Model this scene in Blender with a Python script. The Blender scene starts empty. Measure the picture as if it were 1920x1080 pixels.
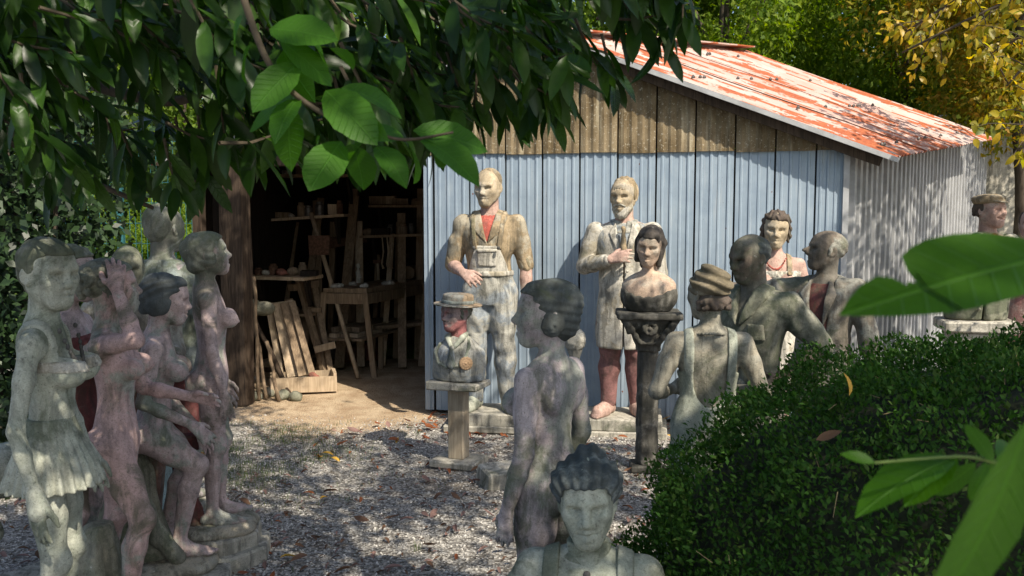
import bpy, bmesh, math, random
import numpy as np
from mathutils import Vector, Matrix
random.seed(7); RNG = np.random.default_rng(7)
R_ = math.radians
SC = bpy.context.scene
COL = SC.collection

# ------------------------------------------------------------------ camera
FPX = 1706.7; CAMZ = 1.6; PITCH = math.atan(150 / FPX)
cam = bpy.data.cameras.new('camera'); cam_o = bpy.data.objects.new('camera', cam); COL.objects.link(cam_o)
cam.sensor_width = 36; cam.lens = FPX / 1920 * 36; cam.clip_end = 2000; cam.clip_start = .05
cam_o.location = (0, 0, CAMZ); cam_o.rotation_euler = (math.pi / 2 - PITCH, 0, 0)
cam.dof.use_dof = True; cam.dof.focus_distance = 4.6; cam.dof.aperture_fstop = 9
SC.camera = cam_o
# ------------------------------------------------------------------ sky, sun, exposure
SUN_EL = R_(47.5); SUN_DIR = Vector((.609 * math.cos(SUN_EL), -.793 * math.cos(SUN_EL), math.sin(SUN_EL)))  # towards the sun
wd = bpy.data.worlds.new('World'); SC.world = wd; wd.use_nodes = True
nt = wd.node_tree; nt.nodes.clear()
wo = nt.nodes.new('ShaderNodeOutputWorld'); bg = nt.nodes.new('ShaderNodeBackground'); sky = nt.nodes.new('ShaderNodeTexSky')
sky.sky_type = 'NISHITA'; sky.sun_disc = False; sky.sun_elevation = SUN_EL
sky.sun_rotation = math.atan2(SUN_DIR.x, SUN_DIR.y); sky.air_density = .9; sky.dust_density = 1.8; sky.ozone_density = .6
bg.inputs['Strength'].default_value = .15
nt.links.new(sky.outputs[0], bg.inputs[0]); nt.links.new(bg.outputs[0], wo.inputs[0])
sun = bpy.data.lights.new('sun', 'SUN'); sun_o = bpy.data.objects.new('sun', sun); COL.objects.link(sun_o)
sun.energy = 4.5; sun.angle = R_(.53); sun.color = (1, .91, .77)
sun_o.rotation_euler = (-SUN_DIR).to_track_quat('-Z', 'Y').to_euler()
SC.view_settings.view_transform = 'Standard'; SC.view_settings.look = 'None'
SC.view_settings.exposure = .68; SC.view_settings.gamma = 1

# ------------------------------------------------------------------ surveying helpers (photo pixel -> metres)
CP, SP = math.cos(PITCH), math.sin(PITCH)
def ray(px, py):
    a, b = (px - 960) / FPX, (540 - py) / FPX
    return Vector((a, CP + b * SP, -SP + b * CP))
def at(px, py, Y):
    r = ray(px, py); return Vector((0, 0, CAMZ)) + r * (Y / r.y)
def gnd(px, py, z=0.):
    r = ray(px, py); return Vector((0, 0, CAMZ)) + r * ((z - CAMZ) / r.z)

# ------------------------------------------------------------------ objects
def tag(o, label=None, cat=None, group=None, kind=None):
    if label: o['label'] = label
    if cat: o['category'] = cat
    if group: o['group'] = group
    if kind: o['kind'] = kind
    return o
def empty(name, loc=(0, 0, 0), rz=0, label=None, cat=None, group=None):
    o = bpy.data.objects.new(name, None); COL.objects.link(o); o.location = loc; o.rotation_euler = (0, 0, rz)
    o.empty_display_size = .1
    return tag(o, label, cat, group)
def link(name, me, mat=None, parent=None, M=None):
    o = bpy.data.objects.new(name, me); COL.objects.link(o)
    if mat is not None and len(me.materials) == 0: me.materials.append(mat)
    if parent is not None: o.parent = parent
    if M is not None: o.matrix_local = M
    return o
def mesh_np(name, V, F, smooth=True):
    V = np.asarray(V, np.float32); F = np.asarray(F, np.int32)
    me = bpy.data.meshes.new(name); n = F.shape[1]
    me.vertices.add(len(V)); me.vertices.foreach_set('co', V.ravel())
    me.loops.add(F.size); me.loops.foreach_set('vertex_index', F.ravel())
    me.polygons.add(len(F)); me.polygons.foreach_set('loop_start', np.arange(0, F.size, n, dtype=np.int32))
    if smooth: me.polygons.foreach_set('use_smooth', np.ones(len(F), bool))
    me.update(calc_edges=True)
    return me
class MB:
    """collects small shapes into one mesh"""
    def __init__(s): s.v = []; s.f = []
    def quadgrid(s, pts):           # pts[i][j]
        n0 = len(s.v); a = len(pts); b = len(pts[0])
        for r in pts: s.v += [tuple(p) for p in r]
        for i in range(a - 1):
            for j in range(b - 1):
                s.f.append((n0 + i * b + j, n0 + (i + 1) * b + j, n0 + (i + 1) * b + j + 1, n0 + i * b + j + 1))
    def box(s, lo, hi, M=None, taper=0, jit=0):
        n0 = len(s.v)
        c = [(x, y, z) for x in (lo[0], hi[0]) for y in (lo[1], hi[1]) for z in (lo[2], hi[2])]
        cx, cy = (lo[0] + hi[0]) / 2, (lo[1] + hi[1]) / 2
        for p in c:
            p = Vector(p)
            if taper and p.z == hi[2]: p.x = cx + (p.x - cx) * (1 - taper); p.y = cy + (p.y - cy) * (1 - taper)
            if jit: p += Vector((random.uniform(-jit, jit), random.uniform(-jit, jit), random.uniform(-jit, jit)))
            if M is not None: p = M @ p
            s.v.append(tuple(p))
        for q in ((0, 1, 3, 2), (4, 6, 7, 5), (0, 4, 5, 1), (2, 3, 7, 6), (0, 2, 6, 4), (1, 5, 7, 3)): s.f.append(tuple(n0 + i for i in q))
        return s
    def bar(s, a, b, w, h=None, up=(0, 0, 1), jit=0):
        a, b = Vector(a), Vector(b); h = h or w; d = (b - a); L = d.length; d.normalize()
        up = Vector(up)
        if abs(d.dot(up)) > .98: up = Vector((1, 0, 0))
        x = d.cross(up).normalized(); z = x.cross(d)
        M = Matrix(((x.x, d.x, z.x, a.x), (x.y, d.y, z.y, a.y), (x.z, d.z, z.z, a.z), (0, 0, 0, 1)))
        return s.box((-w / 2, 0, -h / 2), (w / 2, L, h / 2), M, jit=jit)
    def tube(s, pts, r, seg=8, cap=True):
        pts = [Vector(p) for p in pts]; n = len(pts); n0 = len(s.v)
        if not hasattr(r, '__len__'): r = [r] * n
        x = None
        for i, p in enumerate(pts):
            d = (pts[min(i + 1, n - 1)] - pts[max(i - 1, 0)]).normalized()
            if x is None:
                x = d.orthogonal().normalized()
            x = (x - d * x.dot(d)).normalized(); y = d.cross(x)
            for k in range(seg):
                a = 2 * math.pi * k / seg
                s.v.append(tuple(p + (x * math.cos(a) + y * math.sin(a)) * r[i]))
        for i in range(n - 1):
            for k in range(seg):
                k2 = (k + 1) % seg
                s.f.append((n0 + i * seg + k, n0 + i * seg + k2, n0 + (i + 1) * seg + k2, n0 + (i + 1) * seg + k))
        if cap:
            s.f.append(tuple(n0 + k for k in reversed(range(seg)))); s.f.append(tuple(n0 + (n - 1) * seg + k for k in range(seg)))
        return s
    def lathe(s, prof, seg=16, c=(0, 0, 0), wob=0):
        n0 = len(s.v)
        for (r, z) in prof:
            for k in range(seg):
                a = 2 * math.pi * k / seg; q = 1 + (random.uniform(-wob, wob) if wob else 0)
                s.v.append((c[0] + r * q * math.cos(a), c[1] + r * q * math.sin(a), c[2] + z))
        for i in range(len(prof) - 1):
            for k in range(seg):
                k2 = (k + 1) % seg
                s.f.append((n0 + i * seg + k, n0 + i * seg + k2, n0 + (i + 1) * seg + k2, n0 + (i + 1) * seg + k))
        s.f.append(tuple(n0 + k for k in reversed(range(seg)))); s.f.append(tuple(n0 + (len(prof) - 1) * seg + k for k in range(seg)))
        return s
    def mesh(s, name, smooth=False, bevel=0):
        me = bpy.data.meshes.new(name); me.from_pydata(s.v, [], s.f)
        bm = bmesh.new(); bm.from_mesh(me)
        bmesh.ops.recalc_face_normals(bm, faces=bm.faces)
        if bevel: bmesh.ops.bevel(bm, geom=bm.edges[:], offset=bevel, segments=1, affect='EDGES')
        bm.to_mesh(me); bm.free()
        if smooth:
            for p in me.polygons: p.use_smooth = True
        me.update(); return me
    def build(s, name, mat, parent=None, smooth=False, bevel=0, M=None):
        return link(name, s.mesh(name, smooth, bevel), mat, parent, M)

# ------------------------------------------------------------------ materials
class NT:
    def __init__(s, name):
        s.m = bpy.data.materials.new(name); s.m.use_nodes = True; s.t = s.m.node_tree; s.t.nodes.clear()
        s.out = s.n('ShaderNodeOutputMaterial'); s.b = s.n('ShaderNodeBsdfPrincipled')
        s.l(s.b.outputs[0], s.out.inputs[0])
    def n(s, t, **k):
        x = s.t.nodes.new(t)
        for a, v in k.items(): setattr(x, a, v)
        return x
    def l(s, a, b): s.t.links.new(a, b)
    def inp(s, sock, v):
        if hasattr(v, 'is_output') or hasattr(v, 'links'): s.l(v, sock)
        elif isinstance(v, (tuple, list)): sock.default_value = (*v, 1) if len(v) == 3 and sock.type == 'RGBA' else v
        else: sock.default_value = v
    def coord(s, kind='Object', scale=(1, 1, 1), rnd=True):
        tc = s.n('ShaderNodeTexCoord'); mp = s.n('ShaderNodeMapping'); mp.inputs['Scale'].default_value = scale
        s.l(tc.outputs[kind], mp.inputs['Vector'])
        if rnd:
            oi = s.n('ShaderNodeObjectInfo'); mu = s.n('ShaderNodeMath', operation='MULTIPLY'); mu.inputs[1].default_value = 37.
            s.l(oi.outputs['Random'], mu.inputs[0]); s.l(mu.outputs[0], mp.inputs['Location'])
        return mp.outputs[0]
    def noise(s, vec, scale, detail=6, rough=.6, dist=0):
        x = s.n('ShaderNodeTexNoise'); x.inputs['Scale'].default_value = scale; x.inputs['Detail'].default_value = detail
        x.inputs['Roughness'].default_value = rough; x.inputs['Distortion'].default_value = dist
        s.l(vec, x.inputs['Vector']); return x.outputs['Fac']
    def ramp(s, fac, lo, hi, a=0., b=1.):
        x = s.n('ShaderNodeMapRange', interpolation_type='SMOOTHSTEP')
        s.l(fac, x.inputs['Value']); x.inputs['From Min'].default_value = lo; x.inputs['From Max'].default_value = hi
        x.inputs['To Min'].default_value = a; x.inputs['To Max'].default_value = b; return x.outputs[0]
    def mix(s, fac, a, b, blend='MIX'):
        x = s.n('ShaderNodeMix', data_type='RGBA', blend_type=blend)
        s.inp(x.inputs[0], fac); s.inp(x.inputs[6], a); s.inp(x.inputs[7], b); return x.outputs[2]
    def math(s, op, a, b=0.):
        x = s.n('ShaderNodeMath', operation=op); s.inp(x.inputs[0], a); s.inp(x.inputs[1], b); return x.outputs[0]
    def bump(s, h, strength=.3, dist=.01, prev=None):
        x = s.n('ShaderNodeBump'); x.inputs['Strength'].default_value = strength; x.inputs['Distance'].default_value = dist
        s.l(h, x.inputs['Height'])
        if prev is not None: s.l(prev, x.inputs['Normal'])
        return x.outputs[0]
    def fin(s, color, rough=.8, normal=None, metal=0., spec=.3):
        s.inp(s.b.inputs['Base Color'], color); s.inp(s.b.inputs['Roughness'], rough)
        s.inp(s.b.inputs['Metallic'], metal); s.b.inputs['Specular IOR Level'].default_value = spec
        if normal is not None: s.l(normal, s.b.inputs['Normal'])
        return s.m

def m_cast(name, paint, cement=(.30, .30, .25), wear=.5, algae=.35, alg_col=(.085, .10, .06), soot=.25):
    """weathered painted cement: paint worn through to cement, algae film, rain streaks, lichen, grain"""
    t = NT(name); v = t.coord(); vs = t.coord(scale=(1, 1, .13))
    n1 = t.noise(v, 4.5, 8, .66, .5); n2 = t.noise(v, 15, 7, .7); n3 = t.noise(vs, 24, 6, .65, .4); g = t.noise(v, 230, 3, .65)
    var = t.ramp(n2, .30, .70); pc = t.mix(var, tuple(c * .78 for c in paint), tuple(min(1, c * 1.22 + .015) for c in paint))
    w = t.ramp(t.math('ADD', t.math('MULTIPLY', n1, .7), t.math('MULTIPLY', n2, .3)), .5 - (wear - .5) * .5 - .035, .5 - (wear - .5) * .5 + .05)
    c = t.mix(w, pc, t.mix(var, tuple(x * .72 for x in cement), tuple(x * 1.12 for x in cement)))
    a0 = t.noise(v, 3.1, 8, .7, .8)
    c = t.mix(t.math('MULTIPLY', t.ramp(a0, .62 - algae * .35, .74 - algae * .35), .72), c, alg_col)
    c = t.mix(t.math('MULTIPLY', t.ramp(n3, .48, .62), min(.7, soot * 1.7)), c, (.05, .05, .042))
    gr = t.noise(v, 8.5, 9, .74, .6)
    c = t.mix(t.math('MULTIPLY', t.ramp(gr, .53, .66), .30 + soot * .5), c, (.055, .055, .045))
    c = t.mix(t.ramp(t.noise(v, 30, 5, .72), .66, .72, 0, .6), c, (.52, .52, .46))
    c = t.mix(t.math('MULTIPLY', t.ramp(t.noise(v, 95, 4, .7), .58, .66), .5), c, (.06, .06, .05))
    c = t.mix(t.math('MULTIPLY', t.ramp(g, .40, .68), .22), c, (.05, .05, .042))
    b = t.bump(t.noise(v, 42, 6, .7), .6, .008); b = t.bump(g, .35, .002, b); b = t.bump(gr, .35, .006, b)
    return t.fin(c, .92, b, spec=.06)
def m_wood(name, c1, c2, ax=(14, 14, 1.2), rough=.85):
    t = NT(name); v = t.coord(scale=ax); n = t.noise(v, 3, 8, .6, 1.2); v2 = t.coord()
    c = t.mix(t.ramp(n, .3, .7), c1, c2)
    c = t.mix(t.ramp(t.noise(v2, 6, 5), .5, .75, 0, .6), c, tuple(x * .45 for x in c1))
    return t.fin(c, rough, t.bump(n, .5, .004), spec=.2)
def m_leaf(name, cols, rough=.38, trans=.35, tcol=None, veins=False, spec=.5):
    """leaf blade: colour varies leaf by leaf, some light passes through"""
    t = NT(name); oi = t.n('ShaderNodeObjectInfo'); ge = t.n('ShaderNodeNewGeometry')
    r = t.math('FRACT', t.math('ADD', ge.outputs['Random Per Island'], oi.outputs['Random']))
    cr = t.n('ShaderNodeValToRGB'); e = cr.color_ramp.elements
    while len(e) < len(cols): e.new(.5)
    for i, c in enumerate(cols): e[i].position = i / (len(cols) - 1); e[i].color = (*c, 1)
    t.l(r, cr.inputs[0]); c = cr.outputs[0]
    v = t.coord(); c = t.mix(t.ramp(t.noise(v, 45, 3), .4, .75, 0, .35), c, tuple(x * .55 for x in cols[0]))
    nrm = t.bump(t.noise(v, 70, 3), .15, .003)
    if veins:                                               # midrib and side veins, in the blade's own coordinates
        tc = t.n('ShaderNodeTexCoord'); sx = t.n('ShaderNodeSeparateXYZ'); t.l(tc.outputs['Object'], sx.inputs[0]); ax = t.math('ABSOLUTE', sx.outputs[0])
        ph = t.math('FRACT', t.math('MULTIPLY', t.math('SUBTRACT', sx.outputs[1], t.math('MULTIPLY', ax, .75)), veins)); sv = t.ramp(t.math('ABSOLUTE', t.math('SUBTRACT', ph, .5)), .0, .09, 1, 0); mr = t.ramp(ax, .004, .014, 1, 0)
        vv = t.math('MAXIMUM', t.math('MULTIPLY', sv, .55), mr); c = t.mix(t.math('MULTIPLY', vv, .28), c, tuple(min(1, x * 2.2 + .02) for x in cols[-1])); nrm = t.bump(vv, .5, .012, nrm)
    m = t.fin(c, rough, nrm, spec=spec)
    tr = t.n('ShaderNodeBsdfTranslucent')
    hs = t.n('ShaderNodeHueSaturation'); hs.inputs['Saturation'].default_value = 1.15; hs.inputs['Value'].default_value = 1.9; t.l(c, hs.inputs['Color'])
    t.l(hs.outputs[0], tr.inputs[0])
    mx = t.n('ShaderNodeMixShader'); mx.inputs[0].default_value = trans
    t.l(t.b.outputs[0], mx.inputs[1]); t.l(tr.outputs[0], mx.inputs[2]); t.l(mx.outputs[0], t.out.inputs[0])
    return m
def m_plain(name, c, rough=.7, metal=0., var=.25, scale=20, spec=.3):
    t = NT(name); v = t.coord(); n = t.noise(v, scale, 6)
    return t.fin(t.mix(t.ramp(n, .3, .7), tuple(x * (1 - var) for x in c), tuple(min(1, x * (1 + var)) for x in c)), rough, t.bump(n, .3, .003), metal, spec)
# ================================================================== the shed
SHA = -R_(10.371); SU = Vector((math.cos(SHA), math.sin(SHA), 0)); SV = Vector((-math.sin(SHA), math.cos(SHA), 0)); SA = Vector((-.685, 7.063, 0))
def shed_w(u, v, z): return SA + SU * u + SV * v + Vector((0, 0, z))
WL = (1.61, 3.14, .35)                                  # local run of the eaves: the building is a skewed parallelogram
def roof_z(u, v):                                       # right-hand pitch; ridge line u = 1.0 + skew*v
    k = WL[0] / WL[1]; us = u - k * (v + .15)
    zz = 2.86 - .383 * (us - 1.0) if us > 1.0 else 2.86 + .29 * (us - 1.0)
    return zz + WL[2] / WL[1] * (v + .15)

def metal_blue():
    t = NT('blue_grey_sheet'); v = t.coord(); vs = t.coord(scale=(1, 1, .06))
    c = t.mix(t.ramp(t.noise(v, 5, 6), .3, .7), (.235, .30, .37), (.30, .37, .435))
    c = t.mix(t.ramp(t.noise(vs, 60, 4), .52, .8, 0, .55), c, (.42, .45, .46))
    c = t.mix(t.ramp(t.noise(vs, 35, 4), .60, .8, 0, .6), c, (.16, .19, .21))
    c = t.mix(t.ramp(t.noise(v, 120, 3), .66, .72, 0, .7), c, (.12, .13, .14))
    rs = t.ramp(t.noise(v, 17, 3, .5), .735, .76); c = t.mix(rs, c, (.16, .045, .02))
    return t.fin(c, .52, t.bump(t.noise(v, 9, 3), .2, .004), .15, .4)
def metal_side():
    t = NT('galvanised_sheet'); v = t.coord(); vs = t.coord(scale=(1, 1, .05))
    c = t.mix(t.ramp(t.noise(v, 6, 6), .3, .7), (.27, .275, .28), (.38, .385, .39))
    c = t.mix(t.ramp(t.noise(vs, 30, 5), .5, .8, 0, .6), c, (.52, .52, .51))
    c = t.mix(t.ramp(t.noise(vs, 45, 4), .6, .8, 0, .5), c, (.22, .22, .22))
    return t.fin(c, .55, t.bump(t.noise(v, 10, 3), .2, .004), .15, .4)
def fibre():
    t = NT('fibre_cement'); v = t.coord(); vs = t.coord(scale=(1, 1, .07))
    c = t.mix(t.ramp(t.noise(v, 4, 7), .3, .7), (.12, .088, .048), (.235, .185, .115))
    c = t.mix(t.ramp(t.noise(vs, 13, 5), .52, .72, 0, .8), c, (.42, .37, .26))
    c = t.mix(t.ramp(t.noise(vs, 24, 5), .5, .75, 0, .6), c, (.07, .052, .03))
    c = t.mix(t.ramp(t.noise(v, 60, 5, .75), .58, .64, 0, .85), c, (.46, .43, .34))
    c = t.mix(t.ramp(t.noise(v, 110, 4, .7), .60, .68, 0, .75), c, (.055, .045, .03))
    return t.fin(c, .95, t.bump(t.noise(v, 80, 4), .6, .006), spec=.1)
def rusty():
    t = NT('rusty_roof_sheet'); v = t.coord('Object', rnd=True); vl = t.coord('Object', scale=(.05, 1, 1))
    base = t.mix(t.ramp(t.noise(v, 3, 5), .3, .7), (.44, .32, .275), (.47, .42, .375))
    n = t.noise(vl, 4.6, 7, .62, .25); pk = t.ramp(t.noise(v, 1.1, 3), .4, .62)
    c = t.mix(t.math('MULTIPLY', pk, .45), base, (.42, .18, .12))
    edge = t.noise(v, 22, 6, .7)
    f = t.ramp(t.math('ADD', n, t.math('MULTIPLY', t.math('SUBTRACT', edge, .5), .22)), .505, .535)
    c = t.mix(f, c, t.mix(t.ramp(edge, .3, .7), (.27, .062, .022), (.38, .115, .042)))
    c = t.mix(t.ramp(t.noise(v, 60, 4), .64, .72, 0, .7), c, (.16, .06, .035))
    return t.fin(c, .62, t.bump(t.noise(v, 40, 4), .3, .003), .05, .4)
MB_BLUE, MB_SIDE, MB_FIB, MB_RUST = metal_blue(), metal_side(), fibre(), rusty()
M_GALV = m_plain('zinc_flashing', (.36, .365, .37), .5, .2, .2, 8)
M_OLD = m_wood('old_grey_wood', (.16, .115, .072), (.30, .22, .145))
M_DARKW = m_wood('dark_post_wood', (.030, .021, .015), (.085, .06, .042))
M_PALEW = m_wood('pale_worn_wood', (.32, .24, .155), (.50, .39, .27))
M_INT = m_wood('dark_boards', (.012, .009, .007), (.03, .022, .016))  # near-black wood colour for the bay lining and behind the joints
M_STEEL = m_plain('dull_steel', (.12, .11, .10), .5, .6, .3, 30)

shed = empty('shed', SA, SHA, 'blue-grey ribbed metal shed with rusty roof and a dark open workshop bay', 'shed')
def sheet(name, prof, z0, ztop, mat, parent, thick=.004):
    """vertical sheet: prof is a list of (u, v); ztop(u, v) gives its upper edge"""
    me = MB(); rows = []
    zs = lambda u, v: [z0, (z0 + ztop(u, v)) / 2, ztop(u, v)]
    me.quadgrid([[(u, v, z) for z in zs(u, v)] for u, v in prof])
    me.quadgrid([[(u, v + thick, z) for z in zs(u, v)] for u, v in reversed(prof)])
    return me.build(name, mat, parent)
def rib_profile(u0, u1, seed):
    rnd = random.Random(seed); w = u1 - u0; p = [(u0 + .006, .022), (u0 + .007, .0)]
    for k in range(4):
        c = u0 + w * (.16 + .225 * k) + rnd.uniform(-.004, .004); h = .008 if k % 2 else .005
        p += [(c - .011, .0), (c - .006, -h), (c + .006, -h), (c + .011, .0)]
    p += [(u1 - .007, .0), (u1 - .006, .022)]
    return p
JU = [0.0] + [.085 + .2815 * k for k in range(11)] + [3.115]
for i in range(len(JU) - 1):
    u0, u1 = JU[i], JU[i + 1]
    if u1 - u0 < .12:
        pr = [(u0 + .004, .02), (u0 + .004, -.004), (u0 + .03, -.004), (u0 + .045, -.018), (u0 + .06, -.004), (u1 - .012, -.004), (u1 - .012, .02)]
    else: pr = rib_profile(u0, u1, i)
    sheet('wall_sheet', pr, .02, lambda u, v: 2.022, MB_BLUE, shed)
    # upper fibre-cement sheets, 12 mm proud over the metal
    q = [(a, b - .014) for a, b in pr] if u1 - u0 > .12 else [(u0 + .004, .01), (u0 + .006, -.02), (u1 - .014, -.02), (u1 - .012, .01)]
    if u1 - u0 > .12:
        w = u1 - u0
        q = [(u0 + .005, .018)] + [(u0 + .006 + (w - .012) * k / 14, -.016 - .011 * math.sin(math.pi * (k / 14 * 4)) ** 2) for k in range(15)] + [(u1 - .005, .018)]
    sheet('gable_sheet', q, 2.002 + .004 * (i % 3), lambda u, v: roof_z(u, v) - .035, MB_FIB, shed, .006)
# dark backing battens seen in the joints
bk = MB()
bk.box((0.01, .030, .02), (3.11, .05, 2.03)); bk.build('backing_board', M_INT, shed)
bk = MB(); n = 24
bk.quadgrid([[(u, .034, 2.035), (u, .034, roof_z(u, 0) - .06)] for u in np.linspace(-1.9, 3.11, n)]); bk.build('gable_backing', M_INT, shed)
# gable boards over the open bay
for k in range(7):
    u0 = -1.95 + k * .28
    sheet('gable_sheet', [(u0 + .008, .02), (u0 + .01, -.012), (u0 + .14, -.024), (u0 + .27, -.012), (u0 + .272, .02)], 2.03, lambda u, v: roof_z(u, v) - .035, MB_FIB, shed, .006)
MB().box((-1.95, -.035, 1.93), (.02, .06, 2.025)).build('lintel', M_DARKW, shed, bevel=.006)
# corner flashing and right-hand wall (skewed)
dv = Vector((WL[0], WL[1], 0)).normalized(); nv = Vector((dv.y, -dv.x, 0))
MB().box((3.085, -.03, .02), (3.125, .03, 2.03)).build('corner_strip', M_GALV, shed)
def side_sheet(s0, s1, pitch, depth, off=0.):
    pts = []; s = s0
    while s < s1 - 1e-6:
        for ds, dd in ((0, 0), (.30, 0), (.38, depth), (.78, depth), (.86, 0)):
            t = s + ds * pitch
            if t <= s1: pts.append((t, dd))
        s += pitch
    base = Vector((3.12, .01, 0)); pp = [base + dv * t + nv * (d + off) for t, d in pts]
    return [(p.x, p.y) for p in pp]
edges = [0.01, .80, 1.60, 2.40, 3.20, 4.0, 4.8]
for i in range(6):
    if i == 2: pt, dp = .115, .032
    else: pt, dp = .130, .038
    sheet('side_wall_sheet', side_sheet(edges[i] - .02, edges[i + 1], pt, dp, .004 * (i % 2)), .02, lambda u, v: min(roof_z(u, v) - .03, 2.35) if True else 0, MB_SIDE, shed)
# roof: corrugated sheets running down the pitch, laid side by side along the eaves
def corr(p0, along, down, n_wave, length_pts, amp):
    pass
k_ = WL[0] / WL[1]; slope_len = 2.404
def roof_sheet(t0, t1, mat, side=1, amp=.008, u_over=0.):
    """t along the eaves 0..1, s down the slope 0..1"""
    W = Vector(WL); rows = []; nw = max(2, round((t1 - t0) * 3.53 / .088)) * 4
    A0 = Vector((1.0, -.15, 2.86))
    D = Vector((2.404, 0, -.92)) if side > 0 else Vector((-3.1, 0, -.9))
    nrm = W.cross(D).normalized(); nrm = nrm if nrm.z > 0 else -nrm
    wob = random.uniform(-.004, .004); ext = random.uniform(-.015, .03)
    for a in range(nw + 1):
        t = t0 + (t1 - t0) * a / nw; row = []
        ph = math.cos(2 * math.pi * a / 4)
        for b in range(9):
            s = b / 8 * (1 + ext / 2.4)
            base = A0 + W * t
            q_ = base + D * s if side > 0 else base.lerp(Vector((-2.2, -.15 + 3.45 * t, 1.94 + .12 * t)), min(s, 1.01))
            row.append(q_ + nrm * (amp * ph + wob + .006 * math.sin(7 * s + 9 * t)))
        rows.append(row)
    m = MB(); m.quadgrid(rows)
    m.quadgrid([[p - nrm * .004 for p in r] for r in reversed(rows)])
    return m.build('roof_sheet', mat, shed, smooth=True)
tt = [0, .235, .48, .73, .98]
for i in range(4): roof_sheet(tt[i], tt[i + 1] + .012, MB_RUST)
for i in range(4): roof_sheet(tt[i], tt[i + 1] + .012, MB_RUST, -1)
# verge flashing along the front gable edges + fascia board behind
vf = MB(); a, b = Vector((.98, -.16, 2.855)), Vector((3.42, -.16, 1.925))
vf.bar(a, b, .02, .034); vf.build('verge_flashing', M_GALV, shed)
MB().bar(a + Vector((0, .05, -.03)), b + Vector((-.1, .05, .005)), .02, .09).build('verge_board', M_DARKW, shed)
vf = MB(); a2 = Vector((-2.1, -.16, 1.96)); vf.bar(Vector((.99, -.16, 2.855)), a2, .02, .034); vf.build('verge_flashing', M_GALV, shed)
rc = MB(); rc.bar(Vector((1.0, -.17, 2.885)), Vector((1.0, -.17, 2.885)) + Vector(WL) * .98, .22, .012); rc.build('ridge_cap', MB_RUST, shed)
for i in range(26):                                     # roofing screws with caps
    s = random.choice((.12, .38, .64, .93)); t = random.uniform(.03, .95)
    p = Vector((1.0, -.15, 2.86)) + Vector(WL) * t + Vector((2.404, 0, -.92)) * s
    MB().lathe([(.014, .012), (.014, .022), (.004, .036)], 6, p).build('roof_screw', M_STEEL, shed)
# ---- open bay: floor patch, posts, back and side walls, inner roof boards
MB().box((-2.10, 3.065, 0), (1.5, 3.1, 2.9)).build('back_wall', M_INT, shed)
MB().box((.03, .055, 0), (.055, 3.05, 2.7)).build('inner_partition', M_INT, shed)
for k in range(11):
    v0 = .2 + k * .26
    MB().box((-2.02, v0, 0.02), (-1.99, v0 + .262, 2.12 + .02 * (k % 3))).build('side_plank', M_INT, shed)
def post(u, v, w, d, h, mat, name='post'):
    m = MB(); pts = []
    n = 9
    for sx, sy in ((-1, -1), (1, -1), (1, 1), (-1, 1)):
        pts.append([(u + sx * w / 2 * (1 + random.uniform(-.05, .05)), v + sy * d / 2 * (1 + random.uniform(-.05, .05)), h * i / n) for i in range(n + 1)])
    pts.append(pts[0]); m.quadgrid(pts); return m.build(name, mat, shed)
post(-1.58, .02, .19, .16, 1.95, M_DARKW)
post(-1.90, .03, .07, .09, 1.98, M_DARKW)
post(-1.76, .12, .10, .06, 1.96, M_INT)
post(.055, .10, .07, .07, 1.95, M_DARKW)
# ================================================================== sculpting: signed distance fields -> meshes
def V3(*a): return np.array(a, np.float64)
def rotm(yaw=0, pitch=0, roll=0):
    """yaw turns about z (positive: to +x when facing -y), pitch nods down (+) , roll tilts"""
    cy, sy = math.cos(yaw), math.sin(yaw); cp, sp = math.cos(pitch), math.sin(pitch); cr, sr = math.cos(roll), math.sin(roll)
    Z = np.array([[cy, -sy, 0], [sy, cy, 0], [0, 0, 1]]); X = np.array([[1, 0, 0], [0, cp, -sp], [0, sp, cp]]); Y = np.array([[cr, 0, sr], [0, 1, 0], [-sr, 0, cr]])
    return Z @ X @ Y
def catmull(xs, ys, xq):
    xs = np.asarray(xs, float); ys = np.asarray(ys, float)
    m = np.gradient(ys, xs); i = np.clip(np.searchsorted(xs, xq) - 1, 0, len(xs) - 2)
    h = xs[i + 1] - xs[i]; t = np.clip((xq - xs[i]) / h, 0, 1)
    return (2 * t**3 - 3 * t**2 + 1) * ys[i] + (t**3 - 2 * t**2 + t) * h * m[i] + (-2 * t**3 + 3 * t**2) * ys[i + 1] + (t**3 - t**2) * h * m[i + 1]
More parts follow.
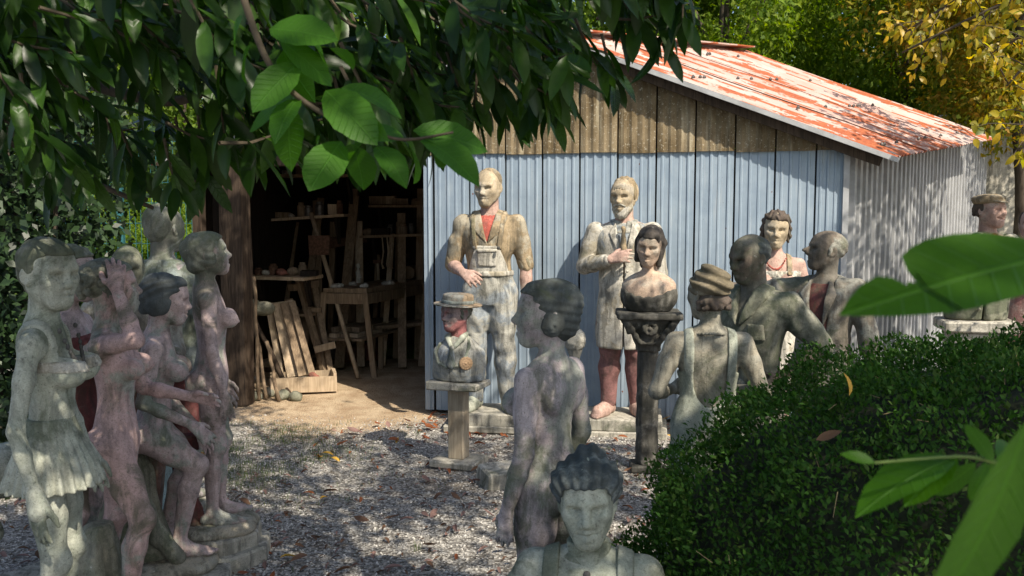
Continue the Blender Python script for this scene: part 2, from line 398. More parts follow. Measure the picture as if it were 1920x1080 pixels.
class SD:
    def __init__(s): s.p = []; s.R = np.eye(3); s.o = np.zeros(3)
    def frame(s, R=None, o=(0, 0, 0)): s.R = np.eye(3) if R is None else R; s.o = np.array(o, float); return s
    def W(s, q): return s.R @ np.array(q, float) + s.o
    def _add(s, lo, hi, fn, k, op): s.p.append((np.array(lo), np.array(hi), fn, k, op)); return s
    def cap(s, a, b, ra, rb=None, k=.012, op='u'):
        rb = ra if rb is None else rb; a, b = s.W(a), s.W(b); ab = b - a; L2 = max(ab @ ab, 1e-9); r = max(ra, rb)
        def fn(X, Y, Z):
            dx, dy, dz = X - a[0], Y - a[1], Z - a[2]
            t = np.clip((dx * ab[0] + dy * ab[1] + dz * ab[2]) / L2, 0, 1)
            return np.sqrt((dx - t * ab[0])**2 + (dy - t * ab[1])**2 + (dz - t * ab[2])**2) - (ra + t * (rb - ra))
        return s._add(np.minimum(a, b) - r, np.maximum(a, b) + r, fn, k, op)
    def tube(s, pts, r, k=.006, op='u', rs=None):
        for i in range(len(pts) - 1):
            s.cap(pts[i], pts[i + 1], rs[i] if rs else r, rs[i + 1] if rs else r, k, op)
        return s
    def loc(s, c, R=None):
        o = s.W(c); M = s.R if R is None else s.R @ R
        return o, M
    def ell(s, c, r, R=None, k=.012, op='u'):
        o, M = s.loc(c, R); r = np.array(r, float); m = np.abs(M) @ r
        def fn(X, Y, Z):
            dx, dy, dz = X - o[0], Y - o[1], Z - o[2]
            x = (M[0, 0] * dx + M[1, 0] * dy + M[2, 0] * dz) / r[0]; y = (M[0, 1] * dx + M[1, 1] * dy + M[2, 1] * dz) / r[1]; z = (M[0, 2] * dx + M[1, 2] * dy + M[2, 2] * dz) / r[2]
            k0 = np.sqrt(x * x + y * y + z * z); k1 = np.sqrt((x / r[0])**2 + (y / r[1])**2 + (z / r[2])**2)
            return k0 * (k0 - 1) / np.maximum(k1, 1e-6)
        return s._add(o - m, o + m, fn, k, op)
    def box(s, c, h, R=None, rd=.004, k=.004, op='u'):
        o, M = s.loc(c, R); h = np.array(h, float); m = np.abs(M) @ h
        def fn(X, Y, Z):
            dx, dy, dz = X - o[0], Y - o[1], Z - o[2]
            x = np.abs(M[0, 0] * dx + M[1, 0] * dy + M[2, 0] * dz) - h[0] + rd; y = np.abs(M[0, 1] * dx + M[1, 1] * dy + M[2, 1] * dz) - h[1] + rd; z = np.abs(M[0, 2] * dx + M[1, 2] * dy + M[2, 2] * dz) - h[2] + rd
            return np.sqrt(np.maximum(x, 0)**2 + np.maximum(y, 0)**2 + np.maximum(z, 0)**2) + np.minimum(np.maximum(np.maximum(x, y), z), 0) - rd
        return s._add(o - m, o + m, fn, k, op)
    def loft(s, lv, k=.012, op='u', mod=None, infl=0., zr=None, pw=2., capr=.012):
        """stack of ellipses: rows of (z, cx, cy, rx, ry) in the current frame"""
        lv = sorted(lv); z = np.array([r[0] for r in lv]); A = np.array([[r[i] for r in lv] for i in range(1, 5)], float)
        A[2:] += infl; zq = np.linspace(z[0], z[-1], 160); T = np.array([catmull(z, a, zq) for a in A])
        z0, z1 = (z[0], z[-1]) if zr is None else zr
        o, M = s.o.copy(), s.R.copy(); rm = max(A[2].max() + np.abs(A[0]).max(), A[3].max() + np.abs(A[1]).max()) * (1.25 if mod else 1.05)
        c8 = np.array([M @ np.array((sx * rm, sy * rm, zz)) + o for sx in (-1, 1) for sy in (-1, 1) for zz in (z0, z1)])
        ident = np.allclose(M, np.eye(3))
        def fn(X, Y, Z):
            dx, dy, dz = X - o[0], Y - o[1], Z - o[2]
            if ident: x, y, zz = dx, dy, dz
            else: x = M[0, 0] * dx + M[1, 0] * dy + M[2, 0] * dz; y = M[0, 1] * dx + M[1, 1] * dy + M[2, 1] * dz; zz = M[0, 2] * dx + M[1, 2] * dy + M[2, 2] * dz
            cx, cy, rx, ry = (np.interp(zz, zq, T[i]) for i in range(4))
            x = x - cx; y = y - cy
            if pw == 2.: q = np.sqrt((x / rx)**2 + (y / ry)**2)
            else: q = (np.abs(x / rx)**pw + np.abs(y / ry)**pw)**(1 / pw)
            if mod is not None: q = q / mod(np.arctan2(y / ry, x / rx), zz)
            d = (q - 1) * np.minimum(rx, ry)
            e = np.maximum(z0 - zz, zz - z1) + capr
            dd = d + capr
            return np.minimum(np.maximum(dd, e), 0) + np.sqrt(np.maximum(dd, 0)**2 + np.maximum(e, 0)**2) - capr
        return s._add(c8.min(0), c8.max(0), fn, k, op)
    def disp(s, lo, hi, fn):
        """fn(X,Y,Z) in figure space is added to the field inside the box"""
        return s._add(np.array(lo, float), np.array(hi, float), fn, 0, 'd')
    def clip(s, fn, k=.003): s._add((-9, -9, -9), (9, 9, 9), fn, k, 'i'); return s
    def bounds(s):
        q = [p for p in s.p if p[4] == 'u']
        return np.min([p[0] for p in q], 0), np.max([p[1] for p in q], 0)
    def field(s, lo, hi, vox):
        ax = [np.arange(lo[i], hi[i] + vox, vox) for i in range(3)]
        F = np.full([len(a) for a in ax], .3, np.float32)
        for (l, h, fn, k, op) in s.p:
            mg = k + 2.5 * vox if op == 'u' else (k + vox if op == 's' else 0)
            sl = tuple(slice(max(0, int((l[i] - mg - lo[i]) / vox)), max(0, min(len(ax[i]), int((h[i] + mg - lo[i]) / vox) + 2))) for i in range(3))
            if any(q.start >= q.stop for q in sl): continue
            X, Y, Z = ax[0][sl[0]][:, None, None], ax[1][sl[1]][None, :, None], ax[2][sl[2]][None, None, :]
            d = fn(X, Y, Z); a = F[sl]
            if op == 'd': F[sl] = a + d
            elif op == 'u':
                hh = np.maximum(k - np.abs(a - d), 0) / max(k, 1e-6); F[sl] = np.minimum(a, d) - hh * hh * k * .25
            else:
                if op == 's': d = -d
                hh = np.maximum(k - np.abs(a - d), 0) / max(k, 1e-6); F[sl] = np.maximum(a, d) + hh * hh * k * .25
        return F, ax
    def polys(s, vox, lo=None, hi=None):
        l, h = s.bounds(); l = l - 3 * vox; h = h + 3 * vox
        if lo is not None: l = np.maximum(l, lo)
        if hi is not None: h = np.minimum(h, hi)
        if (h - l).min() <= 2 * vox: return np.zeros((0, 3)), np.zeros((0, 4), int)
        F, ax = s.field(l, h, vox); B = F < 0
        n = B.shape; c = [n[i] - 1 for i in range(3)]
        sm = np.zeros(c, np.int8)
        for i in (0, 1):
            for j in (0, 1):
                for k in (0, 1): sm += B[i:n[0] - 1 + i, j:n[1] - 1 + j, k:n[2] - 1 + k]
        I = np.argwhere((sm > 0) & (sm < 8))
        if len(I) == 0: return np.zeros((0, 3)), np.zeros((0, 4), int)
        idx = np.full(c, -1, np.int32); idx[I[:, 0], I[:, 1], I[:, 2]] = np.arange(len(I))
        acc = np.zeros((len(I), 3)); cnt = np.zeros(len(I))
        for d in range(3):
            for a in (0, 1):
                for b in (0, 1):
                    o0 = [0, 0, 0]; e = [q for q in range(3) if q != d]; o0[e[0]] = a; o0[e[1]] = b
                    o1 = list(o0); o1[d] = 1
                    f0 = F[I[:, 0] + o0[0], I[:, 1] + o0[1], I[:, 2] + o0[2]]; f1 = F[I[:, 0] + o1[0], I[:, 1] + o1[1], I[:, 2] + o1[2]]
                    m = (f0 < 0) != (f1 < 0); t = np.where(m, f0 / np.where(m, f0 - f1, 1), 0)
                    for q in range(3): acc[:, q] += np.where(m, (t if q == d else o0[q]), 0)
                    cnt += m
        Vv = (I + acc / cnt[:, None]) * vox + l
        Q = []
        for d in range(3):
            e = [q for q in range(3) if q != d]
            s0 = [slice(None)] * 3; s1 = [slice(None)] * 3; s0[d] = slice(0, n[d] - 1); s1[d] = slice(1, n[d])
            for q in e: s0[q] = slice(1, n[q] - 1); s1[q] = slice(1, n[q] - 1)
            a, b = B[tuple(s0)], B[tuple(s1)]; E = np.argwhere(a != b)
            if len(E) == 0: continue
            fl = a[E[:, 0], E[:, 1], E[:, 2]]
            for q in e: E[:, q] += 1
            def ix(da, db):
                K = E.copy(); K[:, e[0]] -= da; K[:, e[1]] -= db; return idx[K[:, 0], K[:, 1], K[:, 2]]
            q4 = np.stack([ix(1, 1), ix(0, 1), ix(0, 0), ix(1, 0)], 1)
            if d == 1: fl = ~fl
            q4[~fl] = q4[~fl][:, ::-1]; Q.append(q4)
        Q = np.concatenate(Q); Q = Q[(Q >= 0).all(1)]
        return Vv, Q
    def build(s, name, mat, parent, vox=.007, zs=None, fine=None, label=None):
        """zs: above this height the mesh is cut with the finer voxel 'fine'"""
        vox = vox * (1.6 if vox >= .0065 else 1.42 if vox >= .005 else 1.18); fine = fine * 1.15 if fine else None
        if zs is None: Vv, Q = s.polys(vox)
        else:
            Va, Qa = s.polys(vox, hi=(9, 9, zs + vox * .5)); Vb, Qb = s.polys(fine, lo=(-9, -9, zs - fine))
            Vv = np.concatenate([Va, Vb]); Q = np.concatenate([Qa, Qb + len(Va)])
        o = link(name, mesh_np(name, Vv, Q), mat, parent)
        if label: o['label'] = label
        return o

def wrinkle(amp, f, dirv, ph=0., f2=None, amp2=0.):
    d = np.array(dirv, float); d /= np.linalg.norm(d)
    def fn(X, Y, Z):
        q = X * d[0] + Y * d[1] + Z * d[2]
        w = np.sin(q * f + ph + 1.7 * np.sin(X * 21 + Y * 17 + ph) + 1.3 * np.sin(Z * 13 + X * 9 + 2 * ph))
        g = .6 + .4 * np.sin(X * 15 - Y * 11 + Z * 8 + ph)
        return amp * w * g
    return fn

# ------------------------------------------------------------------ the human figure
TORSO_F = [(.445, 0, .004, .088, .062), (.475, 0, .004, .101, .068), (.51, 0, .003, .104, .070), (.555, 0, 0, .094, .062), (.60, 0, -.002, .079, .054), (.64, 0, -.004, .080, .055),
           (.69, 0, -.004, .092, .062), (.735, 0, 0, .100, .064), (.772, 0, .004, .100, .056), (.80, 0, .008, .082, .045), (.822, 0, .010, .045, .038)]
TORSO_M = [(.445, 0, .004, .084, .060), (.475, 0, .003, .093, .066), (.51, 0, .002, .094, .066), (.555, 0, 0, .090, .062), (.60, 0, -.002, .087, .060), (.64, 0, -.003, .092, .062),
           (.69, 0, -.003, .105, .068), (.735, 0, 0, .114, .070), (.772, 0, .004, .114, .061), (.80, 0, .008, .094, .048), (.822, 0, .010, .050, .042)]
def scl(lv, H): return [tuple(x * H for x in r) for r in lv]
class Human:
    """joints of one standing figure, facing -y, feet at z0; lengths in fractions of H"""
    def __init__(s, H, sex='f', arms=None, legs=None, head=(0, 0, 0), z0=0., drop=0., big=1., hh=.152, lean=0., wide=1., slim=1.):
        s.H, s.sex, s.z0, s.wide = H, sex, z0, wide; m = sex == 'm'; s.big = big
        s.base = np.array((0, 0, z0 - drop * H)); sx = (.118 if m else .104) * wide
        s.lean = lean; s.slim = slim; s.br = 1.
        P = lambda q: np.array(q, float) * H + s.base
        # the trunk leans about the hips: body-frame rotation applied to upper joints
        s.Rt = rotm(0, lean, 0); piv = P((0, 0, .5))
        s.T = lambda q: s.Rt @ (P(q) - piv) + piv
        s.piv = piv
        s.sh = {k: s.T((k * sx, .006, .776)) for k in (-1, 1)}
        arms = arms or {}
        s.el, s.wr, s.hd, s.hn, s.cu = {}, {}, {}, {}, {}
        for k in (-1, 1):
            a = arms.get(k, dict(el=(k * .145, .012, .615), wr=(k * .148, -.012, .475)))
            s.el[k] = s.T(a['el']); s.wr[k] = s.T(a['wr'])
            d = a.get('hd'); d = s.wr[k] - s.el[k] if d is None else s.Rt @ np.array(d, float)
            s.hd[k] = d / np.linalg.norm(d); s.hn[k] = s.Rt @ np.array(a.get('hn', (k, 0, 0)), float); s.cu[k] = a.get('curl', .35)
        legs = legs or {}
        s.hip, s.kn, s.an, s.fd = {}, {}, {}, {}
        for k in (-1, 1):
            g = legs.get(k, {})
            s.hip[k] = P(g.get('hip', (k * .050, .004, .49))); s.kn[k] = np.array(g.get('kn', (k * .053, -.012, .275))) * H + (0, 0, z0)
            s.an[k] = np.array(g.get('an', (k * .055, .012, .045))) * H + (0, 0, z0); fd = np.array(g.get('fd', (k * .25, -1, 0)), float); s.fd[k] = fd / np.linalg.norm(fd)
        s.hs = hh * H * big; s.hR = s.Rt @ rotm(*[R_(a) for a in head])
        s.neck = s.T((0, .008, .81)); s.hc = s.neck + s.Rt @ np.array((0, -.012 * H, .045 * H)) + s.hR @ np.array((0, -.02, .47)) * s.hs
    def torso(s): return [(z, a, b, c * s.slim, d * s.slim) for z, a, b, c, d in scl(TORSO_M if s.sex == 'm' else TORSO_F, s.H)]
    def tframe(s, S): S.frame(s.Rt, s.piv - s.Rt @ np.array((0, 0, .5 * s.H))); return S
    def trunk(s, S, infl=0., zr=None, **kw):
        lv = [(z, a, b, c * s.wide, d) for z, a, b, c, d in s.torso()]
        s.tframe(S); S.loft(lv, infl=infl, zr=zr, **kw); S.frame(); return S
    def torso_parts(s, S, breast=1., butt=1., infl=0., pec=1):
        H = s.H; s.trunk(S, infl); s.tframe(S)
        for k in (-1, 1):
            S.cap((0, .012 * H, .80 * H), (k * (.10 if s.sex == 'm' else .088) * s.wide * H, .008 * H, .771 * H), .028 * H + infl, .030 * H + infl, k=.03)
            if s.sex == 'f' and breast:
                S.ell((k * .046 * H, -.060 * H, .705 * H), (.037 * H * breast, .042 * H * breast, .038 * H * breast), rotm(k * .25, .25), k=.022)
                S.ell((k * .053 * H, -.060 * H - .042 * H * breast, .697 * H), (.006, .006, .006), k=.008)
            elif s.sex == 'm' and pec: S.ell((k * .05 * H, -.048 * H, .73 * H), (.05 * H, .026 * H, .035 * H), k=.025)
            if butt: S.ell((k * .044 * H, .042 * H, .485 * H), (.05 * H * butt, .044 * H * butt, .052 * H * butt), k=.016)
        S.frame(); return S
    def neckp(s, S, infl=0.):
        r = s.H * (.036 if s.sex == 'm' else .031) + infl
        S.cap(s.neck - (0, 0, .015 * s.H), s.hc + s.hR @ np.array((0, .10, -.16)) * s.hs, r * 1.12, r * .95, k=.025); return S
    def arm(s, S, k, infl=0., to=1., fr=0., hand=True, m=1.):
        H = s.H; g = (1.12 if s.sex == 'm' else 1.) * m * s.slim; a, b, c = s.sh[k], s.el[k], s.wr[k]
        S.cap(a, (a * .55 + b * .45), (.030 * H * g + infl), .028 * H * g + infl, k=.02); S.cap((a * .6 + b * .4), b, .028 * H * g + infl, .0225 * H * g + infl, k=.015)
        if to > 0:
            q = b + (c - b) * .35
            S.cap(b, q, .0225 * H * g + infl, .0235 * H * g + infl, k=.015); S.cap(q, b + (c - b) * to, .0235 * H * g + infl, (.0235 - .008 * to) * H * g + infl, k=.012)
        if hand and to >= 1: hand_(S, c, s.hd[k], s.hn[k], k, H / 1.62 * (1.08 if s.sex == 'm' else .98), s.cu[k])
        return S
    def leg(s, S, k, infl=0., to=1., foot=True, m=1., bare=True):
        H = s.H; m = m * s.slim; a, b, c = s.hip[k], s.kn[k], s.an[k]
        S.cap(a, a * .5 + b * .5, .058 * H * m + infl, .048 * H * m + infl, k=.02); S.cap(a * .5 + b * .5, b, .048 * H * m + infl, .034 * H * m + infl, k=.02)
        S.ell(b + np.array((0, -.012 * H, 0)), (.028 * H + infl, .026 * H + infl, .032 * H + infl), k=.02)
        q = b + (c - b) * .33; n = np.cross(c - b, np.array((1., 0, 0))); n /= np.linalg.norm(n) + 1e-9
        n = np.array((0, 1., 0)) - (c - b) * ((c - b)[1] / ((c - b) @ (c - b)))
        S.cap(b, q + n * .008 * H, .032 * H * m + infl, .034 * H * m + infl, k=.018)
        S.cap(q + n * .008 * H, b + (c - b) * to, .034 * H * m + infl, (.034 - .013 * to) * H * m + infl, k=.018)
        if foot: foot_(S, c, s.fd[k], k, H / 1.62)
        return S
def hand_(S, wr, d, n, k, sc, curl):
    n = n - d * (n @ d); n = n / (np.linalg.norm(n) + 1e-9); w = np.cross(d, n) * k          # w points to the thumb side
    L = .082 * sc
    for i, off in enumerate((.027, .009, -.009, -.025)):
        kn = wr + d * (L * (1, 1.05, 1., .9)[i]) + w * off * sc
        S.cap(wr + w * off * .55 * sc + d * .01, kn, .0135 * sc, .0115 * sc, k=.012)
        fl = (.074, .082, .076, .060)[i] * sc; p = kn; dd = d
        spread = w * (off / .027) * .17
        for j, fr in enumerate((.48, .30, .22)):
            c = curl * (.55, .9, .8)[j]
            dd = dd * math.cos(c) - n * math.sin(c) if j == 0 else (lambda q: q / np.linalg.norm(q))(dd * math.cos(c) + np.cross(np.cross(dd, -n), dd) * math.sin(c))
            q = p + (dd + spread) * fl * fr
            S.cap(p, q, (.0108, .0098, .0088)[j] * sc, (.0098, .0088, .0072)[j] * sc, k=.004); p = q
    t0 = wr + d * .018 * sc + w * .016 * sc; t1 = t0 + (d * .62 + w * .62 - n * .35) * .048 * sc; t2 = t1 + (d * .85 + w * .3 - n * .35) * .034 * sc; t3 = t2 + (d * .95 + w * .1 - n * .3) * .026 * sc
    S.cap(t0, t1, .0155 * sc, .0128 * sc, k=.010); S.cap(t1, t2, .0122 * sc, .0108 * sc, k=.004); S.cap(t2, t3, .0108 * sc, .008 * sc, k=.004)
def foot_(S, an, d, k, sc):
    z0 = an[2] - .045 * 1.62 * sc; g = lambda f, w, z: np.array((an[0] + d[0] * f * sc - d[1] * w * sc, an[1] + d[1] * f * sc + d[0] * w * sc, z0 + z * sc))
    S.cap(an, g(.03, 0, .045), .034 * sc, .032 * sc, k=.02); S.ell(g(-.035, 0, .03), (.032 * sc, .034 * sc, .03 * sc), k=.02)
    S.cap(g(.03, 0, .042), g(.125, 0, .022), .034 * sc, .022 * sc, k=.02)
    S.cap(g(.05, .022, .022), g(.13, .026, .018), .024 * sc, .018 * sc, k=.015); S.cap(g(.02, -.02, .02), g(.12, -.028, .016), .024 * sc, .016 * sc, k=.015)
    for i, (w, l) in enumerate(((.030, .185), (.012, .183), (-.003, .176), (-.017, .166), (-.030, .153))):
        S.cap(g(.13, w * .95, .016), g(l, w, .010), .0135 * sc if i == 0 else .0105 * sc, .010 * sc if i == 0 else .0078 * sc, k=.004)
def head_(S, J, nose=1., smile=0., chin=1., brow=1., ear=True, jaw=1., lids=True, face=1., openm=0.):
    """the head, in units of its own height, face towards -y"""
    h = J.hs; c = J.hc; Rm = J.hR
    def E(p, r, k=.02, op='u', R=None): S.frame(Rm, c); S.ell(np.array(p) * h, np.array(r) * h, R, k * h / .25, op); S.frame()
    def K(a, b, ra, rb, k=.01, op='u'): S.frame(Rm, c); S.cap(np.array(a) * h, np.array(b) * h, ra * h, rb * h, k * h / .25, op); S.frame()
    m = J.sex == 'm'
    E((0, .05, .13), (.325, .405, .365), .03)
    E((0, -.10, -.13), (.258 * jaw, .270, .33), .04)
    E((0, -.17, .13), (.262, .245, .25), .04)                                   # forehead
    for k in (-1, 1):
        K((k * .225 * jaw, .02, -.20), (k * .075, -.265, -.43), .072, .06, .04)     # jaw line
        E((k * .175, -.28, -.10), (.090, .080, .080), .045)                          # cheek
        E((k * .124, -.405, .006), (.098, .115, .064), .014, 's')                   # socket
        E((k * .122, -.290, .002), (.078, .068, .056), .003)                        # eye
        K((k * .045, -.400, .078), (k * .21, -.335, .092), .038 * brow, .030 * brow, .018)    # brow
        if lids:
            K((k * .048, -.352, .008), (k * .120, -.374, .046), .015, .021, .003); K((k * .120, -.374, .046), (k * .200, -.322, .008), .021, .014, .003)
            K((k * .058, -.350, -.022), (k * .122, -.366, -.046), .013, .016, .003); K((k * .122, -.366, -.046), (k * .194, -.320, -.014), .016, .012, .003)
            K((k * .122, -.45, .002), (k * .122, -.350, .002), .020, .018, .003, 's')    # carved pupil
    K((0, -.372, .075), (0, -.470 - .035 * (nose - 1), -.125), .034, .046 * nose, .014)
    E((0, -.474 - .05 * (nose - 1), -.143), (.052 * nose, .056 * nose, .046), .010)
    for k in (-1, 1):
        E((k * .058, -.408, -.158), (.040 * nose, .050, .038), .008)
        E((k * .028, -.460, -.194), (.014, .022, .018), .004, 's')
    E((0, -.308, -.275), (.145, .088, .125), .04)                               # muzzle
    K((-.108, -.362, -.288 + smile * .024), (-.018, -.420, -.262), .018, .026, .006); K((-.018, -.420, -.262), (.018, -.420, -.262), .026, .026, .006); K((.018, -.420, -.262), (.108, -.362, -.288 + smile * .024), .026, .018, .006)
    K((-.086, -.370, -.330 + smile * .014), (0, -.414, -.342), .023, .034, .006); K((0, -.414, -.342), (.086, -.370, -.330 + smile * .014), .034, .023, .006)
    K((-.135, -.366, -.300 + smile * .04), (0, -.452, -.302), .011 + openm, .013 + openm, .002, 's'); K((0, -.452, -.302), (.135, -.366, -.300 + smile * .04), .013 + openm, .011 + openm, .002, 's')
    E((0, -.292, -.43), (.100 * chin, .085 * chin, .070 * chin), .035)
    if ear:
        for k in (-1, 1):
            E((k * .325, .045, -.02), (.036, .092, .135), .010, R=rotm(k * -.45, .15))
            E((k * .362, .020, .0), (.026, .050, .085), .008, 's', R=rotm(k * -.45, .15))
            E((k * .325, .0, -.13), (.034, .035, .04), .008)
    return S
def tri_(*pts):
    """2-D distance to a convex polygon given counter-clockwise in (x, z)"""
    def fn(X, Z):
        d = None
        for i in range(len(pts)):
            (x0, z0), (x1, z1) = pts[i], pts[(i + 1) % len(pts)]; L = math.hypot(x1 - x0, z1 - z0)
            e = ((z1 - z0) * (X - x0) - (x1 - x0) * (Z - z0)) / L
            d = e if d is None else np.maximum(d, e)
        return d
    return fn
def shell(J, S, infl, sh=.010):
    """cloth lying over the trunk and shoulders"""
    J.trunk(S, infl); J.tframe(S); H = J.H
    for k in (-1, 1):
        S.cap((0, .012 * H, .80 * H), (k * (.10 if J.sex == 'm' else .088) * J.wide * H, .008 * H, .771 * H), .027 * H + infl, .029 * H + infl, k=.03)
        if J.sex == 'f': S.ell((k * .046 * H, -.060 * H, .705 * H), (.037 * H * J.br + infl, .042 * H * J.br + infl, .038 * H * J.br + infl), k=.03)
    S.frame(); return S
def patch(J, name, mat, r, infl, region, front=-1, vox=.0055, disp=None, z0=None):
    """a flat piece of cloth (lapel, strap, bib, pocket) lying on the chest (front=-1) or back (+1); region in fractions of H"""
    S = SD(); shell(J, S, infl); H = J.H; b = J.base
    if disp: S.disp((-2, -2, -2), (2, 2, 4), disp)
    T = J.Rt; pv = J.piv
    def cl(X, Y, Z):
        if J.lean: 
            dy, dz = Y - pv[1], Z - pv[2]; Y = T[1, 1] * dy + T[2, 1] * dz + pv[1]; Z = T[1, 2] * dy + T[2, 2] * dz + pv[2]
        d = region(X / H, (Z - b[2]) / H) * H
        return d if front == 0 else np.maximum(d, -front * Y - .012 * H)
    S.clip(cl, .004); return S.build(name, mat, r, vox)
def mirror(fn): return lambda X, Z: fn(np.abs(X), Z)
def hframe(S, J): S.frame(J.hR, J.hc); return S
class Hair:
    """hair sculpted in head units over the skull, grooved along the strands"""
    def __init__(s, J): s.S = SD(); s.J = J; s.h = J.hs; s.cuts = []
    def E(s, p, r, k=.02, op='u', R=None): hframe(s.S, s.J); s.S.ell(np.array(p) * s.h, np.array(r) * s.h, R, k * s.h / .25, op); s.S.frame(); return s
    def K(s, a, b, ra, rb=None, k=.012, op='u'): hframe(s.S, s.J); s.S.cap(np.array(a) * s.h, np.array(b) * s.h, ra * s.h, (rb or ra) * s.h, k * s.h / .25, op); s.S.frame(); return s
    def front(s, w=1.):
        """hair combed over the brow line, standing proud of the forehead"""
        return s.E((0, -.145, .195), (.300 * w, .300, .275), .03)
    def cutface(s, zt=.24, w=.27, low=-.6, dpt=-.10):
        """clears the face: below the hairline zt, in front of the ears"""
        hframe(s.S, s.J); h = s.h
        s.S.box(np.array((0, -.45, (zt + low) / 2)) * h, np.array((w, .45 + dpt, (zt - low) / 2)) * h, rd=.10 * h, k=.012, op='s'); s.S.frame(); s.cuts.append(s.S.p.pop()); return s
    def groove(s, fn, amp=.010):
        """fn(x,y,z in head units) -> phase"""
        l, h_ = s.S.bounds(); R, c, h = s.J.hR, s.J.hc, s.h
        def g(X, Y, Z):
            dx, dy, dz = (X - c[0]) / h, (Y - c[1]) / h, (Z - c[2]) / h
            x = R[0, 0] * dx + R[1, 0] * dy + R[2, 0] * dz; y = R[0, 1] * dx + R[1, 1] * dy + R[2, 1] * dz; z = R[0, 2] * dx + R[1, 2] * dy + R[2, 2] * dz
            return amp * h * np.sin(fn(x, y, z))
        s.S.disp(l, h_, g); return s
    def build(s, parent, mat, vox=.004, name='hair'):
        s.S.p += s.cuts; return s.S.build(name, mat, parent, vox)
# ================================================================== painted cement statues
PINK = (.42, .27, .245); GREY = (.27, .275, .235); GREENGREY = (.20, .215, .165)
M_NUDE = m_cast('worn_pink_cement', (.47, .36, .34), (.34, .345, .30), .44, .34, soot=.18)
M_NUDE2 = m_cast('worn_rose_cement', (.48, .33, .305), (.35, .345, .30), .40, .30, soot=.16)
M_NUDE3 = m_cast('lilac_grey_cement', (.42, .36, .365), (.33, .335, .295), .5, .38, soot=.16)
M_CEM = m_cast('grey_green_cement', (.35, .37, .30), (.42, .43, .355), .5, .36, soot=.15)
M_CEM2 = m_cast('beige_cement', (.35, .31, .235), (.33, .31, .25), .5, .25, soot=.3)
M_DKHAIR = m_cast('dark_painted_hair', (.075, .085, .085), (.17, .18, .16), .38, .25)
M_BRHAIR = m_cast('brown_painted_hair', (.10, .075, .06), (.16, .14, .115), .35, .2)
M_GRHAIR = m_cast('grey_cement_hair', (.17, .175, .14), (.22, .225, .18), .5, .4)
M_OCHRE = m_cast('ochre_worn_paint', (.32, .245, .15), (.37, .33, .25), .45, .12, soot=.3)
M_FACE = m_cast('sunned_face_paint', (.42, .34, .23), (.42, .37, .29), .42, .03, soot=.16)
M_WARM = m_cast('warm_pink_paint', (.45, .30, .245), (.42, .37, .30), .40, .04, soot=.15)
M_RED = m_cast('worn_red_paint', (.42, .10, .075), (.40, .22, .16), .35, .05)
M_WINE = m_cast('dark_wine_paint', (.17, .055, .05), (.20, .12, .10), .35, .15)
M_BLUEW = m_cast('blue_white_worn_paint', (.28, .31, .33), (.40, .39, .34), .55, .12, soot=.32)
M_WHITE = m_cast('worn_white_paint', (.50, .47, .40), (.36, .32, .24), .42, .06, soot=.32)
M_MAROON = m_cast('worn_maroon_paint', (.27, .135, .125), (.36, .27, .24), .38, .05)
M_OLIVE = m_cast('olive_grey_paint', (.20, .20, .145), (.28, .27, .21), .5, .4)
M_SMOCK = m_cast('blue_grey_smock_paint', (.20, .235, .225), (.26, .28, .25), .5, .4)
M_COAT = m_cast('brown_grey_coat_paint', (.22, .19, .15), (.31, .30, .255), .5, .3)
M_BEAD = m_cast('dark_beads', (.09, .085, .08), (.15, .15, .13), .4, .1)
M_BASE = m_cast('plinth_cement', (.46, .43, .36), (.38, .36, .30), .5, .22, soot=.3)
M_STONE = m_cast('dark_lichened_stone', (.085, .08, .068), (.20, .19, .165), .42, .2, (.05, .05, .04), soot=.5)
M_TERRA = m_cast('terracotta', (.30, .12, .085), (.26, .15, .12), .35, .15)
M_PALEB = m_cast('pale_blue_paint', (.36, .47, .47), (.36, .40, .38), .4, .2)
M_BROWNT = m_cast('brown_trouser_paint', (.16, .085, .06), (.20, .14, .115), .4, .2)
M_BRONZE = m_cast('rosette_paint', (.33, .22, .13), (.34, .30, .25), .4, .1)

def plinth(parent, w, d, h, z=0., oct_=False, mat=None, name='plinth', rz=0.):
    m = MB()
    if oct_:
        pr = []
        for i in range(9):
            a = math.pi / 8 + i * math.pi / 4; pr.append((w / 2 * 1.08 * math.cos(a), d / 2 * 1.08 * math.sin(a)))
        m.lathe([(w / 2 * 1.06, z), (w / 2 * 1.06, z + h - .012), (w / 2 * 1.03, z + h)], 8)
    else: m.box((-w / 2, -d / 2, z), (w / 2, d / 2, z + h), jit=.004)
    return m.build(name, mat or M_BASE, parent, bevel=.006 if not oct_ else 0, M=Matrix.Rotation(rz, 4, 'Z'))
def statue(label, px, py, Y, rz, cat='statue', name='statue', group=None):
    p = at(px, py, Y); return empty(name, (p.x, Y, 0), R_(rz), label, cat, group)

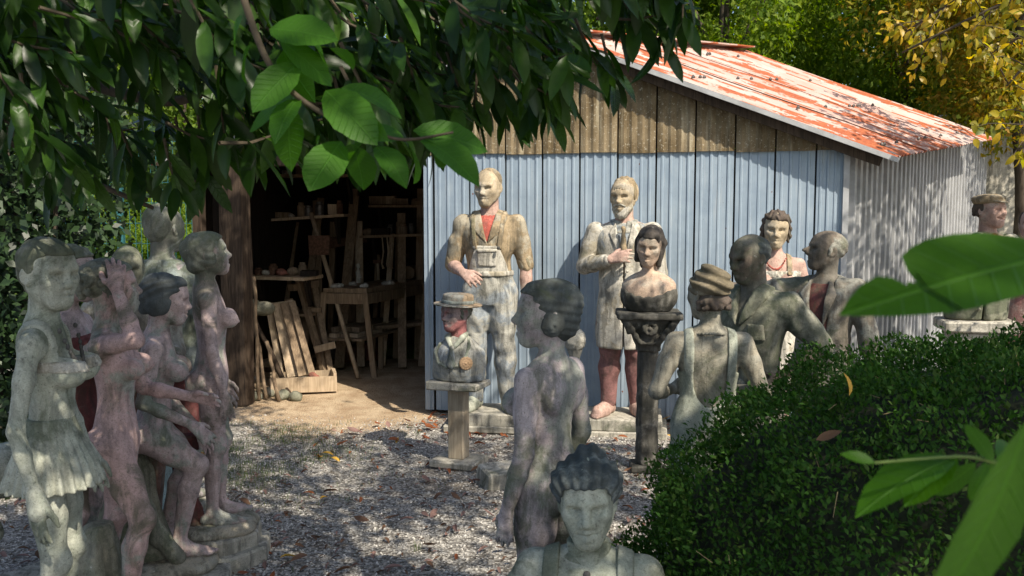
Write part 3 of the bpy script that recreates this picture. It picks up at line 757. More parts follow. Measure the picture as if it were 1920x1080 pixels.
# ---- left group
def skirt_woman():
    r = statue('grey-green statue of a woman in a pleated skirt and lace-trimmed top', 84, 520, 2.86, 98)
    H = 1.40; J = Human(H, 'f', z0=.10, head=(-36, 2, 0), wide=.84, slim=.74, arms={-1: dict(el=(-.150, .02, .60), wr=(-.165, -.02, .455), hd=(-.12, -.1, -1), hn=(-.75, .6, 0), curl=.18), 1: dict(el=(.14, .01, .60), wr=(.16, -.03, .465), hd=(.15, -.15, -1), hn=(.8, .2, 0), curl=.2)})
    J.br = .72; B = SD(); J.torso_parts(B, butt=0, breast=.72); J.neckp(B); [J.arm(B, k) for k in (-1, 1)]; [J.leg(B, k, m=1.05) for k in (-1, 1)]; head_(B, J, chin=1.05, brow=1.15)
    B.build('body', M_CEM, r, .005, J.neck[2] + .01, .0024)
    # flared cuffs hang at the wrists
    for k in (-1, 1):
        C = SD(); w = J.wr[k]; e = J.el[k]; d = (w - e) / np.linalg.norm(w - e)
        C.cap(w - d * .04, w + d * .035, .020, .034, k=.004)
        C.build('cuff', M_CEM, r, .006)
    patch(J, 'camisole', M_CEM, r, .009, lambda X, Z: np.maximum(.575 - Z, Z - .722), 0)
    for k in (-1, 1): patch(J, 'strap', M_CEM, r, .010, lambda X, Z, k=k: np.maximum(np.abs(X * k - .058 + .10 * (Z - .72)) - .0105, .70 - Z), 0, .005)
    patch(J, 'lace_trim', M_WHITE, r, .014, lambda X, Z: np.abs(Z - .714 - .10 * np.abs(X)) - .0125, 0, .0045, lambda X, Y, Z: .0035 * np.sin(X * 330 + Z * 140) * np.sin(Z * 300 + Y * 240))
    K = SD(); J.tframe(K); K.frame(o=(0, 0, .1))
    K.loft([(.44 * H, 0, 0, .112 * H, .105 * H), (.50 * H, 0, 0, .098 * H, .086 * H), (.55 * H, 0, 0, .081 * H, .064 * H), (.585 * H, 0, 0, .067 * H, .051 * H), (.60 * H, 0, 0, .063 * H, .048 * H)], mod=lambda t, z: 1 + .085 * np.clip((.595 * H - z) / (.16 * H), 0, 1) * (2 * np.abs(((t * 26 / (2 * math.pi)) % 1) - .5) - .5) * 2, capr=.004)
    K.frame(); K.build('pleated_skirt', M_CEM, r, .0042)
    N = SD(); N.frame(o=(0, 0, .1))
    for i in range(21):
        t = i / 20 * 2 - 1; x = .052 * H * t; z = (.80 - .085 * (1 - t * t) ** .8) * H; y = -(.035 + .033 * (1 - abs(t)) ** .6) * H
        N.ell((x, y - .012, z), (.0075, .007, .010), k=.001)
    N.frame(); N.build('necklace', M_BEAD, r, .004)
    h = Hair(J); h.front(); h.E((0, .08, .16), (.36, .43, .37)).E((0, .36, -.05), (.24, .18, .2)).E((0, .25, -.2), (.20, .16, .2)).cutface(.27, .30, dpt=-.12).K((-.36, .10, .02), (.36, .10, .02), .001); h.groove(lambda x, y, z: 46 * x + 6 * np.sin(3 * z), .011); h.build(r, M_GRHAIR)
    plinth(r, .42, .40, .10)
    # terracotta support behind the calves
    t = SD(); t.loft([(0.1, -.02, .09, .085, .085), (.2, -.02, .09, .09, .09), (.30, -.02, .085, .075, .07), (.36, -.02, .08, .03, .03)]); t.build('support_block', M_TERRA, r, .01)
    return r
def hidden_woman():
    r = statue('pink-faced statue of a woman in profile, half hidden behind the pleated-skirt statue', 128, 560, 3.45, 96)
    H = 1.40; J = Human(H, 'f', z0=.06, head=(0, -2, 0)); B = SD(); J.torso_parts(B, butt=0); J.neckp(B); [J.arm(B, k) for k in (-1, 1)]; [J.leg(B, k) for k in (-1, 1)]; head_(B, J, nose=1.1)
    B.build('body', M_NUDE, r, .008, J.neck[2] + .01, .004)
    K = SD(); K.frame(o=(0, 0, .06)); K.loft([(.36 * H, 0, 0, .14 * H, .12 * H), (.5 * H, 0, 0, .115 * H, .09 * H), (.6 * H, 0, 0, .085 * H, .065 * H), (.70 * H, 0, -.01, .10 * H, .085 * H), (.76 * H, 0, 0, .106 * H, .07 * H)], mod=lambda t, z: 1 + .025 * np.sin(t * 11)); K.frame(); K.build('dress', M_WINE, r, .009)
    h = Hair(J); h.front(); h.E((0, .08, .15), (.355, .42, .37)).E((-.32, .05, -.14), (.12, .15, .15)).E((.32, .05, -.14), (.12, .15, .15)).cutface(.25, .3); h.groove(lambda x, y, z: 38 * (z + .4 * y), .012); h.build(r, M_GRHAIR, .0045)
    plinth(r, .36, .36, .06)
def raised_arm_woman():
    r = statue('rosy nude statue of a woman with one hand raised to her curly hair', 208, 560, 3.3, 98)
    H = 1.32; J = Human(H, 'f', z0=.09, head=(14, -6, 0), wide=.92, slim=.86, arms={-1: dict(el=(-.165, -.105, .80), wr=(-.085, -.04, .925), hd=(.45, .1, .9), hn=(-.9, -.4, .2), curl=.25), 1: dict(el=(.13, -.045, .62), wr=(.075, -.185, .60), hd=(-.1, -1, -.15), hn=(.9, 0, .5), curl=.35)},
                             legs={-1: dict(kn=(-.055, -.075, .285), an=(-.055, -.03, .045), fd=(-.2, -1, 0)), 1: dict(kn=(.05, .02, .275), an=(.055, .085, .045))})
    B = SD(); J.torso_parts(B, breast=.82); J.neckp(B); [J.arm(B, k, m=1.06) for k in (-1, 1)]; [J.leg(B, k, m=1.08) for k in (-1, 1)]; head_(B, J)
    B.build('body', M_NUDE2, r, .005, J.neck[2] - .03, .004)
    h = Hair(J); h.front()
    rr = random.Random(3)
    h.E((0, .09, .16), (.365, .43, .385)); h.cutface(.26, .25)
    for i in range(120):
        a = rr.uniform(0, 2 * math.pi); z = rr.uniform(-.55, 1); q = math.sqrt(max(0, 1 - z * z)); p = (q * .37 * math.cos(a), .13 + q * .42 * math.sin(a), .10 + z * .38)
        if p[1] < -.14 and p[2] < .27: continue
        h.E(p, (.075, .075, .075), .006).E((p[0] * 1.16, .13 + (p[1] - .13) * 1.15, .1 + (p[2] - .1) * 1.15), (.026, .026, .026), .004, 's')
    h.build(r, M_GRHAIR, .0042)
    D = SD(); D.loft([(.1, .02, .10, .15, .13), (.25, .02, .10, .13, .10), (.36, 0, .09, .09, .075), (.44, -.01, .07, .05, .045)], mod=lambda t, z: 1 + .10 * np.sin(t * 7 + z * 6)); D.build('drapery', M_OLIVE, r, .008)
    plinth(r, .46, .50, .10)
def leaning_woman():
    r = statue('nude statue of a dark-haired smiling woman leaning with bent knees on a draped rock', 280, 600, 3.85, 104)
    H = 1.33; dr = .095
    J = Human(H, 'f', z0=.11, drop=dr, head=(2, 0, 0), lean=.10, wide=.94, slim=.86, hh=.158, arms={-1: dict(el=(-.140, .02, .615), wr=(-.10, -.125, .545), hd=(.1, -.75, -.65), hn=(-.8, 0, .6), curl=.3), 1: dict(el=(.13, .0, .60), wr=(.06, -.13, .50), hd=(-.1, -.5, -.85), hn=(.9, -.3, .2), curl=.3)},
              legs={-1: dict(kn=(-.058, -.135, .295), an=(-.055, -.075, .045), fd=(-.1, -1, 0)), 1: dict(kn=(.05, -.10, .285), an=(.05, -.02, .045), fd=(.15, -1, 0))})
    B = SD(); J.torso_parts(B, breast=.96, butt=.98); J.neckp(B); [J.arm(B, k) for k in (-1, 1)]; [J.leg(B, k, m=1.12) for k in (-1, 1)]; head_(B, J, smile=1.2)
    B.build('body', M_NUDE, r, .005, J.neck[2] - .02, .0038)
    h = Hair(J); h.front(); h.E((0, .10, .14), (.39, .43, .38)).E((-.28, .12, -.10), (.16, .24, .25)).E((.28, .12, -.10), (.16, .24, .25)).E((0, .34, -.08), (.3, .2, .28)).cutface(.27, .25, dpt=-.11); h.groove(lambda x, y, z: 24 * (z * .9 + y * .8) + 4 * np.sin(5 * x + 6 * z), .016); h.build(r, M_DKHAIR, .0042)
    D = SD(); D.loft([(.10, 0, .10, .17, .17), (.22, 0, .12, .16, .15), (.38, .0, .11, .125, .11), (.50, 0, .10, .105, .085), (.56, 0, .10, .06, .05)], mod=lambda t, z: 1 + .09 * np.sin(t * 8 + 5 * z) + .03 * np.sin(t * 19 - 9 * z))
    D.tube([(-.14, .06, .48), (-.15, .02, .34), (-.14, -.03, .22), (-.15, -.10, .13)], .035, .03); D.build('draped_rock', M_OLIVE, r, .008)
    G = SD(); G.loft([(.05, 0, 0, .25, .27), (.09, 0, 0, .245, .265), (.115, 0, 0, .20, .22)], mod=lambda t, z: 1 + .06 * np.sin(t * 5)); G.build('rocky_base', M_CEM2, r, .01)
    plinth(r, .58, .62, .055)
def standing_woman():
    r = statue('slim nude statue of a woman in profile on a two-step octagonal plinth, beside a stump', 396, 700, 4.08, 110)
    H = 1.325; J = Human(H, 'f', z0=.17, head=(6, -10, 0), wide=.92, slim=.86, arms={-1: dict(el=(-.130, .0, .61), wr=(-.12, -.035, .465), hd=(.05, -.12, -1), hn=(-1, -.1, 0), curl=.25), 1: dict(el=(.13, .01, .61), wr=(.13, -.04, .47))},
                             legs={-1: dict(kn=(-.05, -.008, .275), an=(-.05, .01, .045), fd=(-.1, -1, 0)), 1: dict(kn=(.05, -.03, .275), an=(.05, -.02, .045), fd=(.2, -1, 0))})
    B = SD(); J.torso_parts(B, breast=.78); J.neckp(B); [J.arm(B, k) for k in (-1, 1)]; [J.leg(B, k) for k in (-1, 1)]; head_(B, J, nose=1.1)
    B.build('body', M_NUDE, r, .005, J.neck[2] - .01, .0038)
    h = Hair(J); h.front(); h.E((0, .10, .13), (.365, .44, .38)).E((0, .22, -.16), (.33, .26, .26)).E((-.29, .0, -.12), (.10, .16, .18)).E((.29, .0, -.12), (.10, .16, .18)).cutface(.27, .26); h.groove(lambda x, y, z: 42 * np.sqrt((y + .05)**2 + (z - .2)**2), .010); h.build(r, M_GRHAIR, .0042)
    D = SD(); D.loft([(.16, 0, .10, .085, .075), (.25, 0, .105, .05, .045), (.45, .005, .105, .045, .04), (.58, .0, .10, .05, .045)], mod=lambda t, z: 1 + .08 * np.sin(t * 6 + z * 4)); D.cap((-.03, .11, .54), (-.06, .15, .60), .025, .02); D.disp((-1, -1, 0), (1, 1, 2), wrinkle(.004, 90, (0, .2, 1))); D.build('stump', M_WINE, r, .007)
    G = SD(); G.loft([(.13, 0, 0, .19, .20), (.155, 0, 0, .185, .195), (.178, 0, 0, .15, .16)], mod=lambda t, z: 1 + .06 * np.sin(t * 5 + 1)); G.build('rocky_base', M_CEM2, r, .008)
    plinth(r, .40, .40, .065, .07, True, rz=.2); plinth(r, .48, .48, .075, -.005, True, rz=.2)
def caped_man():
    r = statue('tall statue of a man seen from behind in a long grey smock', 308, 500, 4.75, 165)
    H = 1.56; J = Human(H, 'm', z0=.05, head=(-6, 0, 0)); B = SD(); J.torso_parts(B, pec=0); J.neckp(B); [J.arm(B, k) for k in (-1, 1)]; head_(B, J); [J.leg(B, k) for k in (-1, 1)]
    B.build('body', M_NUDE3, r, .009, J.neck[2], .0045)
    K = SD(); K.frame(o=(0, 0, .05)); K.loft([(.44 * H, 0, .01, .150 * H, .105 * H), (.55 * H, 0, .008, .138 * H, .095 * H), (.68 * H, 0, .004, .136 * H, .085 * H), (.76 * H, 0, .006, .132 * H, .072 * H), (.80 * H, 0, .01, .095 * H, .055 * H), (.825 * H, 0, .012, .055 * H, .048 * H)], mod=lambda t, z: 1 + .035 * np.sin(t * 9 + 1.2 * np.sin(z * 5)) * np.clip((.80 * H - z) * 4, 0, 1))
    K.frame()
    for k in (-1, 1): J.arm(K, k, .012, to=.85, hand=False)
    K.build('smock', M_SMOCK, r, .009)
    T = SD(); [J.leg(T, k, .016, to=.97, foot=False) for k in (-1, 1)]; T.build('trousers', M_WINE, r, .01)
    h = Hair(J); h.E((0, .09, .17), (.355, .42, .39)).E((0, .25, -.02), (.29, .22, .3)).cutface(.28, .27, dpt=-.10); h.groove(lambda x, y, z: 34 * x + 4 * np.sin(6 * z), .012); h.build(r, M_GRHAIR, .005)
    plinth(r, .4, .4, .05)
def dark_man():
    r = statue('dark statue of a balding man in brown trousers, hidden among the women', 240, 520, 4.35, 18)
    H = 1.36; J = Human(H, 'm', z0=.06, head=(4, 6, 0), arms={1: dict(el=(.15, -.02, .62), wr=(.13, -.16, .60), curl=.6)}); B = SD(); J.torso_parts(B, pec=0); J.neckp(B); [J.arm(B, k) for k in (-1, 1)]; head_(B, J, nose=1.2, brow=1.2)
    B.build('body', M_OLIVE, r, .009, J.neck[2], .0045)
    K = SD(); J.trunk(K, .016, (.5 * H, .80 * H)); [J.arm(K, k, .012, to=.3, hand=False) for k in (-1, 1)]; K.disp((-1, -1, 0), (1, 1, 3), wrinkle(.004, 45, (1, 0, .6))); K.build('shirt', M_COAT, r, .01)
    T = SD(); J.trunk(T, .014, (.44 * H, .56 * H)); [J.leg(T, k, .018, to=.97) for k in (-1, 1)]; T.disp((-1, -1, 0), (1, 1, 2), wrinkle(.005, 40, (.3, 0, 1))); T.build('trousers', M_BROWNT, r, .01)
    h = Hair(J); h.E((0, .14, .08), (.355, .38, .36)).cutface(.45, .25, dpt=.1); h.groove(lambda x, y, z: 40 * z, .01); h.build(r, M_DKHAIR, .005)
    plinth(r, .4, .42, .06)
def pale_woman():
    r = statue('pale blue robed small statue behind the raised-arm statue', 262, 800, 4.6, 30)
    H = .95; J = Human(H, 'f', z0=.05); B = SD(); J.torso_parts(B, butt=0); J.neckp(B); [J.arm(B, k) for k in (-1, 1)]; head_(B, J); B.build('body', M_NUDE, r, .009)
    K = SD(); K.frame(o=(0, 0, .05)); K.loft([(0, 0, 0, .17, .15), (.2, 0, 0, .15, .13), (.45, 0, 0, .11, .09), (.6, 0, 0, .085, .06), (.72, 0, 0, .10, .065)], mod=lambda t, z: 1 + .05 * np.sin(t * 9)); K.frame(); K.build('robe', M_PALEB, r, .009)
    h = Hair(J); h.E((0, .10, .13), (.36, .43, .38)).cutface(.27, .27); h.build(r, M_DKHAIR, .005); plinth(r, .36, .36, .05)
def dog_statue():
    r = statue('grey cement statue of a dog with clawed feet at the left edge', 22, 900, 3.6, 150, 'dog statue', 'dog_statue')
    S = SD(); z = .06
    S.loft([(0, 0, 0, .01, .01), (.001, 0, 0, .01, .01)]) if False else None
    S.cap((0, -.20, .50 + z), (0, .02, .49 + z), .115, .10, k=.05); S.cap((0, .02, .49 + z), (0, .24, .50 + z), .095, .10, k=.05)
    S.cap((0, -.24, .55 + z), (0, -.36, .70 + z), .075, .062, k=.05); S.ell((0, -.40, .74 + z), (.075, .085, .075), k=.03); S.cap((0, -.44, .73 + z), (0, -.55, .70 + z), .045, .034, k=.02); S.ell((0, -.585, .712 + z), (.018, .014, .014), k=.01)
    for k in (-1, 1):
        S.ell((k * .06, -.37, .80 + z), (.018, .03, .055), rotm(0, .3, k * .4), k=.012); S.ell((k * .035, -.46, .765 + z), (.014, .012, .012), k=.004)
        S.cap((k * .07, -.20, .45 + z), (k * .075, -.19, .26 + z), .055, .036, k=.03); S.cap((k * .075, -.19, .26 + z), (k * .075, -.22, .05 + z), .034, .026, k=.015)
        S.cap((k * .07, .22, .46 + z), (k * .08, .14, .28 + z), .075, .045, k=.03); S.cap((k * .08, .14, .28 + z), (k * .08, .26, .17 + z), .04, .028, k=.015); S.cap((k * .08, .26, .17 + z), (k * .08, .24, .04 + z), .027, .024, k=.012)
        for y0 in (-.23, .23):
            S.cap((k * .077, y0, .03 + z), (k * .077, y0 - .06, .02 + z), .034, .028, k=.015)
            for j in (-1, 0, 1): S.cap((k * .077 + j * .018, y0 - .05, .018 + z), (k * .077 + j * .02, y0 - .095, .008 + z), .013, .007, k=.004)
    S.tube([(0, .32, .52 + z), (0, .42, .48 + z), (0, .47, .38 + z)], .02, rs=[.028, .02, .012]); S.build('body', M_CEM, r, .009)
    plinth(r, .34, .74, .06)

# ---- by the shed wall
def overalls_man():
    p = gnd(921, 797); r = empty('statue', (p.x - .01, p.y, 0), R_(-6), 'statue of a bald workman in bib overalls against the blue-grey wall', 'statue')
    z0 = .125; H = 1.755
    J = Human(H, 'm', z0=z0, wide=.93, head=(-16, 4, 0), hh=.150, arms={-1: dict(el=(-.158, .012, .605), wr=(-.095, -.115, .58), hd=(.6, -.7, -.25), hn=(-.3, -.6, .6), curl=.75), 1: dict(el=(.152, .012, .60), wr=(.152, -.015, .455), hd=(.02, -.12, -1), hn=(1, 0, 0), curl=.12)},
              legs={-1: dict(kn=(-.055, -.01, .275), an=(-.062, .012, .045), fd=(-.35, -1, 0)), 1: dict(kn=(.062, -.02, .275), an=(.075, .0, .045), fd=(.35, -1, 0))})
    B = SD(); J.torso_parts(B, pec=0); J.neckp(B); [J.arm(B, k, m=1.0) for k in (-1, 1)]; B.build('body', M_WARM, r, .006)
    Hd = SD(); head_(Hd, J, nose=1.05, brow=1.25, chin=1.1, jaw=1.05); Hd.build('head', M_FACE, r, .0042)
    h = Hair(J); h.E((0, .09, .17), (.338, .40, .36)).cutface(.30, .3, dpt=-.06); h.groove(lambda x, y, z: 40 * x, .004); h.build(r, M_OCHRE, .005, 'cropped_hair')
    # undershirt, shirt with V collar and rolled sleeves
    U = SD(); J.trunk(U, .008, (.66 * H, .812 * H)); U.disp((-1, -1, 0), (1, 1, 3), lambda X, Y, Z: .004 * np.sin(X * 260 + Z * 90) * np.sin(Z * 240 + X * 60)); U.build('red_undershirt', M_RED, r, .006)
    K = SD(); shell(J, K, .015); [J.arm(K, k, .013, to=-.1, hand=False) for k in (-1, 1)]; K.clip(lambda X, Y, Z: np.maximum(.52 * H - (Z - z0), (Z - z0) - .822 * H))
    K.disp((-1, -1, 0), (1, 1, 3), wrinkle(.006, 38, (1, .3, .8), 1.))
    K.clip(lambda X, Y, Z: -np.maximum(np.abs(X) - .40 * (Z - z0 - .70 * H), np.maximum(.70 * H - (Z - z0), Y + .005)) * .9)
    K.build('shirt', M_OCHRE, r, .0055)
    for k in (-1, 1):
        C = SD(); e = J.el[k]; a = J.sh[k]; d = (e - a) / np.linalg.norm(e - a); C.cap(e - d * .045, e - d * .020, .060, .059, k=.004); C.disp((-1, -1, 0), (1, 1, 3), wrinkle(.005, 120, (1, .5, .4))); C.build('rolled_cuff', M_OCHRE, r, .006)
        pg = tri_((.0, .695), (.060, .755), (.078, .80), (.070, .85), (.040, .85))
        patch(J, 'collar_flap', M_OCHRE, r, .027, lambda X, Z, k=k: pg(X * k, Z), -1, .005)
    # overalls: trousers, bib, straps, pocket, waistband
    T = SD(); J.trunk(T, .022, (.44 * H, .58 * H)); [J.leg(T, k, .020, to=.985, foot=False, m=1.0) for k in (-1, 1)]
    T.disp((-1, -1, 0), (1, 1, .70), wrinkle(.008, 33, (.3, .2, 1), .5)); T.disp((-1, -1, .70), (1, 1, 1.3), wrinkle(.006, 55, (1, .1, .35), 2.)); T.build('trousers', M_BLUEW, r, .007)
    pb = tri_((-.09, .57), (.09, .57), (.072, .62), (.054, .688), (-.054, .688), (-.072, .62))
    patch(J, 'bib', M_WHITE, r, .027, pb, -1, .0055, wrinkle(.003, 60, (1, 0, .5)))
    patch(J, 'waistband', M_WHITE, r, .034, lambda X, Z: np.abs(Z - .572) - .011, 0)
    patch(J, 'bib_pocket', M_WHITE, r, .038, tri_((-.038, .603), (.038, .603), (.042, .672), (-.042, .672)), -1, .005)
    patch(J, 'pocket_hem', M_WHITE, r, .043, tri_((-.042, .660), (.042, .660), (.043, .674), (-.043, .674)), -1, .005)
    for k in (-1, 1):
        patch(J, 'strap', M_OCHRE, r, .031, lambda X, Z, k=k: np.maximum(np.abs(X * k - .050 - .10 * (Z - .68)) - .0095, .672 - Z), -1, .005)
        S = SD(); S.ell((k * .050 * H, -.105 * H, z0 + .680 * H), (.013, .012, .013)); S.build('button', M_BEAD, r, .004)
        S = SD(); foot_(S, J.an[k] + (0, 0, .004), J.fd[k], k, 1.18); S.cap(J.an[k] - (0, 0, .03), J.an[k] + np.array((J.fd[k][0], J.fd[k][1], 0)) * .15 - (0, 0, .035), .046, .044, k=.03); S.build('shoe', M_CEM, r, .007)
    S = SD(); S.ell((0, -.125, z0 + .572 * H), (.012, .010, .012)); S.build('button', M_BEAD, r, .004)
    plinth(r, .56, .40, .085, .04); plinth(r, .62, .46, .045, -.005)
def coat_man():
    p = gnd(1166, 806); r = empty('statue', (p.x, p.y, 0), R_(-8), 'statue of a white-bearded man in a long white coat with an ochre tie', 'statue')
    z0 = .12; H = 1.69
    J = Human(H, 'm', z0=z0, head=(-18, 3, 0), hh=.152, arms={-1: dict(el=(-.165, .0, .63), wr=(-.055, -.115, .665), hd=(.9, -.35, .25), hn=(-.1, -.9, .3), curl=.7), 1: dict(el=(.15, .012, .60), wr=(.148, -.015, .47), hn=(1, 0, 0), curl=.4)},
              legs={-1: dict(an=(-.06, .0, .045), fd=(-.55, -1, 0)), 1: dict(an=(.06, .01, .045), fd=(.4, -1, 0))})
    B = SD(); J.torso_parts(B, pec=0); J.neckp(B); [J.arm(B, k) for k in (-1, 1)]; B.build('body', M_WARM, r, .006)
    Hd = SD(); head_(Hd, J, nose=1.1, brow=1.3); 
    for i in range(3): hframe(Hd, J); Hd.tube([np.array((x, -.40 + .9 * x * x, .17 + .045 * i)) * J.hs for x in (-.16, -.08, 0, .08, .16)], .0035, .004, 's'); Hd.frame()
    Hd.build('head', M_FACE, r, .004)
    h = Hair(J); h.E((0, .10, .18), (.35, .41, .36)).E((-.31, .06, .02), (.06, .16, .17)).E((.31, .06, .02), (.06, .16, .17)).cutface(.30, .3, dpt=-.06); h.groove(lambda x, y, z: 36 * x + 5 * np.sin(5 * y), .012); h.build(r, M_OCHRE, .0045)
    b = Hair(J); b.E((0, -.22, -.36), (.25, .20, .20)).E((0, -.27, -.50), (.18, .15, .13)).E((-.2, -.12, -.26), (.10, .13, .2)).E((.2, -.12, -.26), (.10, .13, .2)); b.E((0, -.45, -.262), (.075, .075, .018), .006, 's'); b.groove(lambda x, y, z: 48 * x + 6 * np.sin(8 * z), .008); b.build(r, M_WHITE, .004, 'beard')
    b = Hair(J); b.K((-.17, -.36, -.265), (-.01, -.44, -.19), .028, .045).K((.17, -.36, -.265), (.01, -.44, -.19), .028, .045); b.groove(lambda x, y, z: 60 * (z + np.abs(x)), .006); b.build(r, M_WHITE, .004, 'moustache')
    S = SD(); J.trunk(S, .012, (.68 * H, .815 * H)); S.build('shirt', M_BLUEW, r, .007)
    for k in (-1, 1):
        pg0 = tri_((.002, .77), (.045, .775), (.062, .84), (.03, .86), (.02, .86)); patch(J, 'shirt_collar', M_BLUEW, r, .018, lambda X, Z, k=k: pg0(X * k, Z), -1, .005)
    C = SD(); C.frame(o=(0, 0, z0)); C.ell((0, -.096 * H, .792 * H), (.018, .016, .022)); C.cap((0, -.097 * H, .78 * H), (0, -.102 * H, .70 * H), .013, .026, k=.006); C.frame(); C.disp((-1, -1, 0), (1, 1, 3), wrinkle(.002, 140, (1, 0, 1))); C.build('tie', M_OCHRE, r, .005)
    def coat(S, infl):
        S.frame(o=(0, 0, z0)); S.loft([(.29 * H, 0, .004, .118 * H, .100 * H), (.42 * H, 0, .004, .114 * H, .094 * H), (.55 * H, 0, .002, .104 * H, .083 * H), (.62 * H, 0, 0, .101 * H, .079 * H), (.70 * H, 0, 0, .113 * H, .083 * H), (.745 * H, 0, 0, .118 * H, .079 * H), (.785 * H, 0, .005, .106 * H, .064 * H), (.815 * H, 0, .01, .066 * H, .054 * H)], infl=infl, mod=lambda t, z: 1 + .03 * np.sin(t * 7 + .8) * np.clip((.6 * H - z) * 2.5, 0, 1))
        for k in (-1, 1): S.cap((0, .012 * H, .795 * H), (k * .098 * H, .008 * H, .765 * H), .032 * H + infl, .033 * H + infl, k=.03)
        S.frame(); S.disp((-1, -1, 0), (1, 1, 3), wrinkle(.006, 30, (.8, .2, .6), .3))
    K = SD(); coat(K, 0); [J.arm(K, k, .015, to=.82, hand=False) for k in (-1, 1)]
    K.clip(lambda X, Y, Z: -np.maximum(np.abs(X) - .30 * (Z - z0 - .655 * H), np.maximum(.655 * H - (Z - z0), Y)) * .9)
    K.clip(lambda X, Y, Z: -np.maximum(np.abs(X - .004) - .005, np.maximum(Y + .02, Z - z0 - .67 * H)))
    K.build('coat', M_WHITE, r, .0055)
    for k in (-1, 1):
        C = SD(); coat(C, .011); pg = tri_((.002, .65), (.050, .715), (.072, .755), (.062, .772), (.075, .80), (.070, .86), (.042, .86)); C.clip(lambda X, Y, Z, k=k: np.maximum(pg(X * k / H, (Z - z0) / H) * H, Y - .01)); C.build('lapel', M_WHITE, r, .005)
        C = SD(); w = J.wr[k]; e = J.el[k]; d = (w - e) / np.linalg.norm(w - e); C.cap(w - d * .045, w - d * .022, .041, .040, k=.004); C.build('cuff', M_WHITE, r, .0055)
        C = SD(); foot_(C, J.an[k] + (0, 0, .004), J.fd[k], k, 1.15); C.cap(J.an[k] - (0, 0, .03), J.an[k] + np.array((J.fd[k][0], J.fd[k][1], 0)) * .14 - (0, 0, .035), .045, .042, k=.03); C.build('shoe', M_WARM, r, .007)
    for i in range(3): 
        C = SD(); C.ell((.028, -.088 * H - .004, z0 + (.615 - .06 * i) * H), (.011, .010, .011)); C.build('button', M_WHITE, r, .004)
    T = SD(); [J.leg(T, k, .018, to=.97, foot=False, m=1.0) for k in (-1, 1)]; T.clip(lambda X, Y, Z: Z - z0 - .40 * H); T.disp((-1, -1, 0), (1, 1, 1), wrinkle(.005, 30, (.3, .2, 1))); T.build('trousers', M_MAROON, r, .008)
    plinth(r, .56, .44, .08, .04); plinth(r, .64, .50, .045, -.005)
def bust_common(J, r, M_skin, vox=.005, **kw):
    B = SD(); J.neckp(B); head_(B, J, **kw); return B
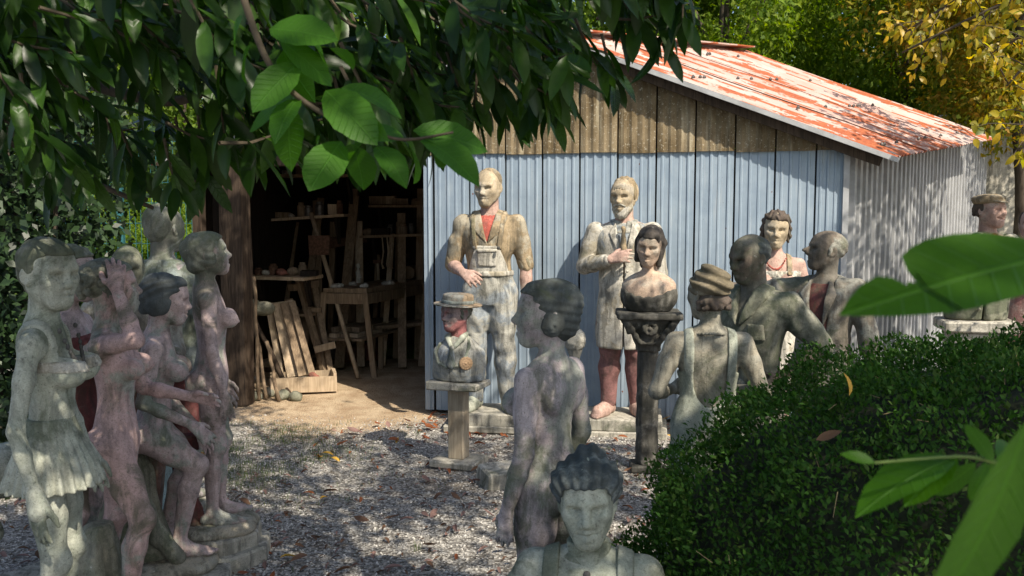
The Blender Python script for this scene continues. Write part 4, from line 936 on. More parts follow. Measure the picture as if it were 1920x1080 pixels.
def boater_bust():
    p = gnd(860, 866); r = empty('bust', (p.x, p.y, 0), R_(-20), 'painted bust of a moustached man in a straw boater, on a wooden post', 'bust')
    m = MB(); m.box((-.15, -.13, -.01), (.15, .13, .03), jit=.006); m.build('foot_slab', M_BASE, r, bevel=.006)
    m = MB(); m.box((-.052, -.048, .03), (.052, .048, .478), taper=.12, jit=.003); m.build('post', m_wood('bleached_post', (.26, .21, .15), (.42, .36, .27)), r, bevel=.004)
    m = MB(); m.box((-.175, -.12, .478), (.175, .12, .525), jit=.006); m.build('shelf_slab', M_BASE, r, bevel=.008)
    z0 = .525; H = 1.28; o = z0 - .60 * H
    J = Human(H, 'm', z0=o, head=(-26, 2, 0), hh=.172)
    K = SD(); K.frame(o=(0, 0, z0)); K.loft([(0, 0, 0, .160, .095), (.06, 0, 0, .172, .105), (.14, 0, 0, .170, .105), (.20, 0, .004, .158, .092), (.245, 0, .01, .105, .07), (.28, 0, .01, .06, .055)]); K.frame(); K.disp((-1, -1, 0), (1, 1, 3), wrinkle(.005, 40, (1, 0, .25))); K.build('torso', M_BLUEW, r, .006)
    B = SD(); J.neckp(B); head_(B, J, nose=1.15, brow=1.1, jaw=.98); B.build('head', m_cast('ruddy_face_paint', (.34, .135, .13), (.34, .26, .25), .40, .1), r, .004)
    h = Hair(J); h.E((0, .12, .08), (.345, .38, .36)).K((-.30, -.08, .1), (-.30, -.06, -.12), .05).K((.30, -.08, .1), (.30, -.06, -.12), .05).cutface(.3, .27, dpt=-.03); h.groove(lambda x, y, z: 40 * (z + y), .012); h.build(r, M_GRHAIR, .0042)
    h = Hair(J); h.K((-.12, -.40, -.205), (0, -.455, -.18), .022, .03).K((.12, -.40, -.205), (0, -.455, -.18), .022, .03); h.build(r, M_DKHAIR, .0035, 'moustache')
    hs = J.hs; t = SD(); hframe(t, J); t.frame(J.hR @ rotm(0, R_(-4), R_(3)), J.hc); t.loft([(.195 * hs, 0, .03 * hs, .66 * hs, .72 * hs), (.225 * hs, 0, .03 * hs, .67 * hs, .73 * hs), (.245 * hs, 0, .03 * hs, .66 * hs, .72 * hs)], capr=.005); t.loft([(.24 * hs, 0, .03 * hs, .42 * hs, .48 * hs), (.40 * hs, 0, .03 * hs, .41 * hs, .47 * hs), (.52 * hs, 0, .03 * hs, .40 * hs, .46 * hs)], k=.006, capr=.012); t.frame(); t.build('boater_hat', m_cast('worn_straw_paint', (.27, .20, .13), (.22, .22, .20), .5, .1, soot=.4), r, .005)
    t = SD(); t.frame(J.hR @ rotm(0, R_(-4), R_(3)), J.hc); t.loft([(.25 * hs, 0, .03 * hs, .435 * hs, .495 * hs), (.36 * hs, 0, .03 * hs, .43 * hs, .49 * hs)], capr=.003); t.frame(); t.build('hat_band', M_SMOCK, r, .005)
    for k in (-1, 1):
        C = SD(); C.frame(o=(0, 0, z0)); C.cap((k * .012, -.082, .222), (k * .05, -.05, .275), .013, .020, k=.004); C.cap((k * .05, -.05, .275), (k * .048, .02, .292), .020, .016, k=.004); C.frame(); C.build('collar', M_CEM, r, .005)
    C = SD(); C.frame(o=(0, 0, z0)); C.ell((0, -.095, .215), (.016, .014, .018)); C.cap((0, -.098, .205), (.0, -.112, .115), .014, .03, k=.006); C.frame(); C.build('tie', M_BLUEW, r, .005)
    C = SD(); C.frame(o=(0, 0, z0)); C.tube([(-.10, -.045, .235), (-.12, -.078, .18), (-.092, -.098, .12), (-.03, -.107, .095), (.04, -.106, .105), (.088, -.092, .16), (.098, -.055, .23), (.07, .0, .275)], .010, .006); C.frame(); C.build('cord', M_CEM, r, .005)
    C = SD(); C.frame(rotm(R_(30), 0, 0), (.092, -.094, z0 + .125))
    for i in range(14):
        a = i / 14 * 2 * math.pi; C.ell((.034 * math.cos(a), 0, .034 * math.sin(a)), (.010, .010, .010), k=.004)
    for i in range(9):
        a = i / 9 * 2 * math.pi; C.ell((.019 * math.cos(a), -.004, .019 * math.sin(a)), (.007, .009, .007), k=.003)
    C.ell((0, 0, 0), (.040, .008, .040), k=.004); C.ell((0, -.006, 0), (.010, .010, .010), k=.003); C.frame(); C.build('rosette', M_BRONZE, r, .004)
def column_and_bust():
    p = gnd(1212, 878); r = empty('column', (p.x, p.y, 0), R_(-4), 'slender dark stone column with carved flower capital', 'column')
    m = MB(); m.box((-.10, -.10, -.01), (.10, .10, .035), jit=.006); m.build('foot', M_STONE, r, bevel=.008)
    S = SD(); S.frame(o=(0, 0, 0)); S.loft([(.03, 0, 0, .072, .072), (.35, 0, 0, .069, .069), (.745, 0, 0, .066, .066)], mod=lambda t, z: 1 - .06 * np.abs(np.sin(t * 6))); S.disp((-1, -1, 0), (1, 1, 2), wrinkle(.003, 60, (.5, .5, 1))); S.build('shaft', M_STONE, r, .006)
    S = SD(); S.loft([(.735, 0, 0, .078, .078), (.755, 0, 0, .074, .074), (.80, 0, 0, .092, .09), (.88, 0, 0, .125, .115), (.93, 0, 0, .17, .14), (.945, 0, 0, .178, .15)], pw=3.2); S.box((0, 0, .958), (.195, .165, .02), rd=.008)
    for i in range(9):
        a = i / 9 * 2 * math.pi; S.ell((.034 * math.cos(a), -.128, .885 + .034 * math.sin(a)), (.017, .022, .017), k=.004)
    S.ell((0, -.135, .885), (.014, .018, .014), k=.004)
    for k in (-1, 1):
        for j in range(4): S.ell((k * (.055 + .025 * j), -.10 - .012 * j, .80 + .036 * j), (.02, .02, .028), rotm(0, .3, k * .5), k=.006)
        S.tube([(k * .09, -.115, .83), (k * .06, -.105, .80), (0, -.10, .79)], .010, .006); S.tube([(k * .16, -.13, .93), (k * .14, -.135, .90), (k * .125, -.12, .86)], .014, .006)
    S.disp((-1, -1, 0), (1, 1, 2), wrinkle(.003, 110, (.6, .5, 1))); S.build('capital', M_STONE, r, .006)
    b = empty('bust', (p.x, p.y, .978), R_(-16), 'bust of a long-haired woman with bare shoulders on the stone column', 'bust')
    H = 1.32; J = Human(H, 'f', z0=-.63 * H, head=(-4, 10, 6), hh=.172)
    K = SD(); K.loft([(0, 0, 0, .125, .085), (.05, 0, 0, .155, .105), (.12, 0, -.002, .162, .112), (.17, 0, .004, .160, .10), (.205, 0, .008, .125, .075), (.24, 0, .01, .06, .052)]); J.neckp(K); head_(K, J, smile=.4, chin=1.05); K.build('body', m_cast('peach_worn_paint', (.52, .38, .28), (.45, .38, .30), .42, .05, soot=.2), b, .006, .22, .004)
    D = SD(); D.loft([(0, 0, 0, .128, .088), (.05, 0, 0, .163, .113), (.115, 0, -.002, .171, .121), (.14, 0, 0, .166, .114)], mod=lambda t, z: 1 + .02 * np.sin(t * 15) , capr=.004); D._add((-2, -2, -2), (2, 2, 2), lambda X, Y, Z: Z - (.135 - .35 * np.clip(-Y, 0, .2) + 1.2 * X * X + .004 * np.sin(X * 120)), .004, 'i'); D.build('bodice', M_STONE, b, .005)
    h = Hair(J); h.front(); h.E((0, .08, .14), (.365, .43, .385)).K((-.30, -.02, .1), (-.30, -.02, -.42), .12, .09).K((.30, -.02, .1), (.28, -.06, -.50), .12, .07).K((-.2, .26, .0), (-.15, .22, -.6), .2, .12).K((.2, .26, .0), (.15, .22, -.6), .2, .12).K((-.22, -.28, .32), (.0, -.34, .37), .07, .05).K((.22, -.28, .32), (0, -.34, .37), .07, .05); h.cutface(.25, .235, dpt=-.12); h.groove(lambda x, y, z: 30 * (np.abs(x) + .5 * y) + 2 * np.sin(6 * z), .012); h.build(b, m_cast('dark_brown_hair_paint', (.065, .055, .048), (.12, .105, .09), .35, .1), .0042)
def nude_back_woman():
    r = statue('nude statue of a woman seen from behind with a coiled bun over her ear', 1028, 700, 3.05, -126)
    H = 1.325; J = Human(H, 'f', z0=.01, head=(38, -3, 0), hh=.170, arms={1: dict(el=(.135, .02, .60), wr=(.138, -.03, .45), hd=(.02, -.1, -1), hn=(1, .1, 0), curl=.2), -1: dict(el=(-.15, .01, .60), wr=(-.14, -.05, .47))})
    B = SD(); J.torso_parts(B, breast=1.05, butt=1.12); J.neckp(B); [J.arm(B, k, m=1.06) for k in (-1, 1)]; [J.leg(B, k, m=1.1) for k in (-1, 1)]; head_(B, J, nose=1.1)
    B.frame(o=(0, 0, .01)); B.tube([(0, .078 * H, .78 * H), (0, .070 * H, .70 * H), (0, .058 * H, .60 * H), (0, .072 * H, .54 * H)], .012, .02, 's')
    for k in (-1, 1): B.ell((k * .05 * H, .052 * H, .735 * H), (.038 * H, .018 * H, .05 * H), rotm(0, 0, k * .3), k=.02)
    B.frame(); B.build('body', M_NUDE3, r, .0058, J.neck[2] - .01, .0035)
    h = Hair(J); h.front(); h.E((0, .10, .15), (.375, .44, .38)).E((0, .22, -.12), (.31, .28, .3)).cutface(.27, .27, dpt=-.09).groove(lambda x, y, z: 52 * (z + .25 * y * y), .008)
    for k in (-1, 1):
        pts = []
        for i in range(26):
            a = i / 25 * 2.6 * 2 * math.pi; q = .15 - .0047 * i; pts.append((k * (.36 + .0035 * i), .06 + q * math.cos(a), -.16 + q * math.sin(a)))
        for i in range(25): h.K(pts[i], pts[i + 1], .036, .036, .004)
        h.E((k * .33, .06, -.16), (.05, .15, .15))
    h.build(r, M_DKHAIR, .0036)
    plinth(r, .42, .42, .03, -.005)
def front_woman():
    r = statue('grey-green statue of a woman with swept-up hair and high collar at the bottom', 1104, 1040, 2.36, -8)
    H = 1.33; dr = .303
    J = Human(H, 'f', z0=.0, drop=dr, head=(2, 3, -3), hh=.165, wide=1.08, arms={-1: dict(el=(-.20, -.05, .64), wr=(-.17, -.20, .58), curl=.5), 1: dict(el=(.165, -.02, .615), wr=(.10, -.16, .58), curl=.5)})
    B = SD(); J.torso_parts(B, butt=0); J.neckp(B, .002); [J.arm(B, k) for k in (-1, 1)]; head_(B, J, smile=.5, nose=.95); B.build('body', M_CEM, r, .0065, J.neck[2] + .005, .0024)
    h = Hair(J); h.front(1.1); h.E((0, .09, .17), (.44, .45, .34)).E((.04, .28, .46), (.19, .19, .12)).E((-.2, -.14, .24), (.2, .2, .16)).E((.2, -.14, .24), (.2, .2, .16)).cutface(.24, .275, dpt=-.10)
    h.groove(lambda x, y, z: 30 * np.arctan2(x, z + .22) + 1.2 * np.sin(5 * y), .016); h.build(r, m_cast('blue_grey_streaked_hair', (.065, .078, .082), (.19, .21, .20), .48, .15), .0026)
    K = SD(); J.trunk(K, .014, (.50 * H, .80 * H)); J.tframe(K)
    for k in (-1, 1): K.cap((0, .012 * H, .80 * H), (k * .088 * J.wide * H, .008 * H, .771 * H), .028 * H + .014, .030 * H + .014, k=.03); K.ell((k * .046 * H, -.06 * H, .705 * H), (.037 * H + .014, .042 * H + .014, .038 * H + .014), k=.03)
    K.frame(); [J.arm(K, k, .012, to=.88, hand=False) for k in (-1, 1)]; K.disp((-1, -1, -1), (1, 1, 3), wrinkle(.003, 45, (1, .3, .6))); K.build('blouse', M_CEM, r, .006)
    C = SD(); n = J.neck; C.frame(o=(n[0], n[1] - .006, n[2])); C.loft([(-.035, 0, 0, .066, .062), (.0, 0, 0, .058, .054), (.045, 0, -.004, .060, .056)], capr=.004); C.frame(); C.build('high_collar', M_CEM, r, .0045)
    for k in (-1, 1):
        patch(J, 'vest_edge', M_CEM, r, .026, lambda X, Z, k=k: np.abs(X * k - .074 + .9 * np.maximum(.74 - Z, 0) ** 1.3) - .0165, -1, .0045)
    for i, (x, z) in enumerate(((.0, .80), (.012, .782))):
        S = SD(); J.tframe(S); S.ell((x, -.072 * H - .012 * i, z * H), (.011, .009, .011)); S.frame(); S.build('button', M_BEAD, r, .004)
    S = SD(); S.loft([(0, 0, -.06, .27, .32), (.15, 0, -.08, .25, .30), (.26, 0, -.07, .21, .25), (.34, 0, 0, .15, .11), (.42, 0, 0, .12, .085)], mod=lambda t, z: 1 + .03 * np.sin(t * 10)); S.build('skirt', M_CEM, r, .009)

# ---- right group behind the box bush
def turban_woman():
    r = statue('statue of a woman in a twisted turban and low-backed dress, seen from behind', 1330, 600, 3.62, 176)
    H = 1.27; z0 = .08; J = Human(H, 'f', z0=z0, head=(32, 2, 0), hh=.155, wide=1.02, arms={-1: dict(el=(-.165, .03, .62), wr=(-.10, -.12, .60)), 1: dict(el=(.165, .03, .62), wr=(.10, -.12, .60))})
    B = SD(); J.torso_parts(B, butt=0); J.neckp(B); [J.arm(B, k, m=1.08) for k in (-1, 1)]; head_(B, J); [J.leg(B, k) for k in (-1, 1)]; B.build('body', M_CEM2, r, .006, J.neck[2], .004)
    D = SD(); shell(J, D, .010); D.frame(o=(0, 0, z0)); D.loft([(.02, 0, 0, .17 * H, .15 * H), (.25 * H, 0, 0, .135 * H, .115 * H), (.45 * H, 0, .002, .116 * H, .09 * H), (.52 * H, 0, .004, .114 * H, .088 * H), (.60 * H, 0, 0, .090 * H, .066 * H)], mod=lambda t, z: 1 + .02 * np.sin(t * 9) * np.clip((.45 * H - z) * 2, 0, 1)); D.frame()
    def cl(X, Y, Z):
        z = (Z - z0) / H; x = np.abs(X) / H
        hole = np.sqrt(x**2 + (np.minimum(z - .66, 0) * .62)**2) - .052
        return np.maximum(np.maximum(x - np.where(z > .68, .082 + .0 * z, .5), z - .83), np.where(Y > 0, -hole, -1.)) * H
    D.clip(cl); D.build('dress', M_CEM, r, .0055)
    h = Hair(J); h.E((0, .14, -.12), (.34, .30, .26)); rr = random.Random(5)
    for i in range(40): a = rr.uniform(-.2, math.pi + .2); h.E((.33 * math.cos(a), .14 + .29 * math.sin(a), -.22 + rr.uniform(-.08, .1)), (.055, .055, .055), .006)
    h.cutface(.3, .25); h.build(r, M_BRHAIR, .0045)
    t = Hair(J); t.E((0, .08, .18), (.40, .46, .35)).E((.05, .05, .50), (.16, .2, .10)); 
    R, c, hh = J.hR, J.hc, J.hs
    t.groove(lambda x, y, z: 30 * (z - .35 * x + .25 * y) + 2.0 * np.sin(4 * x + 3 * y), .030); t.S._add((-2, -2, -2), (2, 2, 4), (lambda X, Y, Z: -(R[0, 2] * (X - c[0]) + R[1, 2] * (Y - c[1]) + R[2, 2] * (Z - c[2])) - .02 * hh), .006, 'i'); t.build(r, m_cast('turban_paint', (.19, .155, .10), (.25, .21, .15), .5, .15), .0042, 'turban')
    N = SD(); n = J.neck
    for i in range(26): a = i / 26 * 2 * math.pi; N.ell((n[0] + .062 * math.cos(a), n[1] + .012 + .062 * math.sin(a), n[2] - .012 + .012 * math.sin(a)), (.0075, .0075, .0075), k=.002)
    N.build('bead_necklace', M_CEM2, r, .004)
    plinth(r, .4, .4, .08)
def rolled_sleeve_man():
    r = statue('dark statue of a man in a shirt with rolled sleeves, hand on hip, looking left', 1412, 560, 4.25, -48)
    H = 1.43; z0 = .05; J = Human(H, 'm', z0=z0, head=(-16, 10, 0), hh=.150, wide=1.0, arms={1: dict(el=(.205, .085, .645), wr=(.115, .0, .545), hd=(-.5, -.6, -.5), hn=(.6, .5, .4), curl=.3), -1: dict(el=(-.155, .0, .61), wr=(-.14, -.06, .48))})
    B = SD(); J.torso_parts(B, pec=0); J.neckp(B, .003); [J.arm(B, k, m=1.08) for k in (-1, 1)]; head_(B, J, nose=1.15, brow=1.15); B.build('body', m_cast('dark_bronze_cement', (.15, .115, .09), (.17, .16, .13), .5, .35), r, .007, J.neck[2] + .01, .004)
    K = SD(); shell(J, K, .018); [J.arm(K, k, .017, to=-.05, hand=False) for k in (-1, 1)]; K.clip(lambda X, Y, Z: np.maximum(.47 * H - (Z - z0), Z - z0 - .822 * H))
    K.disp((-1, -1, 0), (1, 1, 3), wrinkle(.009, 30, (.7, .5, .8), .9))
    K.clip(lambda X, Y, Z: -np.maximum(np.abs(X) - .32 * (Z - z0 - .70 * H), np.maximum(.70 * H - (Z - z0), Y)) * .9); K.build('shirt', M_OLIVE, r, .0055)
    for k in (-1, 1):
        C = SD(); e = J.el[k]; a = J.sh[k]; d = (e - a) / np.linalg.norm(e - a); C.cap(e - d * .045, e - d * .015, .054, .052, k=.004); C.disp((-1, -1, 0), (1, 1, 3), wrinkle(.007, 110, (.8, .5, .6))); C.build('rolled_cuff', M_OLIVE, r, .0055)
        pg = tri_((.0, .70), (.052, .745), (.078, .80), (.072, .85), (.036, .85)); patch(J, 'collar_flap', M_OLIVE, r, .030, lambda X, Z, k=k: pg(X * k, Z), -1, .0055)
    patch(J, 'breast_pocket', M_OLIVE, r, .028, tri_((.035, .66), (.085, .66), (.085, .715), (.035, .715)), -1, .0055)
    T = SD(); J.trunk(T, .020, (.44 * H, .54 * H)); [J.leg(T, k, .02, to=.97) for k in (-1, 1)]; T.build('trousers', M_COAT, r, .010)
    h = Hair(J); h.E((0, .13, .10), (.355, .385, .37)).cutface(.50, .255, dpt=.06); h.cutface(.26, .34, dpt=-.03); h.E((0, -.33, .36), (.24, .28, .22), .01, 's'); h.groove(lambda x, y, z: 36 * (z + .5 * y), .010); h.build(r, M_DKHAIR, .0045)
    plinth(r, .4, .4, .05)
def long_nose_man():
    r = statue('statue of a long-nosed man in profile with one arm stretched out', 1545, 560, 4.95, -38)
    H = 1.43; z0 = .05; J = Human(H, 'm', z0=z0, head=(-48, -8, 0), hh=.150, arms={-1: dict(el=(-.255, -.03, .755), wr=(-.385, -.085, .775), hd=(-1, -.35, .15), hn=(.2, .1, 1), curl=.7), 1: dict(el=(.165, .01, .62), wr=(.185, -.01, .47))})
    B = SD(); J.torso_parts(B, pec=0); J.neckp(B); [J.arm(B, k) for k in (-1, 1)]; head_(B, J, nose=1.2, brow=1.35, chin=1.15, smile=.8)
    hframe(B, J); B.cap(np.array((0, -.40, .03)) * J.hs, np.array((0, -.60, -.085)) * J.hs, .035 * J.hs, .042 * J.hs, k=.012); B.frame(); B.build('body', m_cast('brown_bronze_cement', (.165, .135, .105), (.19, .17, .14), .5, .25), r, .0075, J.neck[2] + .02, .0042)
    U = SD(); J.trunk(U, .010, (.52 * H, .80 * H)); U.build('red_undershirt', M_WINE, r, .008)
    K = SD(); shell(J, K, .018); [J.arm(K, k, .016, to=.12, hand=False) for k in (-1, 1)]; K.frame(o=(0, 0, z0)); K.loft([(.33 * H, 0, 0, .112 * H, .092 * H), (.5 * H, 0, 0, .108 * H, .084 * H), (.6 * H, 0, 0, .100 * H, .074 * H)], mod=lambda t, z: 1 + .03 * np.sin(t * 8)); K.frame()
    K.disp((-1, -1, 0), (1, 1, 3), wrinkle(.008, 28, (.9, .3, .5), .2))
    K.clip(lambda X, Y, Z: -np.maximum(np.abs(X) - .035 - .11 * (Z - z0 - .55 * H), np.maximum(.55 * H - (Z - z0), Y)) * .9); K.build('jacket', M_COAT, r, .006)
    for k in (-1, 1):
        pg = tri_((.022, .64), (.060, .70), (.080, .745), (.070, .762), (.084, .80), (.072, .85), (.038, .85)); patch(J, 'lapel', M_COAT, r, .029, lambda X, Z, k=k: pg(X * k, Z), -1, .0055)
        C = SD(); e = J.el[k]; w = J.wr[k]; d = (w - e) / np.linalg.norm(w - e); C.cap(e + d * .0, e + d * .03, .050, .049, k=.004); C.build('turned_cuff', M_COAT, r, .006)
    T = SD(); [J.leg(T, k, .02, to=.97) for k in (-1, 1)]; T.build('trousers', M_COAT, r, .011)
    h = Hair(J); h.E((0, .12, .12), (.35, .40, .36)).K((-.31, -.04, .08), (-.31, -.06, -.10), .05).K((.31, -.04, .08), (.31, -.06, -.10), .05).cutface(.34, .29, dpt=-.02); h.groove(lambda x, y, z: 34 * (z + .6 * y), .008); h.build(r, M_COAT, .0045)
    plinth(r, .4, .4, .05)
def fringe_woman():
    r = statue('statue of a woman with a wavy fringe and frilled neckline, close to the wall', 1452, 470, 5.9, -10)
    H = 1.50; z0 = .07; J = Human(H, 'f', z0=z0, head=(-4, 2, 3), hh=.158); B = SD(); J.torso_parts(B, butt=0); J.neckp(B); [J.arm(B, k) for k in (-1, 1)]; [J.leg(B, k) for k in (-1, 1)]; B.build('body', M_WARM, r, .008)
    Hd = SD(); head_(Hd, J); Hd.build('head', M_FACE, r, .0042)
    D = SD(); J.trunk(D, .012, (.5 * H, .745 * H)); D.frame(o=(0, 0, z0)); D.loft([(.22 * H, 0, 0, .15 * H, .13 * H), (.45 * H, 0, 0, .12 * H, .10 * H), (.6 * H, 0, 0, .09 * H, .065 * H)], mod=lambda t, z: 1 + .03 * np.sin(t * 10)); D.frame(); D.build('dress', M_WHITE, r, .008)
    L = SD(); J.trunk(L, .022, (.722 * H, .752 * H), capr=.004); L.disp((-1, -1, 0), (1, 1, 3), lambda X, Y, Z: .006 * np.sin(X * 190) * np.sin(Z * 160 + Y * 120)); L.build('frilled_neckline', M_WHITE, r, .006)
    for k in (-1, 1): patch(J, 'strap', M_OCHRE, r, .012, lambda X, Z, k=k: np.maximum(np.abs(X * k - .060) - .012, .735 - Z), 0, .006)
    N = SD(); N.frame(o=(0, 0, z0))
    for i in range(17): t = i / 16 * 2 - 1; N.ell((.045 * H * t, -(.03 + .032 * (1 - abs(t)) ** .6) * H - .014, (.805 - .045 * (1 - t * t)) * H), (.008, .007, .008), k=.001)
    N.frame(); N.build('necklace', M_RED, r, .005)
    h = Hair(J); h.E((0, .09, .16), (.385, .44, .38)).E((-.33, .04, -.10), (.09, .17, .26)).E((.33, .04, -.10), (.09, .17, .26)).E((0, .3, -.1), (.3, .2, .25)); h.E((0, -.25, .30), (.27, .17, .12)).cutface(.23, .25, dpt=-.13); h.groove(lambda x, y, z: 30 * (np.abs(x) * .6 + z) + 3 * np.sin(20 * x), .020); h.build(r, M_BRHAIR, .0045)
    plinth(r, .4, .4, .07)
def jacket_bust():
    p = at(1828, 600, 6.0); r = empty('bust', (p.x, 6.0, 0), R_(-12), 'mossy grey bust in a buttoned jacket on a stone block, behind the bush', 'bust')
    m = MB(); m.box((-.16, -.14, -.01), (.16, .14, .79), jit=.006); m.build('pedestal', M_BASE, r, bevel=.008)
    m = MB(); m.box((-.225, -.17, .792), (.225, .17, .865), jit=.006); m.build('block', M_BASE, r, bevel=.01)
    z0 = .865; H = 1.36; J = Human(H, 'm', z0=z0 - .58 * H, head=(-10, 0, 0)); K = SD(); K.frame(o=(0, 0, z0)); K.loft([(0, 0, 0, .19, .11), (.1, 0, 0, .20, .12), (.18, 0, 0, .205, .12), (.26, 0, .005, .19, .10), (.30, 0, .01, .12, .07), (.34, 0, .01, .06, .055)]); K.frame(); K.disp((-1, -1, 0), (1, 1, 3), wrinkle(.008, 34, (1, .2, .4))); K._add((-.05, -.3, z0), (.05, 0, z0 + .3), lambda X, Y, Z: np.maximum(np.abs(X - .02) - .005, Y + .05), .004, 's'); K.build('torso', M_OLIVE, r, .007)
    B = SD(); J.neckp(B); head_(B, J); B.build('head', M_OLIVE, r, .005); h = Hair(J); h.E((0, .1, .14), (.35, .41, .37)).cutface(.3, .28); h.build(r, M_GRHAIR, .005)
    for i in range(3): S = SD(); S.ell((-.01, -.128, z0 + .08 + .075 * i), (.013, .012, .013)); S.build('button', M_OLIVE, r, .005)
    for k in (-1, 1): C = SD(); C.frame(o=(0, 0, z0)); C.cap((k * .02, -.125, .22), (k * .085, -.09, .31), .014, .035, k=.006); C.cap((k * .085, -.09, .31), (k * .06, .02, .385), .03, .024, k=.006); C.frame(); C.build('lapel', M_OLIVE, r, .006)
def laughing_man():
    r = statue('statue of a laughing man in a cap and white jacket by the side wall', 1856, 400, 6.8, 12)
    H = 1.62; z0 = .08; J = Human(H, 'm', z0=z0, head=(10, -4, 0)); B = SD(); J.torso_parts(B, pec=0); J.neckp(B); [J.arm(B, k) for k in (-1, 1)]; [J.leg(B, k) for k in (-1, 1)]; head_(B, J, smile=1.6, nose=1.15, openm=.018); B.build('body', M_WARM, r, .008, J.neck[2], .0045)
    K = SD(); J.trunk(K, .022, (.44 * H, .805 * H)); [J.arm(K, k, .015, to=.92, hand=False) for k in (-1, 1)]; K.disp((-1, -1, 0), (1, 1, 3), wrinkle(.006, 30, (1, .2, .5))); K.build('jacket', M_WHITE, r, .008)
    T = SD(); [J.leg(T, k, .02, to=.97) for k in (-1, 1)]; T.build('trousers', M_COAT, r, .011)
    S = SD(); n = J.neck; S.ell((n[0], n[1] - .07, n[2] - .005), (.03, .02, .03)); S.cap((n[0], n[1] - .075, n[2]), (n[0], n[1] - .11, n[2] - .09), .016, .03); S.build('red_tie', M_RED, r, .006)
    h = Hair(J); h.E((0, .12, .10), (.365, .40, .36)); rr = random.Random(9)
    for i in range(30): a = rr.uniform(-.3, math.pi + .3); h.E((.35 * math.cos(a), .12 + .36 * math.sin(a), rr.uniform(-.12, .15)), (.06, .06, .06), .006)
    h.cutface(.3, .27, dpt=-.05); h.build(r, M_BRHAIR, .005)
    t = SD(); t.frame(J.hR, J.hc); hs = J.hs; t.loft([(.20 * hs, 0, .04 * hs, .385 * hs, .45 * hs), (.32 * hs, 0, .05 * hs, .43 * hs, .49 * hs), (.45 * hs, 0, .07 * hs, .36 * hs, .42 * hs), (.50 * hs, 0, .08 * hs, .2 * hs, .25 * hs)]); t.ell((0, -.42 * hs, .24 * hs), (.28 * hs, .2 * hs, .03 * hs), rotm(0, .15), k=.01); t.frame(); t.build('cap', M_OCHRE, r, .005)
    plinth(r, .42, .42, .08)
def edge_woman():
    r = statue('pink statue of a woman cut off by the right edge of the picture', 1935, 450, 6.2, -30)
    H = 1.52; J = Human(H, 'f', z0=.08, arms={-1: dict(el=(-.17, -.01, .62), wr=(-.18, -.08, .48))}); B = SD(); J.torso_parts(B, butt=0); J.neckp(B); [J.arm(B, k) for k in (-1, 1)]; [J.leg(B, k) for k in (-1, 1)]; head_(B, J); B.build('body', M_WARM, r, .009, J.neck[2], .005)
    h = Hair(J); h.E((0, .1, .14), (.37, .43, .38)).E((0, .3, -.1), (.33, .2, .3)).cutface(.27, .26); h.build(r, M_BRHAIR, .006)
    D = SD(); J.trunk(D, .014, (.46 * H, .735 * H)); D.frame(o=(0, 0, .08)); D.loft([(.1 * H, 0, 0, .16 * H, .14 * H), (.45 * H, 0, 0, .115 * H, .09 * H), (.6 * H, 0, 0, .085 * H, .065 * H)]); D.frame(); D.build('dress', M_MAROON, r, .01); plinth(r, .4, .4, .08)
STATUES = [skirt_woman, hidden_woman, raised_arm_woman, leaning_woman, standing_woman, caped_man, dark_man, pale_woman, dog_statue, overalls_man, coat_man, boater_bust, column_and_bust, nude_back_woman, front_woman, turban_woman, rolled_sleeve_man, long_nose_man, fringe_woman, jacket_bust, laughing_man, edge_woman]
for f_ in STATUES: f_()

# finer pieces belong to the piece of clothing or the head they sit on
SUBS = dict(collar_flap='shirt', rolled_cuff='shirt', breast_pocket='shirt', lapel=('coat', 'jacket'), cuff='coat', turned_cuff='jacket', bib_pocket='bib', pocket_hem='bib', hat_band='boater_hat', hair=('head', 'body'), cropped_hair='head', moustache='head', beard='head', turban='body', lace_trim='camisole', shirt_collar='shirt', vest_edge='blouse', frilled_neckline='dress', red_tie='jacket', high_collar='blouse', waistband='trousers', rosette='torso', cap='body', collar='torso', cord='torso', tie=('shirt', 'torso'))
for o in list(COL.objects):
    if o.parent and o.parent.parent is None and o.parent.get('category') in ('statue', 'bust'):
        k = SUBS.get(o.name.split('.')[0]); k = (k,) if isinstance(k, str) else (k or ())
        for nm in k:
            q = [c for c in o.parent.children if c.name.split('.')[0] == nm]
            if q: o.parent = q[0]; break
